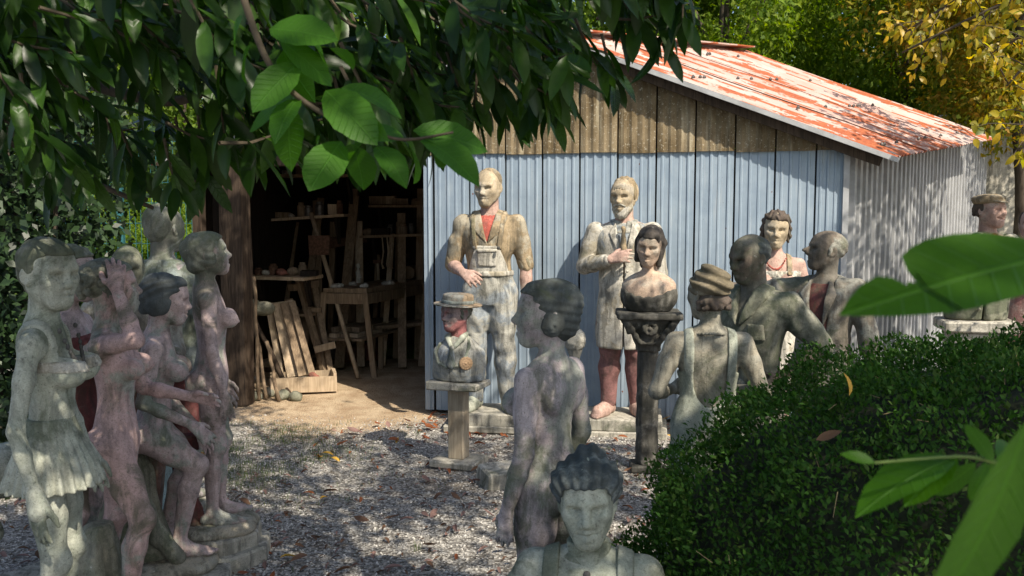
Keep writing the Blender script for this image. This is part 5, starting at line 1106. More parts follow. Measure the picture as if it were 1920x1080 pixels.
# ================================================================== ground
def m_ground():
    t = NT('gravel_ground'); v = t.coord('Object', rnd=False); n = t.noise(v, 1.3, 6, .6); n2 = t.noise(v, 14, 6, .7)
    vo = t.n('ShaderNodeTexVoronoi'); vo.inputs['Scale'].default_value = 75; t.l(v, vo.inputs['Vector'])
    cr = t.n('ShaderNodeValToRGB'); cr.color_ramp.elements[0].color = (.09, .08, .068, 1); cr.color_ramp.elements[1].color = (.48, .455, .41, 1)
    e = cr.color_ramp.elements.new(.5); e.color = (.24, .225, .20, 1); sp = t.n('ShaderNodeSeparateColor'); t.l(vo.outputs['Color'], sp.inputs[0]); t.l(sp.outputs[0], cr.inputs[0])
    c = t.mix(t.ramp(n2, .55, .75, 0, .8), cr.outputs[0], (.10, .075, .05))
    c = t.mix(t.ramp(n, .50, .70, 0, .55), c, (.13, .10, .07))
    # trodden sandy earth in and before the open bay, fading raggedly into the gravel
    mp = t.n('ShaderNodeMapping'); tc = t.n('ShaderNodeTexCoord'); t.l(tc.outputs['Object'], mp.inputs['Vector']); cs = shed_w(-.85, 1.15, 0)
    mp.vector_type = 'POINT'; mp.inputs['Scale'].default_value = (1 / 1.35, 1 / 2.05, 0); mp.inputs['Location'].default_value = (-cs.x / 1.35, -cs.y / 2.05, 0)
    ln = t.n('ShaderNodeVectorMath', operation='LENGTH'); t.l(mp.outputs[0], ln.inputs[0])
    dd = t.math('ADD', t.math('ADD', ln.outputs['Value'], t.math('MULTIPLY', t.math('SUBTRACT', t.noise(v, 2.6, 7, .65), .5), .55)), t.math('MULTIPLY', t.math('SUBTRACT', t.noise(v, 30, 4), .5), .35))
    sm = t.ramp(dd, .80, 1.02, 1, 0); ns = t.noise(v, 5, 8, .7)
    sand = t.mix(t.ramp(ns, .3, .7), (.32, .225, .14), (.52, .41, .28)); sand = t.mix(t.ramp(t.noise(v, 90, 3), .55, .72, 0, .55), sand, (.17, .12, .075))
    c = t.mix(sm, c, sand)
    b = t.bump(vo.outputs['Distance'], .8, .012); b = t.bump(n2, .5, .02, b)
    return t.fin(c, .95, b, spec=.05)
def gz(x, y): return .012 * math.sin(1.7 * x + .6) * math.sin(1.3 * y) + .008 * math.sin(4.1 * x - 2.2 * y)
def sheet_grid(x0, x1, y0, y1, n, m, fn):
    X, Y = np.meshgrid(np.linspace(x0, x1, n), np.linspace(y0, y1, m), indexing='ij'); Z = np.vectorize(fn)(X, Y)
    V = np.stack([X, Y, Z], -1).reshape(-1, 3); I = np.arange(n * m).reshape(n, m)
    F = np.stack([I[:-1, :-1], I[1:, :-1], I[1:, 1:], I[:-1, 1:]], -1).reshape(-1, 4); return V, F
def warp(a, k=3.): return np.sign(a) * np.abs(a) ** k
u_ = np.linspace(-1, 1, 121); gx = warp(u_, 3) * 220; gy = warp(u_, 3) * 220 + 4.5
Xg, Yg = np.meshgrid(gx, gy, indexing='ij'); Zg = np.vectorize(lambda x, y: (gz(x, y) - .012) if abs(x) < 12 and -8 < y < 20 else -.012)(Xg, Yg)
I = np.arange(121 * 121).reshape(121, 121)
tag(link('ground', mesh_np('ground', np.stack([Xg, Yg, Zg], -1).reshape(-1, 3), np.stack([I[:-1, :-1], I[1:, :-1], I[1:, 1:], I[:-1, 1:]], -1).reshape(-1, 4)), m_ground()), kind='structure')
# lawn beyond the fence
def m_lawn():
    t = NT('lawn'); v = t.coord('Object', rnd=False)
    return t.fin(t.mix(t.ramp(t.noise(v, 2, 6), .3, .7), (.10, .17, .03), (.17, .26, .05)), .9, t.bump(t.noise(v, 60, 4), .8, .03), spec=.1)
V, F = sheet_grid(-26, 22, 9.6, 42, 60, 40, lambda x, y: .01 + .03 * math.sin(.9 * x) * math.sin(.7 * y) + max(0, (y - 14)) * .01)
tag(link('lawn', mesh_np('lawn', V, F), m_lawn()), kind='structure')
# loose gravel
def scatter_mesh(name, tv, tf, P, S, mat, kind='stuff', parent=None, tilt=math.pi, rots=None):
    n = len(P); tv = np.asarray(tv, float); tf = np.asarray(tf)
    if rots is None:
        a = RNG.uniform(0, 2 * np.pi, n); b = RNG.uniform(-tilt, tilt, n); c = RNG.uniform(-tilt, tilt, n)
        ca, sa, cb, sb, cc, sc_ = np.cos(a), np.sin(a), np.cos(b), np.sin(b), np.cos(c), np.sin(c)
        rots = np.stack([np.stack([ca * cb, ca * sb * sc_ - sa * cc, ca * sb * cc + sa * sc_], -1), np.stack([sa * cb, sa * sb * sc_ + ca * cc, sa * sb * cc - ca * sc_], -1), np.stack([-sb, cb * sc_, cb * cc], -1)], 1)
    V = np.einsum('nij,vj->nvi', rots, tv) * np.asarray(S).reshape(n, 1, -1) + np.asarray(P)[:, None, :]
    F = (tf[None] + (np.arange(n) * len(tv))[:, None, None]).reshape(-1, tf.shape[1])
    o = link(name, mesh_np(name, V.reshape(-1, 3), F, smooth=False), mat, parent)
    if kind: tag(o, kind=kind)
    return o
OCT_V = [(1, 0, -.3), (-.8, .3, -.3), (0, .9, -.2), (.1, -1, -.3), (0, .1, .7)]; OCT_F = [(0, 2, 4), (2, 1, 4), (1, 3, 4), (3, 0, 4)]
def m_pebble():
    t = NT('pebbles'); ge = t.n('ShaderNodeNewGeometry'); cr = t.n('ShaderNodeValToRGB'); e = cr.color_ramp.elements
    e[0].color = (.12, .112, .10, 1); e[1].color = (.64, .61, .55, 1); q = e.new(.45); q.color = (.30, .285, .26, 1); q = e.new(.8); q.color = (.46, .44, .40, 1)
    t.l(ge.outputs['Random Per Island'], cr.inputs[0]); return t.fin(cr.outputs[0], .9, spec=.15)
N = 56000; y = 3.2 + 4.6 * RNG.random(N) ** 1.15; x = RNG.uniform(-2.9, 2.6, N)
den = np.sin(x * 3.1 + 1) * np.sin(y * 2.7) + RNG.normal(0, .5, N); k = (den > -.55) & ~((y > 6.25 + .8 * RNG.random(N)) & (x < -.5) & (x > -2.6))
x, y = x[k], y[k]; z = np.array([gz(a, b) for a, b in zip(x, y)]) - .009
scatter_mesh('gravel', OCT_V, OCT_F, np.stack([x, y, z], -1), RNG.uniform(.0035, .0092, (len(x), 1)), m_pebble(), tilt=.45)
# thin grass and moss on the left of the yard
M_GRASS = m_leaf('grass_blades', [(.05, .085, .02), (.09, .13, .03), (.12, .15, .05)], .6, .3)
BL_V = [(-.06, 0, 0), (.06, 0, 0), (0, .25, 1)]; BL_F = [(0, 1, 2)]
def blades(name, P, h0, h1):
    n = len(P); a = RNG.uniform(0, 2 * np.pi, n); l = RNG.uniform(.2, 1.1, n); ca, sa = np.cos(a), np.sin(a)
    o_ = np.zeros(n)
    R = np.stack([np.stack([ca, -sa * l, o_], -1), np.stack([sa, ca * l, o_], -1), np.stack([o_, o_, o_ + 1], -1)], 1)
    return scatter_mesh(name, BL_V, BL_F, P, RNG.uniform(h0, h1, (n, 1)), M_GRASS, rots=R)
n = 15000; x = RNG.normal(-1.75, .42, n); y = RNG.normal(5.75, .6, n); k = (np.sin(x * 7) * np.sin(y * 6 + 1) + RNG.normal(0, .4, n) > 0) & (y < 6.75); P = np.stack([x, y, np.full(n, -.004)], -1)[k]; tag(blades('sparse_grass', P, .012, .035), kind='stuff')
n = 500; P = np.stack([RNG.uniform(-2.4, 1.6, n), RNG.uniform(3.4, 6.6, n), np.full(n, -.004)], -1); cl = P[RNG.integers(0, 26, n)] + RNG.normal(0, .02, (n, 3)) * (1, 1, 0); tag(blades('weed_tufts', cl, .015, .04), kind='stuff')
n = 26000; P = np.stack([RNG.uniform(-9, 1, n), 9.7 + 9 * RNG.random(n) ** 1.3, np.full(n, .01)], -1); tag(blades('lawn_grass', P, .05, .16), kind='stuff')

# ------------------------------------------------------------------ leaf blades
def leaf_mesh(name, W=.3, seg=5, fold=.25, bend=.25, serr=0., shape=1., base=.02, stalk=0., twist=0.):
    """blade of length 1 along +y, midrib crease, two halves; W is width / length"""
    m = MB(); L_, M_, R__ = [], [], []
    for i in range(seg + 1):
        t = i / seg; w = W / 2 * (math.sin(math.pi * min(1, t ** shape * .97 + .015)) ** .75) if 0 < i < seg else W / 2 * base
        if serr and 0 < i < seg: w *= 1 + serr * (1 if i % 2 else -1)
        z = -bend * t * t; tw = twist * t
        L_.append((-w * math.cos(fold + tw), t * (1 - .15 * bend * t), z + w * math.sin(fold + tw))); M_.append((0, t * (1 - .15 * bend * t), z)); R__.append((w * math.cos(fold - tw), t * (1 - .15 * bend * t), z + w * math.sin(fold - tw)))
    m.quadgrid([L_, M_, R__])
    if stalk: m.tube([(0, -stalk, stalk * .25), (0, -stalk / 2, .01), (0, .02, 0)], .012, 4, False)
    return m.mesh(name, smooth=True)
def basis(d, nrm):
    d = Vector(d).normalized(); n = Vector(nrm); n = (n - d * n.dot(d))
    n = n.normalized() if n.length > 1e-5 else d.orthogonal().normalized(); x = d.cross(n)
    return x, d, n
def put_leaf(me, base, d, nrm, L, parent, name='leaf', mat=None):
    x, y, n = basis(d, nrm); M = Matrix(((x.x * L, y.x * L, n.x * L, base[0]), (x.y * L, y.y * L, n.y * L, base[1]), (x.z * L, y.z * L, n.z * L, base[2]), (0, 0, 0, 1)))
    o = bpy.data.objects.new(name, me); COL.objects.link(o)
    if parent is not None: o.parent = parent; o.matrix_local = Matrix.Translation(-parent.location) @ M
    else: o.matrix_local = M
    return o
def leaves_np(name, me, items, mat, parent=None, kind='stuff'):
    """many leaves (base, dir, normal, length) joined in one mesh"""
    tv = np.array([v.co[:] for v in me.vertices]); tf = np.array([p.vertices[:] for p in me.polygons if len(p.vertices) == 4])
    B = np.array([i[0] for i in items], float); D = np.array([i[1] for i in items], float); Nn = np.array([i[2] for i in items], float); L = np.array([i[3] for i in items], float)
    D /= np.linalg.norm(D, axis=1, keepdims=True); Nn -= D * (Nn * D).sum(1, keepdims=True); Nn /= np.linalg.norm(Nn, axis=1, keepdims=True) + 1e-9; X = np.cross(D, Nn)
    R = np.stack([X, D, Nn], -1)
    if parent is not None: B = B - np.array(parent.location)
    return scatter_mesh(name, tv, tf, B, L.reshape(-1, 1), mat, kind, parent, rots=R)
# ------------------------------------------------------------------ fallen leaves
FL = {}
for nm, cols in dict(rust=[(.20, .06, .025), (.33, .11, .035)], brown=[(.09, .05, .03), (.17, .09, .05)], yellow=[(.50, .27, .04), (.60, .36, .06)], dusky=[(.20, .12, .10), (.28, .17, .14)]).items():
    mt = m_leaf('fallen_leaf_' + nm, cols, .6, .15, spec=.3); FL[nm] = []
    for v_ in range(3):
        me = leaf_mesh('fallen_leaf', (.42, .5, .36)[v_], 5, (.5, .35, .7)[v_], (.35, -.3, .15)[v_], base=.05, twist=(.3, -.4, .5)[v_]); me.materials.append(mt); FL[nm].append(me)
FLAB = dict(rust='curled rust-orange fallen leaf on the gravel', brown='dark brown fallen leaf lying on the gravel', yellow='yellow fallen leaf lying on the gravel', dusky='dull pinkish-brown fallen leaf on the gravel')
rr = random.Random(21); spots = []
for i in range(70): spots.append((rr.uniform(-2.2, .6), rr.uniform(3.5, 4.9)))
for i in range(75): spots.append((rr.uniform(-1.3, 1.6), rr.uniform(4.9, 6.75)))
for i, (px, py) in enumerate([(590, 928), (600, 938), (820, 775), (838, 783), (855, 790), (880, 795), (806, 770), (940, 800), (985, 800), (870, 760), (1060, 800), (1085, 800), (1000, 812)]):
    g = gnd(px, py); spots.append((g.x, g.y))
for i, (x, y) in enumerate(spots):
    bright = y > 5.6 or i >= 145
    kd = rr.choice(['rust'] * 4 + ['yellow'] + ['dusky']) if bright else rr.choice(['rust', 'brown', 'brown', 'dusky', 'dusky', 'brown', 'yellow' if i % 9 == 0 else 'brown'])
    a = rr.uniform(0, 6.28); me = rr.choice(FL[kd])
    o = put_leaf(me, (x, y, gz(x, y) + .012), (math.cos(a), math.sin(a), rr.uniform(-.1, .25)), (rr.uniform(-.5, .5), rr.uniform(-.5, .5), 1), rr.uniform(.05, .105), None, 'fallen_leaf')
    tag(o, FLAB[kd], 'leaf', kd + ' fallen leaves on the gravel')
for kd in ('rust', 'brown', 'dusky'):
    it = []
    for i in range(700 if kd != 'rust' else 420):
        x, y = (rr.uniform(-3, 2.2), rr.uniform(3.3, 6.9)) if kd != 'rust' or i < 120 else (rr.uniform(-.7, 2.2), rr.gauss(6.55, .18))
        if -2.4 < x < -.7 and y > 6.6: continue
        it.append(((x, y, gz(x, y) + .004), (rr.gauss(0, 1), rr.gauss(0, 1), rr.uniform(-.1, .2)), (rr.uniform(-.5, .5), rr.uniform(-.5, .5), 1), rr.uniform(.025, .06)))
    leaves_np('leaf_litter', FL[kd][0], it, FL[kd][0].materials[0])
# stone block lying on the gravel, and a rough stone ball on a post
p = gnd(942, 912); MB().box((-.12, -.10, -.02), (.14, .12, .10), Matrix.Translation((p.x, p.y + .05, 0)) @ Matrix.Rotation(.4, 4, 'Z'), jit=.012).build('stone_block', M_BASE, bevel=.012)
tag(bpy.data.objects['stone_block'], 'pale stone block lying on the gravel behind the nude back-view statue', 'stone block')
p = at(1078, 640, 4.6); r = empty('garden_ornament', (p.x, 4.6, 0), 0, 'rough stone ball on a slim post, mostly hidden behind the nude back-view statue', 'ornament')
S = SD(); S.ell((0, 0, .93), (.055, .055, .065)); S.disp((-1, -1, 0), (1, 1, 2), lambda X, Y, Z: .006 * np.sin(X * 160) * np.sin(Y * 150 + 1) * np.sin(Z * 170)); S.build('ball', M_BASE, r, .006); MB().lathe([(.06, 0), (.06, .03), (.03, .06), (.026, .84), (.04, .88)], 10).build('post', M_BASE, r)
# ================================================================== things in the open workshop bay
def gp(px, py, z=0.): return gnd(px, py, z)
M_PLASTER = m_cast('old_plaster', (.52, .49, .42), (.42, .38, .31), .4, .0, soot=.2)
M_RUSTY = m_plain('rusty_iron', (.13, .07, .045), .8, .2, .4, 40)
def thing(name, label, cat, group=None): return empty(name, (0, 0, 0), 0, label, cat, group)
# workbench
r = thing('workbench', 'old plank workbench with splayed legs standing in the open bay', 'workbench')
a, b = Vector((-1.80, 8.62, .82)), Vector((-1.37, 8.55, .82)); dl = Vector((.42, 1.05, 0)).normalized()
c, d = b + dl * 1.15, a + dl * 1.15
for i in range(4):
    f0, f1 = i / 4 + .004, (i + 1) / 4 - .004; p0, p1 = a.lerp(b, f0), a.lerp(b, f1); q0, q1 = d.lerp(c, f0), d.lerp(c, f1); z = .84 + .004 * (i % 2)
    m = MB(); n0 = 0; m.v = [tuple(Vector((p.x, p.y, zz))) for zz in (.80, z) for p in (p0, p1, q1, q0)]; m.f = [(0, 3, 2, 1), (4, 5, 6, 7), (0, 1, 5, 4), (1, 2, 6, 5), (2, 3, 7, 6), (3, 0, 4, 7)]; m.build('plank', M_OLD, r)
for (p, q) in ((a, b), (b, c), (d, c)): MB().bar(Vector((p.x, p.y, .745)), Vector((q.x, q.y, .745)), .025, .10).build('apron', M_OLD, r)
for p, o in ((a, (-.04, -.03)), (b, (.07, -.05)), (c, (.04, .03)), (d, (-.04, .03))): MB().bar((p.x + o[0], p.y + o[1], 0), (p.x - o[0] * .3, p.y - o[1] * .3, .80), .058, .05).build('leg', M_OLD, r)
for i in range(3): MB().bar(a.lerp(b, .15 + .3 * i) + Vector((0, 0, -.47)), d.lerp(c, .15 + .3 * i) + Vector((0, 0, -.46)), .12, .022).build('lower_plank', M_OLD, r)
rr = random.Random(4)
for i in range(7):                                       # plaster lumps on the bench
    f, g = rr.uniform(.05, .95), rr.uniform(.02, .55); p = a.lerp(b, f) + dl * g * 1.1; S = SD(); w = rr.uniform(.03, .07)
    S.ell((p.x, p.y, .855), (w, w * .8, .022)); S.ell((p.x + w * .5, p.y, .862), (w * .5, w * .6, .024)); S.disp((-9, 0, 0), (9, 20, 3), lambda X, Y, Z: .006 * np.sin(X * 70 + i) * np.sin(Y * 90) * np.sin(Z * 120)); tag(S.build('plaster_lump', M_PLASTER, None, .008), 'pale plaster lump lying on the workbench', 'plaster', 'plaster lumps on the workbench')
r = thing('plaster_figure', 'small white plaster figurine standing on the workbench', 'figurine'); p = a + dl * .42 + Vector((.12, 0, 0)); S = SD(); S.cap((p.x, p.y, .85), (p.x, p.y, .98), .024, .018); S.ell((p.x, p.y, 1.03), (.022, .024, .03)); S.cap((p.x - .02, p.y, .96), (p.x + .03, p.y - .02, .92), .01, .01); S.build('figure', M_PLASTER, r, .006); MB().lathe([(.05, .842), (.05, .85), (.045, .86)], 10, (p.x, p.y, 0)).build('base', M_OLD, r)
r = thing('log_round', 'short sawn log lying at the back of the workbench', 'log'); p = c + dl * -.12 + Vector((-.1, 0, .105)); MB().tube([p, p + Vector((.02, .25, 0))], .07, 12).build('log', M_OLD, r)
# low bench
r = thing('low_bench', 'low wooden bench standing beyond the workbench', 'bench'); o = Vector((-1.12, 9.25, 0)); dd = Vector((.75, .5, 0)).normalized(); nn = Vector((-dd.y, dd.x, 0))
for k in (-1, 1): MB().bar(o - dd * .35 + nn * .07 * k + Vector((0, 0, .42)), o + dd * .35 + nn * .07 * k + Vector((0, 0, .42)), .12, .03).build('seat_plank', M_OLD, r)
for s in (-1, 1):
    for k in (-1, 1): MB().bar(o + dd * .3 * s + nn * .09 * k * 1.2, o + dd * .28 * s + nn * .07 * k + Vector((0, 0, .405)), .05, .045).build('leg', M_OLD, r)
# shelves with clutter
ORD = ['first', 'second', 'third', 'fourth', 'fifth', 'sixth', 'seventh', 'eighth', 'ninth', 'tenth']
def shelf(name, label, p, q, depth, mat, clutter, seed, br=True, short=''):
    r = thing(name, label, 'shelf'); p, q = Vector(p), Vector(q); MB().bar(p, q, depth, .028, jit=.004).build('board', mat, r)
    if br:
        for f in (.12, .88):
            c0 = p.lerp(q, f); MB().bar(c0 + Vector((0, .1, -.02)), c0 + Vector((0, .12, -.28)), .03, .03).build('bracket', M_INT, r); MB().bar(c0 + Vector((0, -.08, -.02)), c0 + Vector((0, .1, -.26)), .025, .025).build('brace', M_INT, r)
    rr = random.Random(seed); n = clutter
    for i in range(n):
        f = (i + .5 + rr.uniform(-.3, .3)) / n; c0 = p.lerp(q, f) + Vector((0, rr.uniform(-.06, .05), .0155)); kd = rr.choice(('box', 'jar', 'lump', 'tin'))
        if kd == 'box': w, h = rr.uniform(.04, .1), rr.uniform(.04, .10); o = MB().box((c0.x - w, c0.y - .05, c0.z), (c0.x + w, c0.y + .05, c0.z + h), jit=.004).build('wooden_box', rr.choice((M_OLD, M_PALEW, M_INT)), bevel=.003); tag(o, 'small wooden box, %s thing from the left on the %s' % (ORD[i], short), 'box', 'boxes on the workshop shelves')
        elif kd in ('jar', 'tin'): rad, h = rr.uniform(.02, .045), rr.uniform(.06, .14); o = MB().lathe([(rad, 0), (rad * 1.02, h * .75), (rad * .7, h * .85), (rad * .72, h)], 12, c0).build('jar', rr.choice((M_RUSTY, M_STEEL, M_OLD)), smooth=False); tag(o, 'old jar, %s thing from the left on the %s' % (ORD[i], short), 'jar', 'jars on the workshop shelves')
        else:
            S = SD(); w = rr.uniform(.03, .06); S.ell((c0.x, c0.y, c0.z + w * .6), (w, w * .8, w * .7)); S.cap((c0.x, c0.y, c0.z + w * .5), (c0.x + w * 1.2, c0.y, c0.z + w * .4), w * .4, w * .3); tag(S.build('clay_fragment', rr.choice((M_PLASTER, M_OLD, M_TERRA)), None, .008), 'lumpy cast fragment, %s thing from the left on the %s' % (ORD[i], short), 'fragment', 'fragments on the workshop shelves')
shelf('wall_shelf', 'long upper plank shelf crowded with objects at the back left', (-2.55, 9.1, 1.47), (-1.62, 9.0, 1.53), .26, M_PALEW, 9, 1, short='long upper plank shelf')
shelf('wall_shelf', 'high shelf above the crowded upper plank', (-2.6, 9.25, 1.92), (-1.5, 9.15, 1.92), .26, M_OLD, 6, 2, short='high left shelf')
shelf('wall_shelf', 'right-hand shelf with hanging strings above the workbench', (-1.55, 9.55, 1.30), (-.72, 9.45, 1.33), .34, M_OLD, 7, 3, short='right-hand string shelf')
shelf('wall_shelf', 'topmost short shelf on the right', (-1.5, 9.75, 1.62), (-.75, 9.65, 1.62), .24, M_OLD, 6, 5, short='topmost right shelf')
shelf('side_table', 'narrow board table with jars beside the dark post', (-2.42, 8.45, .965), (-1.80, 8.25, .97), .34, M_PALEW, 7, 6, short='narrow board table')
shelf('wall_shelf', 'low left shelf with boxes under the board table', (-2.5, 8.75, .60), (-1.85, 8.6, .60), .3, M_OLD, 5, 8, short='low left shelf')
for i, x in enumerate((-1.33, -1.24, -1.28)):
    o = MB().tube([(x, 9.33, 1.30), (x + .012, 9.33, 1.15), (x - .008, 9.34, 1.03), (x + .01, 9.33, .98)], [.006, .008, .006, .014], 6).build('hanging_cord', M_PALEW); tag(o, ('left', 'right', 'middle')[i] + ' pale knotted cord hanging from the right-hand shelf', 'cord', 'cords hanging from the shelf')
def pole(name, label, cat, p, q, w, mat, tubep=True, group=None):
    m = MB(); p, q = Vector(p), Vector(q)
    if tubep:
        pts = [p.lerp(q, i / 6) + Vector((random.uniform(-.008, .008), random.uniform(-.008, .008), 0)) for i in range(7)]; m.tube(pts, [w * random.uniform(.9, 1.1) for _ in pts], 8)
    else: m.bar(p, q, w * 2, w * 1.3)
    return tag(m.build(name, mat, smooth=tubep), label, cat, group)
r = thing('shovel', 'long pale shovel handle leaning in front of the workbench', 'shovel'); p, q = gp(672, 713) + Vector((0, 0, .02)), Vector((-1.96, 8.9, 1.55))
MB().tube([p.lerp(q, i / 6) for i in range(7)], .021, 8).build('handle', M_PALEW, r, smooth=True); pb = p.lerp(q, .80); MB().box((pb.x - .10, pb.y - .05, pb.z - .09), (pb.x + .10, pb.y - .035, pb.z + .09), jit=.008).build('blade', M_RUSTY, r)
r = thing('sawhorse', 'rickety wooden sawhorse with crossed legs', 'sawhorse')
for p, q in (((-1.72, 8.35, 0), (-2.0, 8.5, .93)), ((-1.80, 8.2, 0), (-2.08, 8.45, .75)), ((-1.66, 8.3, 0), (-1.90, 8.7, .85)), ((-1.95, 8.4, 0), (-1.97, 8.8, .9))): MB().bar(p, q, .055, .045).build('leg', M_OLD, r)
MB().bar((-1.82, 8.3, .30), (-1.64, 8.36, .34), .03, .06).build('rail', M_PALEW, r); MB().bar((-2.06, 8.45, .86), (-1.88, 8.72, .88), .08, .06).build('beam', M_OLD, r)
# slatted crate leaning, trough, logs
r = thing('slatted_frame', 'weathered slatted wooden frame leaning beside the post', 'frame'); A0, B0, C0, D0 = Vector((-2.22, 8.25, .72)), Vector((-1.98, 8.15, .76)), Vector((-1.76, 7.92, .14)), Vector((-2.05, 8.0, .09))
for f in (0, .36, .72, 1.0): MB().bar(A0.lerp(B0, f), D0.lerp(C0, f), .055 if f in (0, 1.0) else .09, .022, up=(.3, -1, .5)).build('slat', M_PALEW if f < .5 else M_OLD, r)
for f in (.02, .45, .97): MB().bar(A0.lerp(D0, f) + Vector((0, .025, 0)), B0.lerp(C0, f) + Vector((0, .025, 0)), .05, .02, up=(0, -1, .5)).build('rail', M_PALEW, r)
r = thing('mixing_trough', 'low wooden mixing trough with pale sand at the bay entrance', 'trough'); M = Matrix.Translation((-1.83, 7.88, .02)) @ Matrix.Rotation(.25, 4, 'Z')
for lo, hi in (((-.28, -.17, 0), (.28, -.14, .13)), ((-.28, .14, 0), (.28, .17, .13)), ((-.28, -.139, 0), (-.25, .139, .13)), ((.25, -.139, 0), (.28, .139, .15)), ((-.249, -.139, 0), (.249, .139, .03))): MB().box(lo, hi, M, jit=.004).build('board', M_PALEW, r)
S = SD(); S.ell((-1.83, 7.88, .07), (.23, .13, .05)); S.disp((-9, 0, 0), (9, 20, 2), wrinkle(.008, 40, (1, 1, 0))); S.build('sand_heap', M_PLASTER, r, .01)
o = SD(); q = (-1.74, 7.84, .145); o.ell(q, (.035, .03, .032)); o.cap(q, (q[0] + .05, q[1], q[2] - .01), .02, .014); tag(o.build('clay_pot', M_TERRA, None, .006), 'small clay pot resting in the mixing trough', 'pot')
o = SD(); o.ell((-2.18, 7.95, .72), (.10, .075, .065)); o.ell((-2.28, 7.98, .74), (.07, .06, .06)); tag(o.build('round_stone', M_OLIVE, None, .008), 'smooth rounded stone on the stick pile by the post', 'stone')
for i, (a_, b_) in enumerate((((500, 748), (470, 560)), ((545, 742), (478, 600)), ((522, 752), (500, 640)), ((470, 745), (468, 430)), ((486, 750), (476, 520)))):
    p = gp(*a_); y1 = p.y + .22; q = at(b_[0], b_[1], y1); pole('stick', ('tilted stick leaning on the dark post, second from right', 'rightmost slanting stick by the dark post', 'short stick among the sticks by the dark post', 'tall thin stick right beside the dark post', 'middle-height stick next to the dark post')[i], 'stick', (p.x, p.y, .0), q, .016 + .006 * (i % 2), M_DARKW if i % 2 else M_OLD, group='sticks leaning against the post')
for i, (px, py) in enumerate(((505, 742), (530, 748), (480, 748), (556, 750))):
    p = gp(px, py); S = SD(); S.ell((p.x, p.y, .03), (.06, .05, .05)); S.disp((-9, 0, 0), (9, 20, 2), wrinkle(.01, 60, (1, 1, 1), i)); tag(S.build('stone', M_OLIVE, None, .01), ORD[(1, 2, 0, 3)[i]] + ' rough stone from the left at the foot of the dark post', 'stone', 'stones by the dark post')
for i in range(6):                                       # boards stored upright at the back
    x = -2.2 + i * .24; pole('stored_board', ORD[i] + ' upright board from the left at the back of the bay', 'board', (x, 9.75 - .03 * i, 0), (x + .04, 9.85 - .03 * i, 1.1 + .35 * ((i * 7) % 3)), .035 + .012 * (i % 3), M_OLD, False, 'boards stored at the back of the bay')

# stacked timber, planks and hung tools
rr = random.Random(31)
for i in range(9):
    z = .03 + .045 * (i // 3); p = Vector((-2.42 + .13 * (i % 3), 8.5, z)); o = MB().bar(p, p + Vector((.25 + rr.uniform(-.05, .05), 1.0 + rr.uniform(-.1, .2), 0)), .11, .038).build('timber', rr.choice((M_OLD, M_PALEW, M_DARKW))); tag(o, ORD[i] + " board up in the timber stack behind the dark post", 'board', 'stacked timber in the bay')
for i in range(8):
    x = -2.35 + .21 * i; y0 = 8.95 + .05 * (i % 3); o = MB().bar((x, y0, .02), (x + rr.uniform(-.16, .16), 9.55, 1.2 + rr.uniform(0, .6)), rr.uniform(.05, .12), .025, up=(0, -1, .3)).build('leaning_plank', rr.choice((M_OLD, M_PALEW, M_OLD))); tag(o, ORD[i] + ' plank from the left leaning at the back of the bay', 'plank', 'planks leaning in the bay')
for i in range(6):
    f = (i + .5) / 6; p = Vector((-1.72 + .1 * (i % 3), 8.66 + .1 * (i // 3), .375 + .05 * (i // 3))); o = MB().bar(p, p + Vector((.34, .78, 0)), .085, .045).build('timber', rr.choice((M_OLD, M_PALEW))); tag(o, ORD[i] + ' offcut of wood on the workbench under-shelf', 'wood', 'offcuts under the workbench')
def hung(name, label, x, z, y=9.62):
    r = thing(name, label, 'tool'); return r, x, y, z
r, x, y, z = hung('hand_saw', 'rusty hand saw hanging at the back of the bay', -1.95, 1.30); m = MB(); m.v = [(x, y, z), (x + .42, y, z - .03), (x + .42, y, z - .06), (x, y, z - .13), (x, y + .004, z), (x + .42, y + .004, z - .03), (x + .42, y + .004, z - .06), (x, y + .004, z - .13)]; m.f = [(0, 1, 2, 3), (4, 7, 6, 5), (0, 4, 5, 1), (1, 5, 6, 2), (2, 6, 7, 3), (3, 7, 4, 0)]; m.build('blade', M_RUSTY, r); MB().box((x - .10, y - .012, z - .13), (x + .0, y + .015, z + .01), jit=.004).build('handle', M_PALEW, r, bevel=.008)
for i, (x, z) in enumerate(((-1.42, 1.02), (-1.15, 1.08), (-2.05, 1.05))):
    r, x, y, z = hung('hammer', ('left', 'right', 'far left')[i] + ' hammer hanging at the back of the bay', x, z); MB().tube([(x, y, z), (x + .01, y, z - .28)], .013, 7).build('handle', M_PALEW, r); MB().box((x - .05, y - .018, z - .005), (x + .06, y + .018, z + .035)).build('head', M_RUSTY, r, bevel=.005)
for i in range(3):
    a_ = gp(610 + 40 * i, 690 - 4 * i); o = MB().lathe([(.085, 0), (.105, .17), (.10, .17), (.08, .01)], 14, (a_.x, a_.y + .25, .0)).build('bucket', (M_STEEL, M_RUSTY, M_TERRA)[i]); tag(o, ('dull steel', 'rusty', 'terracotta')[i] + ' bucket standing on the floor of the bay', 'bucket')
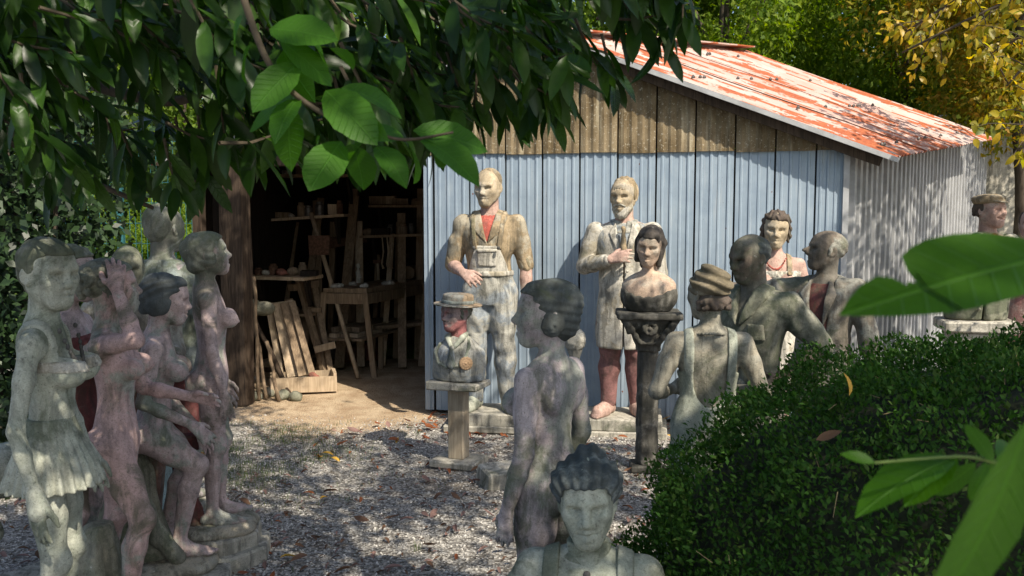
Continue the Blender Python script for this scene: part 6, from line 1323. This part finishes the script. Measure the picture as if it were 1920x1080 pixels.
# ================================================================== vegetation
M_BARK = m_wood('dark_bark', (.045, .035, .026), (.10, .08, .06), (8, 8, 2))
M_TWIG = m_plain('twig_bark', (.07, .055, .035), .8, 0, .3, 40)
M_LAUREL = m_leaf('laurel_leaf', [(.010, .030, .004), (.020, .055, .006), (.045, .105, .010), (.014, .040, .005)], .36, .26, veins=9, spec=.3)
M_CHERRY = m_leaf('cherry_leaf', [(.035, .11, .008), (.055, .155, .012), (.042, .125, .010)], .42, .45, veins=11, spec=.3)
M_WALNUT = m_leaf('foreground_leaf', [(.04, .12, .006), (.06, .16, .010)], .42, .5, veins=10, spec=.3)
M_BUSH = m_leaf('dark_ivy_leaf', [(.010, .022, .008), (.02, .042, .013), (.035, .07, .022), (.015, .03, .01)], .42, .12, spec=.3)
M_BOX = m_leaf('box_leaf', [(.022, .062, .010), (.036, .095, .014), (.058, .135, .020), (.03, .08, .013), (.075, .115, .025)], .6, .2, spec=.12)
M_GREEN = m_leaf('sunny_leaf', [(.075, .135, .012), (.14, .22, .018), (.20, .26, .024), (.09, .15, .014)], .55, .42, spec=.2)
M_GREEN2 = m_leaf('deep_leaf', [(.05, .095, .012), (.085, .14, .016), (.13, .19, .022)], .55, .4, spec=.2)
M_YELL = m_leaf('autumn_leaf', [(.09, .13, .012), (.30, .22, .02), (.16, .17, .015), (.36, .19, .02), (.11, .15, .012), (.28, .24, .025)], .55, .4, spec=.2)
M_YELLN = m_leaf('near_autumn_leaf', [(.13, .17, .02), (.45, .31, .02), (.20, .22, .02), (.52, .36, .03), (.09, .13, .02)], .45, .5)
rv = random.Random(11)
def rdir(rr): 
    z = rr.uniform(-1, 1); a = rr.uniform(0, 6.283); q = math.sqrt(1 - z * z); return Vector((q * math.cos(a), q * math.sin(a), z))
LAUREL = [leaf_mesh('laurel_leaf', .27, 5, .22, .25), leaf_mesh('laurel_leaf', .30, 5, .35, .12, twist=.2), leaf_mesh('laurel_leaf', .25, 5, .15, .40, twist=-.2)]
for me in LAUREL: me.materials.append(M_LAUREL)
QUAD = leaf_mesh('leaf_blade', .55, 2, .25, .2, base=.0); SMALL = mesh_np('leaf_blade', [(0, 0, 0), (.25, .45, .09), (0, 1, -.06), (-.25, .45, .09)], [(0, 1, 2, 3)]); QUAD = mesh_np('leaf_blade', [(0, 0, 0), (.27, .45, .1), (0, 1, -.1), (-.27, .45, .1)], [(0, 1, 2, 3)])

# ---- cherry laurel overhanging from the upper left: sprays of long drooping leaves
laurel = empty('cherry_laurel', (-3.4, 2.6, 0), 0, 'dark glossy laurel tree overhanging the upper left with long drooping leaves', 'tree')
def low_edge(px):
    return np.interp(px, [-80, 0, 120, 230, 300, 380, 450, 560, 700, 800, 870, 920, 1000, 1050, 1100, 1180, 1240, 1320], [330, 330, 320, 300, 330, 345, 300, 300, 320, 300, 240, 230, 265, 235, 185, 165, 110, 60])
single, rest, twigs = [], [], MB()
LP = laurel.location
def spray(p, d, n, L, out, jitter=.5):
    d = Vector(d).normalized(); tl = L * rv.uniform(.9, 1.5); q = p - d * tl
    twigs.tube([q - LP, p.lerp(q, .5) - LP + Vector((0, 0, -.01)), p - LP], [.0045, .0035, .002], 5, False)
    for i in range(n):
        b = p.lerp(q, (i / n) ** 1.3 * .9); a = i * 2.4 + rv.uniform(-.4, .4); x, y, z = basis(d, (0, 0, 1))
        dirv = (d * rv.uniform(.35, 1.0) + (x * math.cos(a) + z * math.sin(a)) * rv.uniform(.5, .95) + Vector((0, 0, -rv.uniform(.25, .95)))).normalized()
        nrm = (Vector((0, -.35, .9)) + rdir(rv) * jitter)
        out.append((b, dirv, nrm, L * rv.uniform(.75, 1.15)))
cnt = 0
while cnt < 330:
    px, py = rv.uniform(-60, 1310), rv.uniform(-60, 345)
    le = low_edge(px)
    if py > le - 45: continue
    if 90 < px < 390 and 60 < py < 330 and rv.random() < (.80 if py > 120 else .45): continue
    if px > 1060 and rv.random() < .45: continue
    if 1060 < px < 1300 and py > np.interp(px, [1060, 1300], [95, 40]) and rv.random() < .72: continue
    Y = rv.uniform(1.95, 3.1); p = at(px, py, Y); out = single if (py > le - 150 or rv.random() < .25) else rest
    d = Vector((rv.uniform(.1, 1.0), rv.uniform(-.4, .5), rv.uniform(-.8, .05)))
    spray(p, d, rv.randint(6, 9), rv.uniform(.105, .15), out); cnt += 1
# the crown going on above and to the left of the picture
for i in range(360):
    p = Vector((rv.uniform(-3.6, .9), rv.uniform(1.2, 3.4), 0)); lo = 1.72 + .235 * p.y + .12
    p.z = rv.uniform(lo, lo + 1.5) if p.x > -1.6 else rv.uniform(1.9 if p.x < -2 else lo, 4.2)
    if ((p.x + 1.3) / 2.5) ** 2 + ((p.y - 2.3) / 1.35) ** 2 > 1: continue
    spray(p, Vector((rv.uniform(-.5, .9), rv.uniform(-.7, .7), rv.uniform(-.6, .2))), rv.randint(6, 9), rv.uniform(.11, .15), rest, .7)
# hanging sprays seen against the fence and the dark bay
for px, py, Y in ((262, 320, 2.5), (330, 350, 2.4), (350, 320, 2.7), (232, 300, 2.6), (385, 330, 2.5), (170, 330, 2.4), (120, 290, 2.2), (60, 250, 2.0), (25, 180, 1.9), (100, 350, 2.6), (420, 250, 2.3), (560, 262, 2.4), (650, 290, 2.5), (740, 275, 2.5), (800, 265, 2.4), (470, 280, 2.6), (890, 205, 2.4), (960, 225, 2.5), (1010, 190, 2.4), (1040, 215, 2.5), (1120, 120, 2.4), (1150, 150, 2.5), (1240, 80, 2.3), (1280, 40, 2.2), (1190, 40, 2.3)):
    spray(at(px, py, Y), (rv.uniform(-.1, .5), rv.uniform(-.2, .2), -.9), 7, .125, single, .5)
rv.shuffle(single); rest += single[300:]; single = single[:300]
for b, d, n_, L in single: put_leaf(rv.choice(LAUREL), b, d, n_, L, laurel)
leaves_np('foliage', LAUREL[1], rest, M_LAUREL, laurel)
tag(twigs.build('twigs', M_TWIG, laurel), kind='stuff')
def limb(parent, pts, r0, r1, mat=None, name='branch', seg=8):
    m = MB(); n = len(pts); o = parent.location; P = [Vector(p) - o for p in pts]; Q = []
    for i in range(n - 1):
        for k in range(4):
            t = k / 4; a, b, c, d = P[max(0, i - 1)], P[i], P[i + 1], P[min(n - 1, i + 2)]
            Q.append(.5 * ((2 * b) + (c - a) * t + (2 * a - 5 * b + 4 * c - d) * t * t + (3 * b - a - 3 * c + d) * t ** 3))
    Q.append(P[-1]); m.tube(Q, [r0 + (r1 - r0) * i / (len(Q) - 1) for i in range(len(Q))], seg)
    return m.build(name, mat or M_BARK, parent, smooth=True)
limb(laurel, [(-3.4, 2.6, -.02), (-3.35, 2.62, 1.0), (-3.1, 2.6, 2.2), (-2.7, 2.5, 3.3)], .12, .06, name='trunk')
limb(laurel, [(-3.1, 2.6, 2.2), (-2.2, 2.7, 2.25), (-1.4, 2.75, 2.2), (-.7, 2.7, 2.18)], .05, .015)
limb(laurel, [(-2.9, 2.6, 2.7), (-1.6, 2.5, 2.75), (-.2, 2.5, 2.5), (.55, 2.45, 2.25)], .05, .012)
limb(laurel, [(-2.2, 2.7, 2.25), (-1.9, 2.85, 2.0), (-1.45, 2.85, 1.75), (-1.1, 2.8, 1.6)], .022, .006)
limb(laurel, [at(180, 160, 3.1), at(260, 182, 3.0), at(340, 188, 2.9), at(430, 150, 2.8)], .022, .012)

# ---- cherry branch hanging into the picture, close to the camera; its tree stands behind the camera
cherry = empty('cherry_tree', (3.0, -2.2, 0), 0, 'cherry branch with broad soft green leaves hanging in front of the dark laurel', 'tree')
CH = [leaf_mesh('cherry_leaf', .52, 9, .16, .22, serr=.035), leaf_mesh('cherry_leaf', .46, 9, .28, .32, serr=.035, twist=.15), leaf_mesh('cherry_leaf', .56, 9, .08, .15, serr=.03)]
for me in CH: me.materials.append(M_CHERRY)
CY = 1.5
tw = [at(445, -40, CY), at(478, 60, CY), at(505, 120, CY), at(545, 170, CY), at(610, 215, CY), at(690, 245, CY), at(760, 262, CY), at(850, 248, CY)]
limb(cherry, [(.55, .2, 2.75), (.1, .7, 2.55), (-.25, 1.15, 2.3), tw[0]], .016, .007, M_TWIG, 'twig', 6)
limb(cherry, tw, .007, .002, M_TWIG, 'twig', 6)
for i, (bx, by, tx, ty, dy, v) in enumerate([(505, 55, 622, 52, -.03, 0), (525, 75, 632, 152, .02, 2), (560, 60, 640, 110, .06, 1), (560, 118, 470, 192, -.04, 0), (552, 178, 452, 235, .03, 2), (560, 185, 505, 235, -.05, 1), (530, 95, 562, 170, .08, 1), (610, 170, 700, 252, -.04, 0), (640, 165, 770, 190, .03, 1), (660, 215, 712, 250, -.03, 1), (700, 262, 760, 232, .05, 0), (640, 265, 580, 345, -.05, 2), (600, 255, 575, 330, .05, 1), (705, 275, 765, 320, -.04, 1), (775, 245, 925, 262, .02, 0), (790, 262, 905, 300, -.05, 1), (720, 285, 745, 322, .04, 0), (470, 85, 435, 150, .03, 1), (455, 30, 420, 100, .04, 0), (690, 250, 640, 290, .06, 2), (620, 90, 665, 105, .05, 1), (760, 262, 810, 330, .06, 1), (820, 262, 840, 320, .03, 2), (545, 205, 530, 290, .07, 1), (660, 270, 690, 335, .07, 0)]):
    b, t_ = at(bx, by, CY + .01), at(tx, ty, CY + dy * 1.6); d = t_ - b
    put_leaf(CH[v], b, d, Vector((rv.uniform(-.5, .5), -.75, rv.uniform(.35, .9))), d.length, cherry)
limb(cherry, [(3.0, -2.2, -.02), (2.9, -2.1, 1.5), (2.5, -1.7, 3.0), (2.2, -1.2, 4.2)], .19, .10, name='trunk', seg=12)
for e in ((.4, .6, 3.6), (3.4, 1.2, 4.3), (1.4, 1.8, 4.4), (-.8, -.3, 4.4), (4.6, -.3, 4.4), (1.5, -3, 4.6), (2.6, 2.0, 4.0)): limb(cherry, [(2.3, -1.4, 3.7), ((2.3 + e[0]) / 2, (-1.4 + e[1]) / 2, 3.95), e], .07, .015)
def in_frame(p):
    y = p.y * CP - (p.z - CAMZ) * SP
    if y < .15: return False
    u = p.x / y * FPX; w = ((p.z - CAMZ) * CP + p.y * SP) / y * FPX
    return abs(u) < 1010 and -600 < w < 575
items = []
for c in range(195):                                     # crown: clusters of leaves with sky gaps between them
    while True:
        q = Vector((rv.uniform(-1, 1), rv.uniform(-1, 1), rv.uniform(-1, 1)))
        if q.length < 1: break
    cen = Vector((1.75 + 3.7 * q.x, .15 + 3.3 * q.y, 4.45 + 1.15 * q.z)); rad = rv.uniform(.18, .42)
    for k in range(int(120 * rad / .3)):
        p = cen + Vector((rv.gauss(0, rad * .7), rv.gauss(0, rad * .7), rv.gauss(0, rad * .45)))
        if p.z < 2.5 or in_frame(p): continue
        items.append((p, rdir(rv) + Vector((0, 0, -.4)), Vector((0, 0, 1)) + rdir(rv) * .8, rv.uniform(.07, .12)))
limb(cherry, [(1.4, 1.8, 4.4), (.7, 3.2, 4.6), (-.2, 4.6, 4.6)], .03, .012)
for c in range(20):                                      # unseen limb added over the yard to dapple the bay post
    cen = Vector((rv.uniform(-.9, .35), rv.uniform(4.0, 5.4), rv.uniform(4.2, 4.9))); rad = rv.uniform(.16, .34)
    for k in range(int(110 * rad / .3)):
        p = cen + Vector((rv.gauss(0, rad * .7), rv.gauss(0, rad * .7), rv.gauss(0, rad * .45)))
        if not in_frame(p): items.append((p, rdir(rv) + Vector((0, 0, -.4)), Vector((0, 0, 1)) + rdir(rv) * .8, rv.uniform(.07, .12)))
leaves_np('foliage', QUAD, items, M_CHERRY, cherry)
M_CHERRY and QUAD.materials.clear()

# ---- leaves close to the lens on the right
wal = empty('walnut_sapling', (1.3, .75, 0), 0, 'large blurred green sapling leaves close to the lens at the right', 'sapling')
WL_ = [leaf_mesh('sapling_leaf', .44, 9, .12, .15, serr=.05), leaf_mesh('sapling_leaf', .40, 9, .25, .3, serr=.04, twist=.2)]
def lobed(name, outline, seed):
    """blade outline in leaf units: list of (t along, half-width left, half-width right)"""
    m = MB(); A, B, C = [], [], []
    for t, a, b in outline: A.append((-a, t, a * .18 - .08 * t * t)); B.append((0, t, -.08 * t * t)); C.append((b, t, b * .22 - .08 * t * t))
    m.quadgrid([A, B, C]); return m.mesh(name, smooth=True)
LOB = lobed('sapling_leaf', [(0, .01, .01), (.12, .12, .11), (.25, .16, .16), (.38, .18, .185), (.50, .18, .19), (.58, .175, .175), (.64, .17, .15), (.66, .17, .085), (.63, .17, .07), (.66, .165, .03), (.69, .16, .045), (.70, .155, .03), (.73, .145, .075), (.78, .125, .10), (.86, .09, .085), (.93, .05, .05), (1, .004, .004)], 1)
BIGL = leaf_mesh('sapling_leaf', .42, 10, .1, .2, serr=.02)
for me in WL_ + [LOB, BIGL]: me.materials.append(M_WALNUT)
def wl(me, b, t_, Yb, Yt, nrm): p, q = at(*b, Yb), at(*t_, Yt); put_leaf(me, p, q - p, nrm, (q - p).length, wal)
wl(LOB, (1990, 475), (1588, 558), .62, .56, Vector((.05, -.55, .8)))
wl(BIGL, (1925, 790), (1800, 1240), .50, .50, Vector((.5, -.85, .2)))
wl(WL_[0], (1795, 855), (1690, 938), .80, .78, Vector((-.4, -.5, .8))); wl(WL_[1], (1790, 858), (1605, 915), .80, .76, Vector((-.2, -.4, .9)))
wl(WL_[0], (1830, 868), (1752, 935), .80, .80, Vector((.3, -.9, .2))); wl(WL_[0], (1862, 866), (1815, 790), .80, .82, Vector((.2, -.95, .1))); wl(WL_[1], (1850, 868), (1822, 940), .80, .79, Vector((-.3, -.9, .3)))
wl(WL_[0], (1862, 866), (1838, 945), .82, .80, Vector((.5, -.8, .2))); wl(WL_[1], (1640, 868), (1582, 845), .78, .78, Vector((0, -.8, .6))); wl(WL_[1], (1862, 975), (1782, 1020), .7, .7, Vector((0, -.3, .95))); wl(WL_[1], (1870, 860), (1905, 812), .8, .83, Vector((-.2, -.7, .6)))
limb(wal, [(1.3, .75, -.02), (1.1, .78, .5), (.9, .8, .95), (.62, .8, 1.30), at(1925, 880, .82)], .014, .006, M_TWIG, 'stem', 6)
limb(wal, [at(1925, 880, .82), at(1862, 866, .81), at(1795, 856, .80), at(1640, 868, .78)], .0022, .0012, m_plain('green_stalk', (.14, .20, .05)), 'leaf_stalk', 5)
limb(wal, [at(1925, 880, .82), at(1960, 700, .7), at(1985, 492, .62)], .0022, .002, M_TWIG, 'stem', 6)

# ---- clipped box bush
bush = empty('box_bush', (1.72, 2.52, 0), 0, 'big rounded clipped box bush filling the lower right', 'bush')
BC, BR = np.array((1.70, 2.52, .18)), np.array((1.40, .98, 1.05))
def bump3(D): x, y, z = D[:, 0], D[:, 1], D[:, 2]; return .035 * np.sin(9 * x + 2) * np.sin(8 * y + 1) + .03 * np.sin(17 * z + 5 * x) * np.sin(15 * y) + .02 * np.sin(29 * x + 11 * z)
n = 250000; D = RNG.normal(0, 1, (n, 3)); D /= np.linalg.norm(D, axis=1, keepdims=True); D = D[D[:, 2] > -.25]; n = len(D)
e = 1 / (np.abs(D)**2.5).sum(1)**(1 / 2.5)                      # slightly squared dome
rad = e * (1 + bump3(D)) * (1 - .075 * RNG.random(n) ** 1.2 + .018 * (RNG.random(n) > .9)); P = BC + D * BR * rad[:, None]; k = (P[:, 2] > .02); P, D = P[k], D[k]; n = len(P)
dirs = D * .55 + RNG.normal(0, .6, (n, 3)) + (0, 0, .35); nr = RNG.normal(0, .55, (n, 3)) + (0, 0, .6) + D * .5
it = list(zip(P, dirs, nr, RNG.uniform(.013, .023, n))); leaves_np('foliage', SMALL, it, M_BOX, bush)
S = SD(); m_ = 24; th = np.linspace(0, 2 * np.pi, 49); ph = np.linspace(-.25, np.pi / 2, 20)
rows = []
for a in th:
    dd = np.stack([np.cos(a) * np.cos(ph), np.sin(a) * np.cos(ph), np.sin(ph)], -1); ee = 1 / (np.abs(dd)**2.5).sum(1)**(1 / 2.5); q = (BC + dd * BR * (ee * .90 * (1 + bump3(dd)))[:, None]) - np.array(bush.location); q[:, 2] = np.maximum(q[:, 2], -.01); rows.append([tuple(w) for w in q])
mm = MB(); mm.quadgrid(rows); mm.build('dark_core', m_plain('core_shade', (.022, .026, .012), .95, 0, .5, 60), bush, smooth=True)  # solid core under the leaves, the bush's inner shade put into its colour
tm = MB(); rr = random.Random(5)
for i in range(170):
    dd = RNG.normal(0, 1, 3); dd[2] = abs(dd[2]); dd[1] = -abs(dd[1]) if i % 4 else dd[1]; dd /= np.linalg.norm(dd); ee = 1 / (np.abs(dd)**2.5).sum()**(1 / 2.5); p = Vector(BC + dd * BR * ee * 1.0) - bush.location
    d2 = (Vector(dd) * .5 + rdir(rr)).normalized(); L = rr.uniform(.02, .07); tm.tube([p - d2 * L * .5, p + d2 * L * .5], [.0012, .0008], 4, False)
tag(tm.build('dry_twigs', m_plain('dry_twig', (.24, .18, .09), .8), bush), kind='stuff')
o = put_leaf(FL['yellow'][0], at(1592, 742, 2.0), (.02, -.1, 1), (.6, -.7, .1), .052, None, 'fallen_leaf'); tag(o, 'yellow leaf stuck upright in the box bush', 'leaf')
o = put_leaf(FL['brown'][1], at(1530, 825, 1.83), (1, 0, .2), (0, -.6, .7), .05, None, 'fallen_leaf'); tag(o, 'brown leaf caught on the front of the box bush', 'leaf')

# ---- dark evergreen thicket on the left
th_ = empty('evergreen_thicket', (-3.0, 5.7, 0), 0, 'dark glossy evergreen thicket behind the statues on the left', 'bush')
it = []
for i in range(24000):
    x = rv.gauss(-3.25, .50); y = rv.uniform(4.9, 6.6); z = 2.75 * rv.random() ** .9
    edge = -2.50 + .14 * math.sin(3.3 * z + 1) + .10 * math.sin(7 * z + y * 3) - .07 * max(0, z - 1.6)
    if x > edge or x < -4.4: continue
    it.append((Vector((x, y, z)), rdir(rv) + Vector((.2, -.3, -.5)), Vector((.2, -.8, .5)) + rdir(rv) * .8, rv.uniform(.05, .085)))
leaves_np('foliage', QUAD, it, M_BUSH, th_)
for i in range(6): x = -3.7 + .16 * i; limb(th_, [(x, 5.6 + .05 * (i % 3), -.01), (x + .05, 5.6, .9), (x + .1 * (i % 2), 5.6, 1.8), (x - .05, 5.5, 2.5)], .022, .008, name='stem', seg=6)

# ---- trees and shrubs behind, in the sun
def crown_mesh(name, n, seed, flat=.8, clumps=85, leaf=(.04, .07)):
    rr = random.Random(seed); it = []
    cl = []
    for c in range(clumps):
        d = rdir(rr); q = rr.uniform(.45, .95); cl.append((Vector((d.x * q, d.y * q, d.z * q * flat)), rr.uniform(.12, .26)))
    for i in range(n):
        c, r = rr.choice(cl); d = rdir(rr); p = c + d * r * rr.uniform(.5, 1.05)
        it.append((p, d * .4 + rdir(rr) + Vector((0, 0, -.3)), d + Vector((0, -.2, .6)) + rdir(rr) * .5, rr.uniform(*leaf)))
    o = leaves_np('foliage', SMALL, it, None, None, None); me = o.data; bpy.data.objects.remove(o); return me
CR = [crown_mesh('crown_a', 28000, 1, leaf=(.028, .048)), crown_mesh('crown_b', 28000, 2, leaf=(.028, .048)), crown_mesh('crown_c', 28000, 3, .9, 80, (.028, .048))]
def tree(x, y, zc, rx, rz, k, mat, label, name='tree', trunk=.12, group=None, rot=None):
    r = empty(name, (x, y, 0), 0, label, 'tree', group); me = CR[k]
    if len(me.materials) == 0: me.materials.append(mat)
    o = bpy.data.objects.new('crown', me); COL.objects.link(o); o.parent = r
    o.matrix_local = Matrix.Translation((0, 0, zc)) @ Matrix.Rotation(rot if rot is not None else x * 1.7, 4, 'Z') @ Matrix.Diagonal((rx, rx, rz, 1))
    o.material_slots[0].link = 'OBJECT'; o.material_slots[0].material = mat; tag(o, kind='stuff')
    limb(r, [(x, y, -.02), (x + .1, y, zc * .4), (x - .05, y, zc * .8), (x + .05, y, zc + rz * .4)], trunk, trunk * .4, name='trunk')
    for j in range(4): a = j * 1.6 + x; limb(r, [(x, y, zc * .75), (x + rx * .3 * math.cos(a), y + rx * .3 * math.sin(a), zc + .1 * rz), (x + rx * .65 * math.cos(a), y + rx * .65 * math.sin(a), zc + .4 * rz)], trunk * .4, .015)
    return r
for i, (x, y, zc, rx, rz, k, mt, lb) in enumerate([
    (2.9, 12.6, 4.4, 2.1, 2.6, 0, M_GREEN, 'bright green sunlit tree just behind the shed ridge'),
    (5.2, 12.2, 4.0, 2.0, 2.4, 1, M_GREEN, 'bright green tree behind the middle of the rusty roof'),
    (7.4, 13.0, 4.0, 2.2, 2.8, 2, M_YELL, 'yellowing tree behind the lower end of the roof'),
    (9.6, 14.5, 3.8, 2.4, 3.0, 0, M_GREEN2, 'deep green tree at the far right behind the shed'),
    (.4, 14.0, 4.8, 2.4, 3.0, 1, M_GREEN2, 'green tree rising behind the hidden left roof slope'),
    (-3.2, 17.5, 3.6, 2.5, 3.0, 2, M_GREEN, 'sunlit green tree beyond the lawn, nearest the shed'),
    (-6.4, 18.0, 3.2, 2.6, 3.2, 0, M_GREEN2, 'green tree beyond the lawn seen through the fence'),
    (-9.5, 17.0, 3.6, 2.8, 3.4, 1, M_GREEN, 'sunny tree beyond the lawn at the far left'),
    (3.9, 15.0, 6.0, 2.8, 3.2, 2, M_GREEN, 'broad green tree above the roof, behind the nearest bright trees'),
    (7.0, 16.0, 6.2, 3.0, 3.4, 1, M_GREEN2, 'broad deep green tree above the lower roof'),
    (10.5, 12.0, 4.4, 2.3, 3.0, 0, M_YELL, 'yellow-green tree at the right edge behind the side wall'),
    (12.0, 18.0, 4.0, 3.0, 3.8, 2, M_GREEN2, 'tall green tree furthest to the right behind everything')]):
    tree(x, y, zc, rx, rz, k, mt, lb)
for i in range(15):                                      # far belt of trees closing the view
    x = -24 + 3.6 * i; tree(x, 27 + 3 * math.sin(i * 2.3), 4.2, 3.0, 4.6, i % 3, (M_GREEN2, M_GREEN)[i % 2], 'tree in the far belt of woodland behind the garden', group='trees of the far belt', trunk=.2)
def shrub(x, y, rx, rz, k, mat, label): 
    r = empty('shrub', (x, y, 0), 0, label, 'shrub', 'sunlit shrubs beyond the fence'); o = bpy.data.objects.new('foliage', CR[k]); COL.objects.link(o); o.parent = r; o.matrix_local = Matrix.Translation((0, 0, rz * .8)) @ Matrix.Diagonal((rx, rx, rz, 1)); o.material_slots[0].link = 'OBJECT'; o.material_slots[0].material = mat; tag(o, kind='stuff')
for x, y, rx, rz, k, mt in ((-3.6, 13.6, 1.0, 1.0, 0, M_GREEN), (-5.0, 14.0, 1.2, 1.2, 1, M_GREEN), (-2.2, 13.2, .8, .9, 2, M_GREEN2), (-6.8, 14.4, 1.3, 1.4, 2, M_GREEN2)): shrub(x, y, rx, rz, k, mt, {-3.6: 'second from the right', -5.0: 'third from the right', -2.2: 'rightmost', -6.8: 'leftmost'}[x] + ' green shrub on the lawn beyond the fence')
for k, me in enumerate(CR): pass

# ---- autumn tree on the right: separate near leaves + smaller ones further back
aut = empty('autumn_tree', (5.6, 6.6, 0), 0, 'tree with yellow and green autumn leaves at the upper right', 'tree')
ALF = [leaf_mesh('autumn_leaf', .50, 4, .25, .3), leaf_mesh('autumn_leaf', .55, 4, .4, .15, twist=.3), leaf_mesh('autumn_leaf', .45, 4, .1, .45, twist=-.3)]
for me in ALF: me.materials.append(M_YELLN)
limb(aut, [(5.6, 6.6, -.02), (5.5, 6.5, 1.6), (5.3, 6.4, 2.9), (5.0, 6.3, 4.2)], .14, .07, name='trunk')
brs = [([(5.3, 6.4, 2.9), (4.4, 6.1, 3.0), (3.5, 5.8, 2.75), (3.05, 5.7, 2.35)], 30), ([(5.4, 6.4, 2.5), (4.3, 6.0, 2.55), (3.4, 5.7, 2.25), (3.05, 5.5, 2.08)], 30), ([(5.2, 6.3, 3.4), (4.2, 6.3, 3.3), (3.5, 6.6, 3.05), (2.9, 6.9, 2.75)], 26), ([(5.4, 6.5, 2.2), (4.6, 6.0, 2.35), (3.7, 5.5, 2.1), (3.25, 5.35, 1.86)], 26), ([(5.1, 6.3, 3.8), (4.3, 6.8, 3.7), (3.8, 7.6, 3.4), (3.4, 8.2, 3.1)], 24), ([(5.1, 6.3, 4.0), (4.4, 5.8, 4.1), (4.0, 5.0, 3.9), (3.7, 4.6, 3.7)], 20), ([(5.3, 6.4, 3.1), (5.0, 7.4, 3.4), (4.9, 8.4, 3.3), (4.7, 9.2, 3.1)], 20)]
near, more = [], []
for pts, n in brs:
    limb(aut, pts, .03, .006, M_TWIG, 'branch', 6)
    P = [Vector(p) for p in pts]
    for j in range(n):
        t = rv.uniform(.25, 1.0) * 2.999; i = int(t); c = P[i].lerp(P[i + 1], t - i); e = c + Vector((rv.uniform(-.35, .2), rv.uniform(-.3, .3), rv.uniform(-.38, .22)))
        limb(aut, [c, c.lerp(e, .6) + Vector((0, 0, .03)), e], .005, .002, M_TWIG, 'twig', 4)
        for q in range(rv.randint(8, 13)):
            b = c.lerp(e, rv.uniform(.3, 1.0)) + rdir(rv) * .05; near.append((b, rdir(rv) + Vector((-.2, -.2, -.8)), Vector((.2, -.7, .6)) + rdir(rv) * .7, rv.uniform(.055, .095)))
for i in range(110):                                     # upper crown, added mostly out of frame to shade the side wall
    q = rdir(rv) * rv.uniform(.4, 1); c = Vector((4.55 + 1.25 * q.x, 6.0 + 1.3 * q.y, 3.75 + .8 * q.z))
    for k in range(22): near.append((c + rdir(rv) * rv.uniform(.05, .28), rdir(rv) + Vector((0, 0, -.6)), Vector((.2, -.5, .8)) + rdir(rv) * .7, rv.uniform(.06, .10)))
near.sort(key=lambda i: i[0].y); sing = [i for i in near if 2.6 < i[0].x and i[0].y < 6.6]; rv.shuffle(sing); sel = sing[:300]; ids = set(map(id, sel))
for b, d, n_, L in sel: put_leaf(rv.choice(ALF), b, d, n_, L, aut)
leaves_np('foliage', ALF[0], [i for i in near if id(i) not in ids], M_YELLN, aut)
tree(5.6, 10.2, 3.9, 1.9, 2.1, 1, M_YELL, 'yellow and orange autumn tree rising beyond the roof edge', trunk=.1, rot=.7)

# ---- wire mesh fence with teal posts
M_TEAL = m_plain('teal_paint', (.03, .12, .13), .5, .1, .2, 15)
fence = empty('wire_fence', (-4, 9.0, 0), 0, 'green wire mesh fence with teal posts behind the left group', 'fence')
fx = [-6.9, -4.6, -3.87, -1.57]; fx = [-8.5, -6.18, -3.86, -2.62]
for x in fx: MB().box((x - .03 + 4, -.03, -.02), (x + .03 + 4, .03, 2.32), None).build('post', M_TEAL, fence, bevel=.004)
for i in range(3):
    w = MB(); x0, x1 = fx[i] + .035 + 4, fx[i + 1] - .035 + 4; nx = int((x1 - x0) / .055)
    for k in range(nx + 1): x = x0 + (x1 - x0) * k / nx; w.box((x - .0022, -.004, .04), (x + .0022, .0005, 2.25))
    for k in range(12): z = .05 + k * .2; w.box((x0, .001, z - .003), (x1, .006, z + .003))
    w.build('wire_panel', M_TEAL, fence)
# pink rose seen through the fence
p = at(363, 352, 9.9); ro = empty('rose_bush', (p.x, 9.9, 0), 0, 'rose with one vivid pink bloom beyond the fence', 'rose'); S = SD(); S.ell((0, 0, p.z), (.055, .05, .06)); 
for i in range(7): a = i * .9; S.ell((.04 * math.cos(a), .04 * math.sin(a), p.z + .01 * (i % 3)), (.035, .02, .045), rotm(a), k=.004)
S.build('bloom', m_leaf('pink_petal', [(.75, .02, .12), (.85, .05, .2)], .5, .3), ro, .008); MB().tube([(0, 0, -.02), (.02, 0, p.z * .5), (0, 0, p.z - .05)], [.008, .006, .004], 6).build('stem', M_TWIG, ro)
# grey flat roof of a neighbouring building behind the autumn tree
nb = empty('outbuilding', (7.0, 11.4, 0), R_(-8), 'low grey outbuilding whose flat roof edge shows behind the autumn tree', 'building')
MB().box((-1.9, -.9, 0), (1.9, .9, 2.55)).build('wall', M_BASE, nb); MB().box((-2.1, -1.1, 2.553), (2.1, 1.1, 2.62)).build('roof_slab', M_GALV, nb); MB().box((-2.12, -1.13, 2.50), (2.12, -1.103, 2.66)).build('fascia', M_GALV, nb)
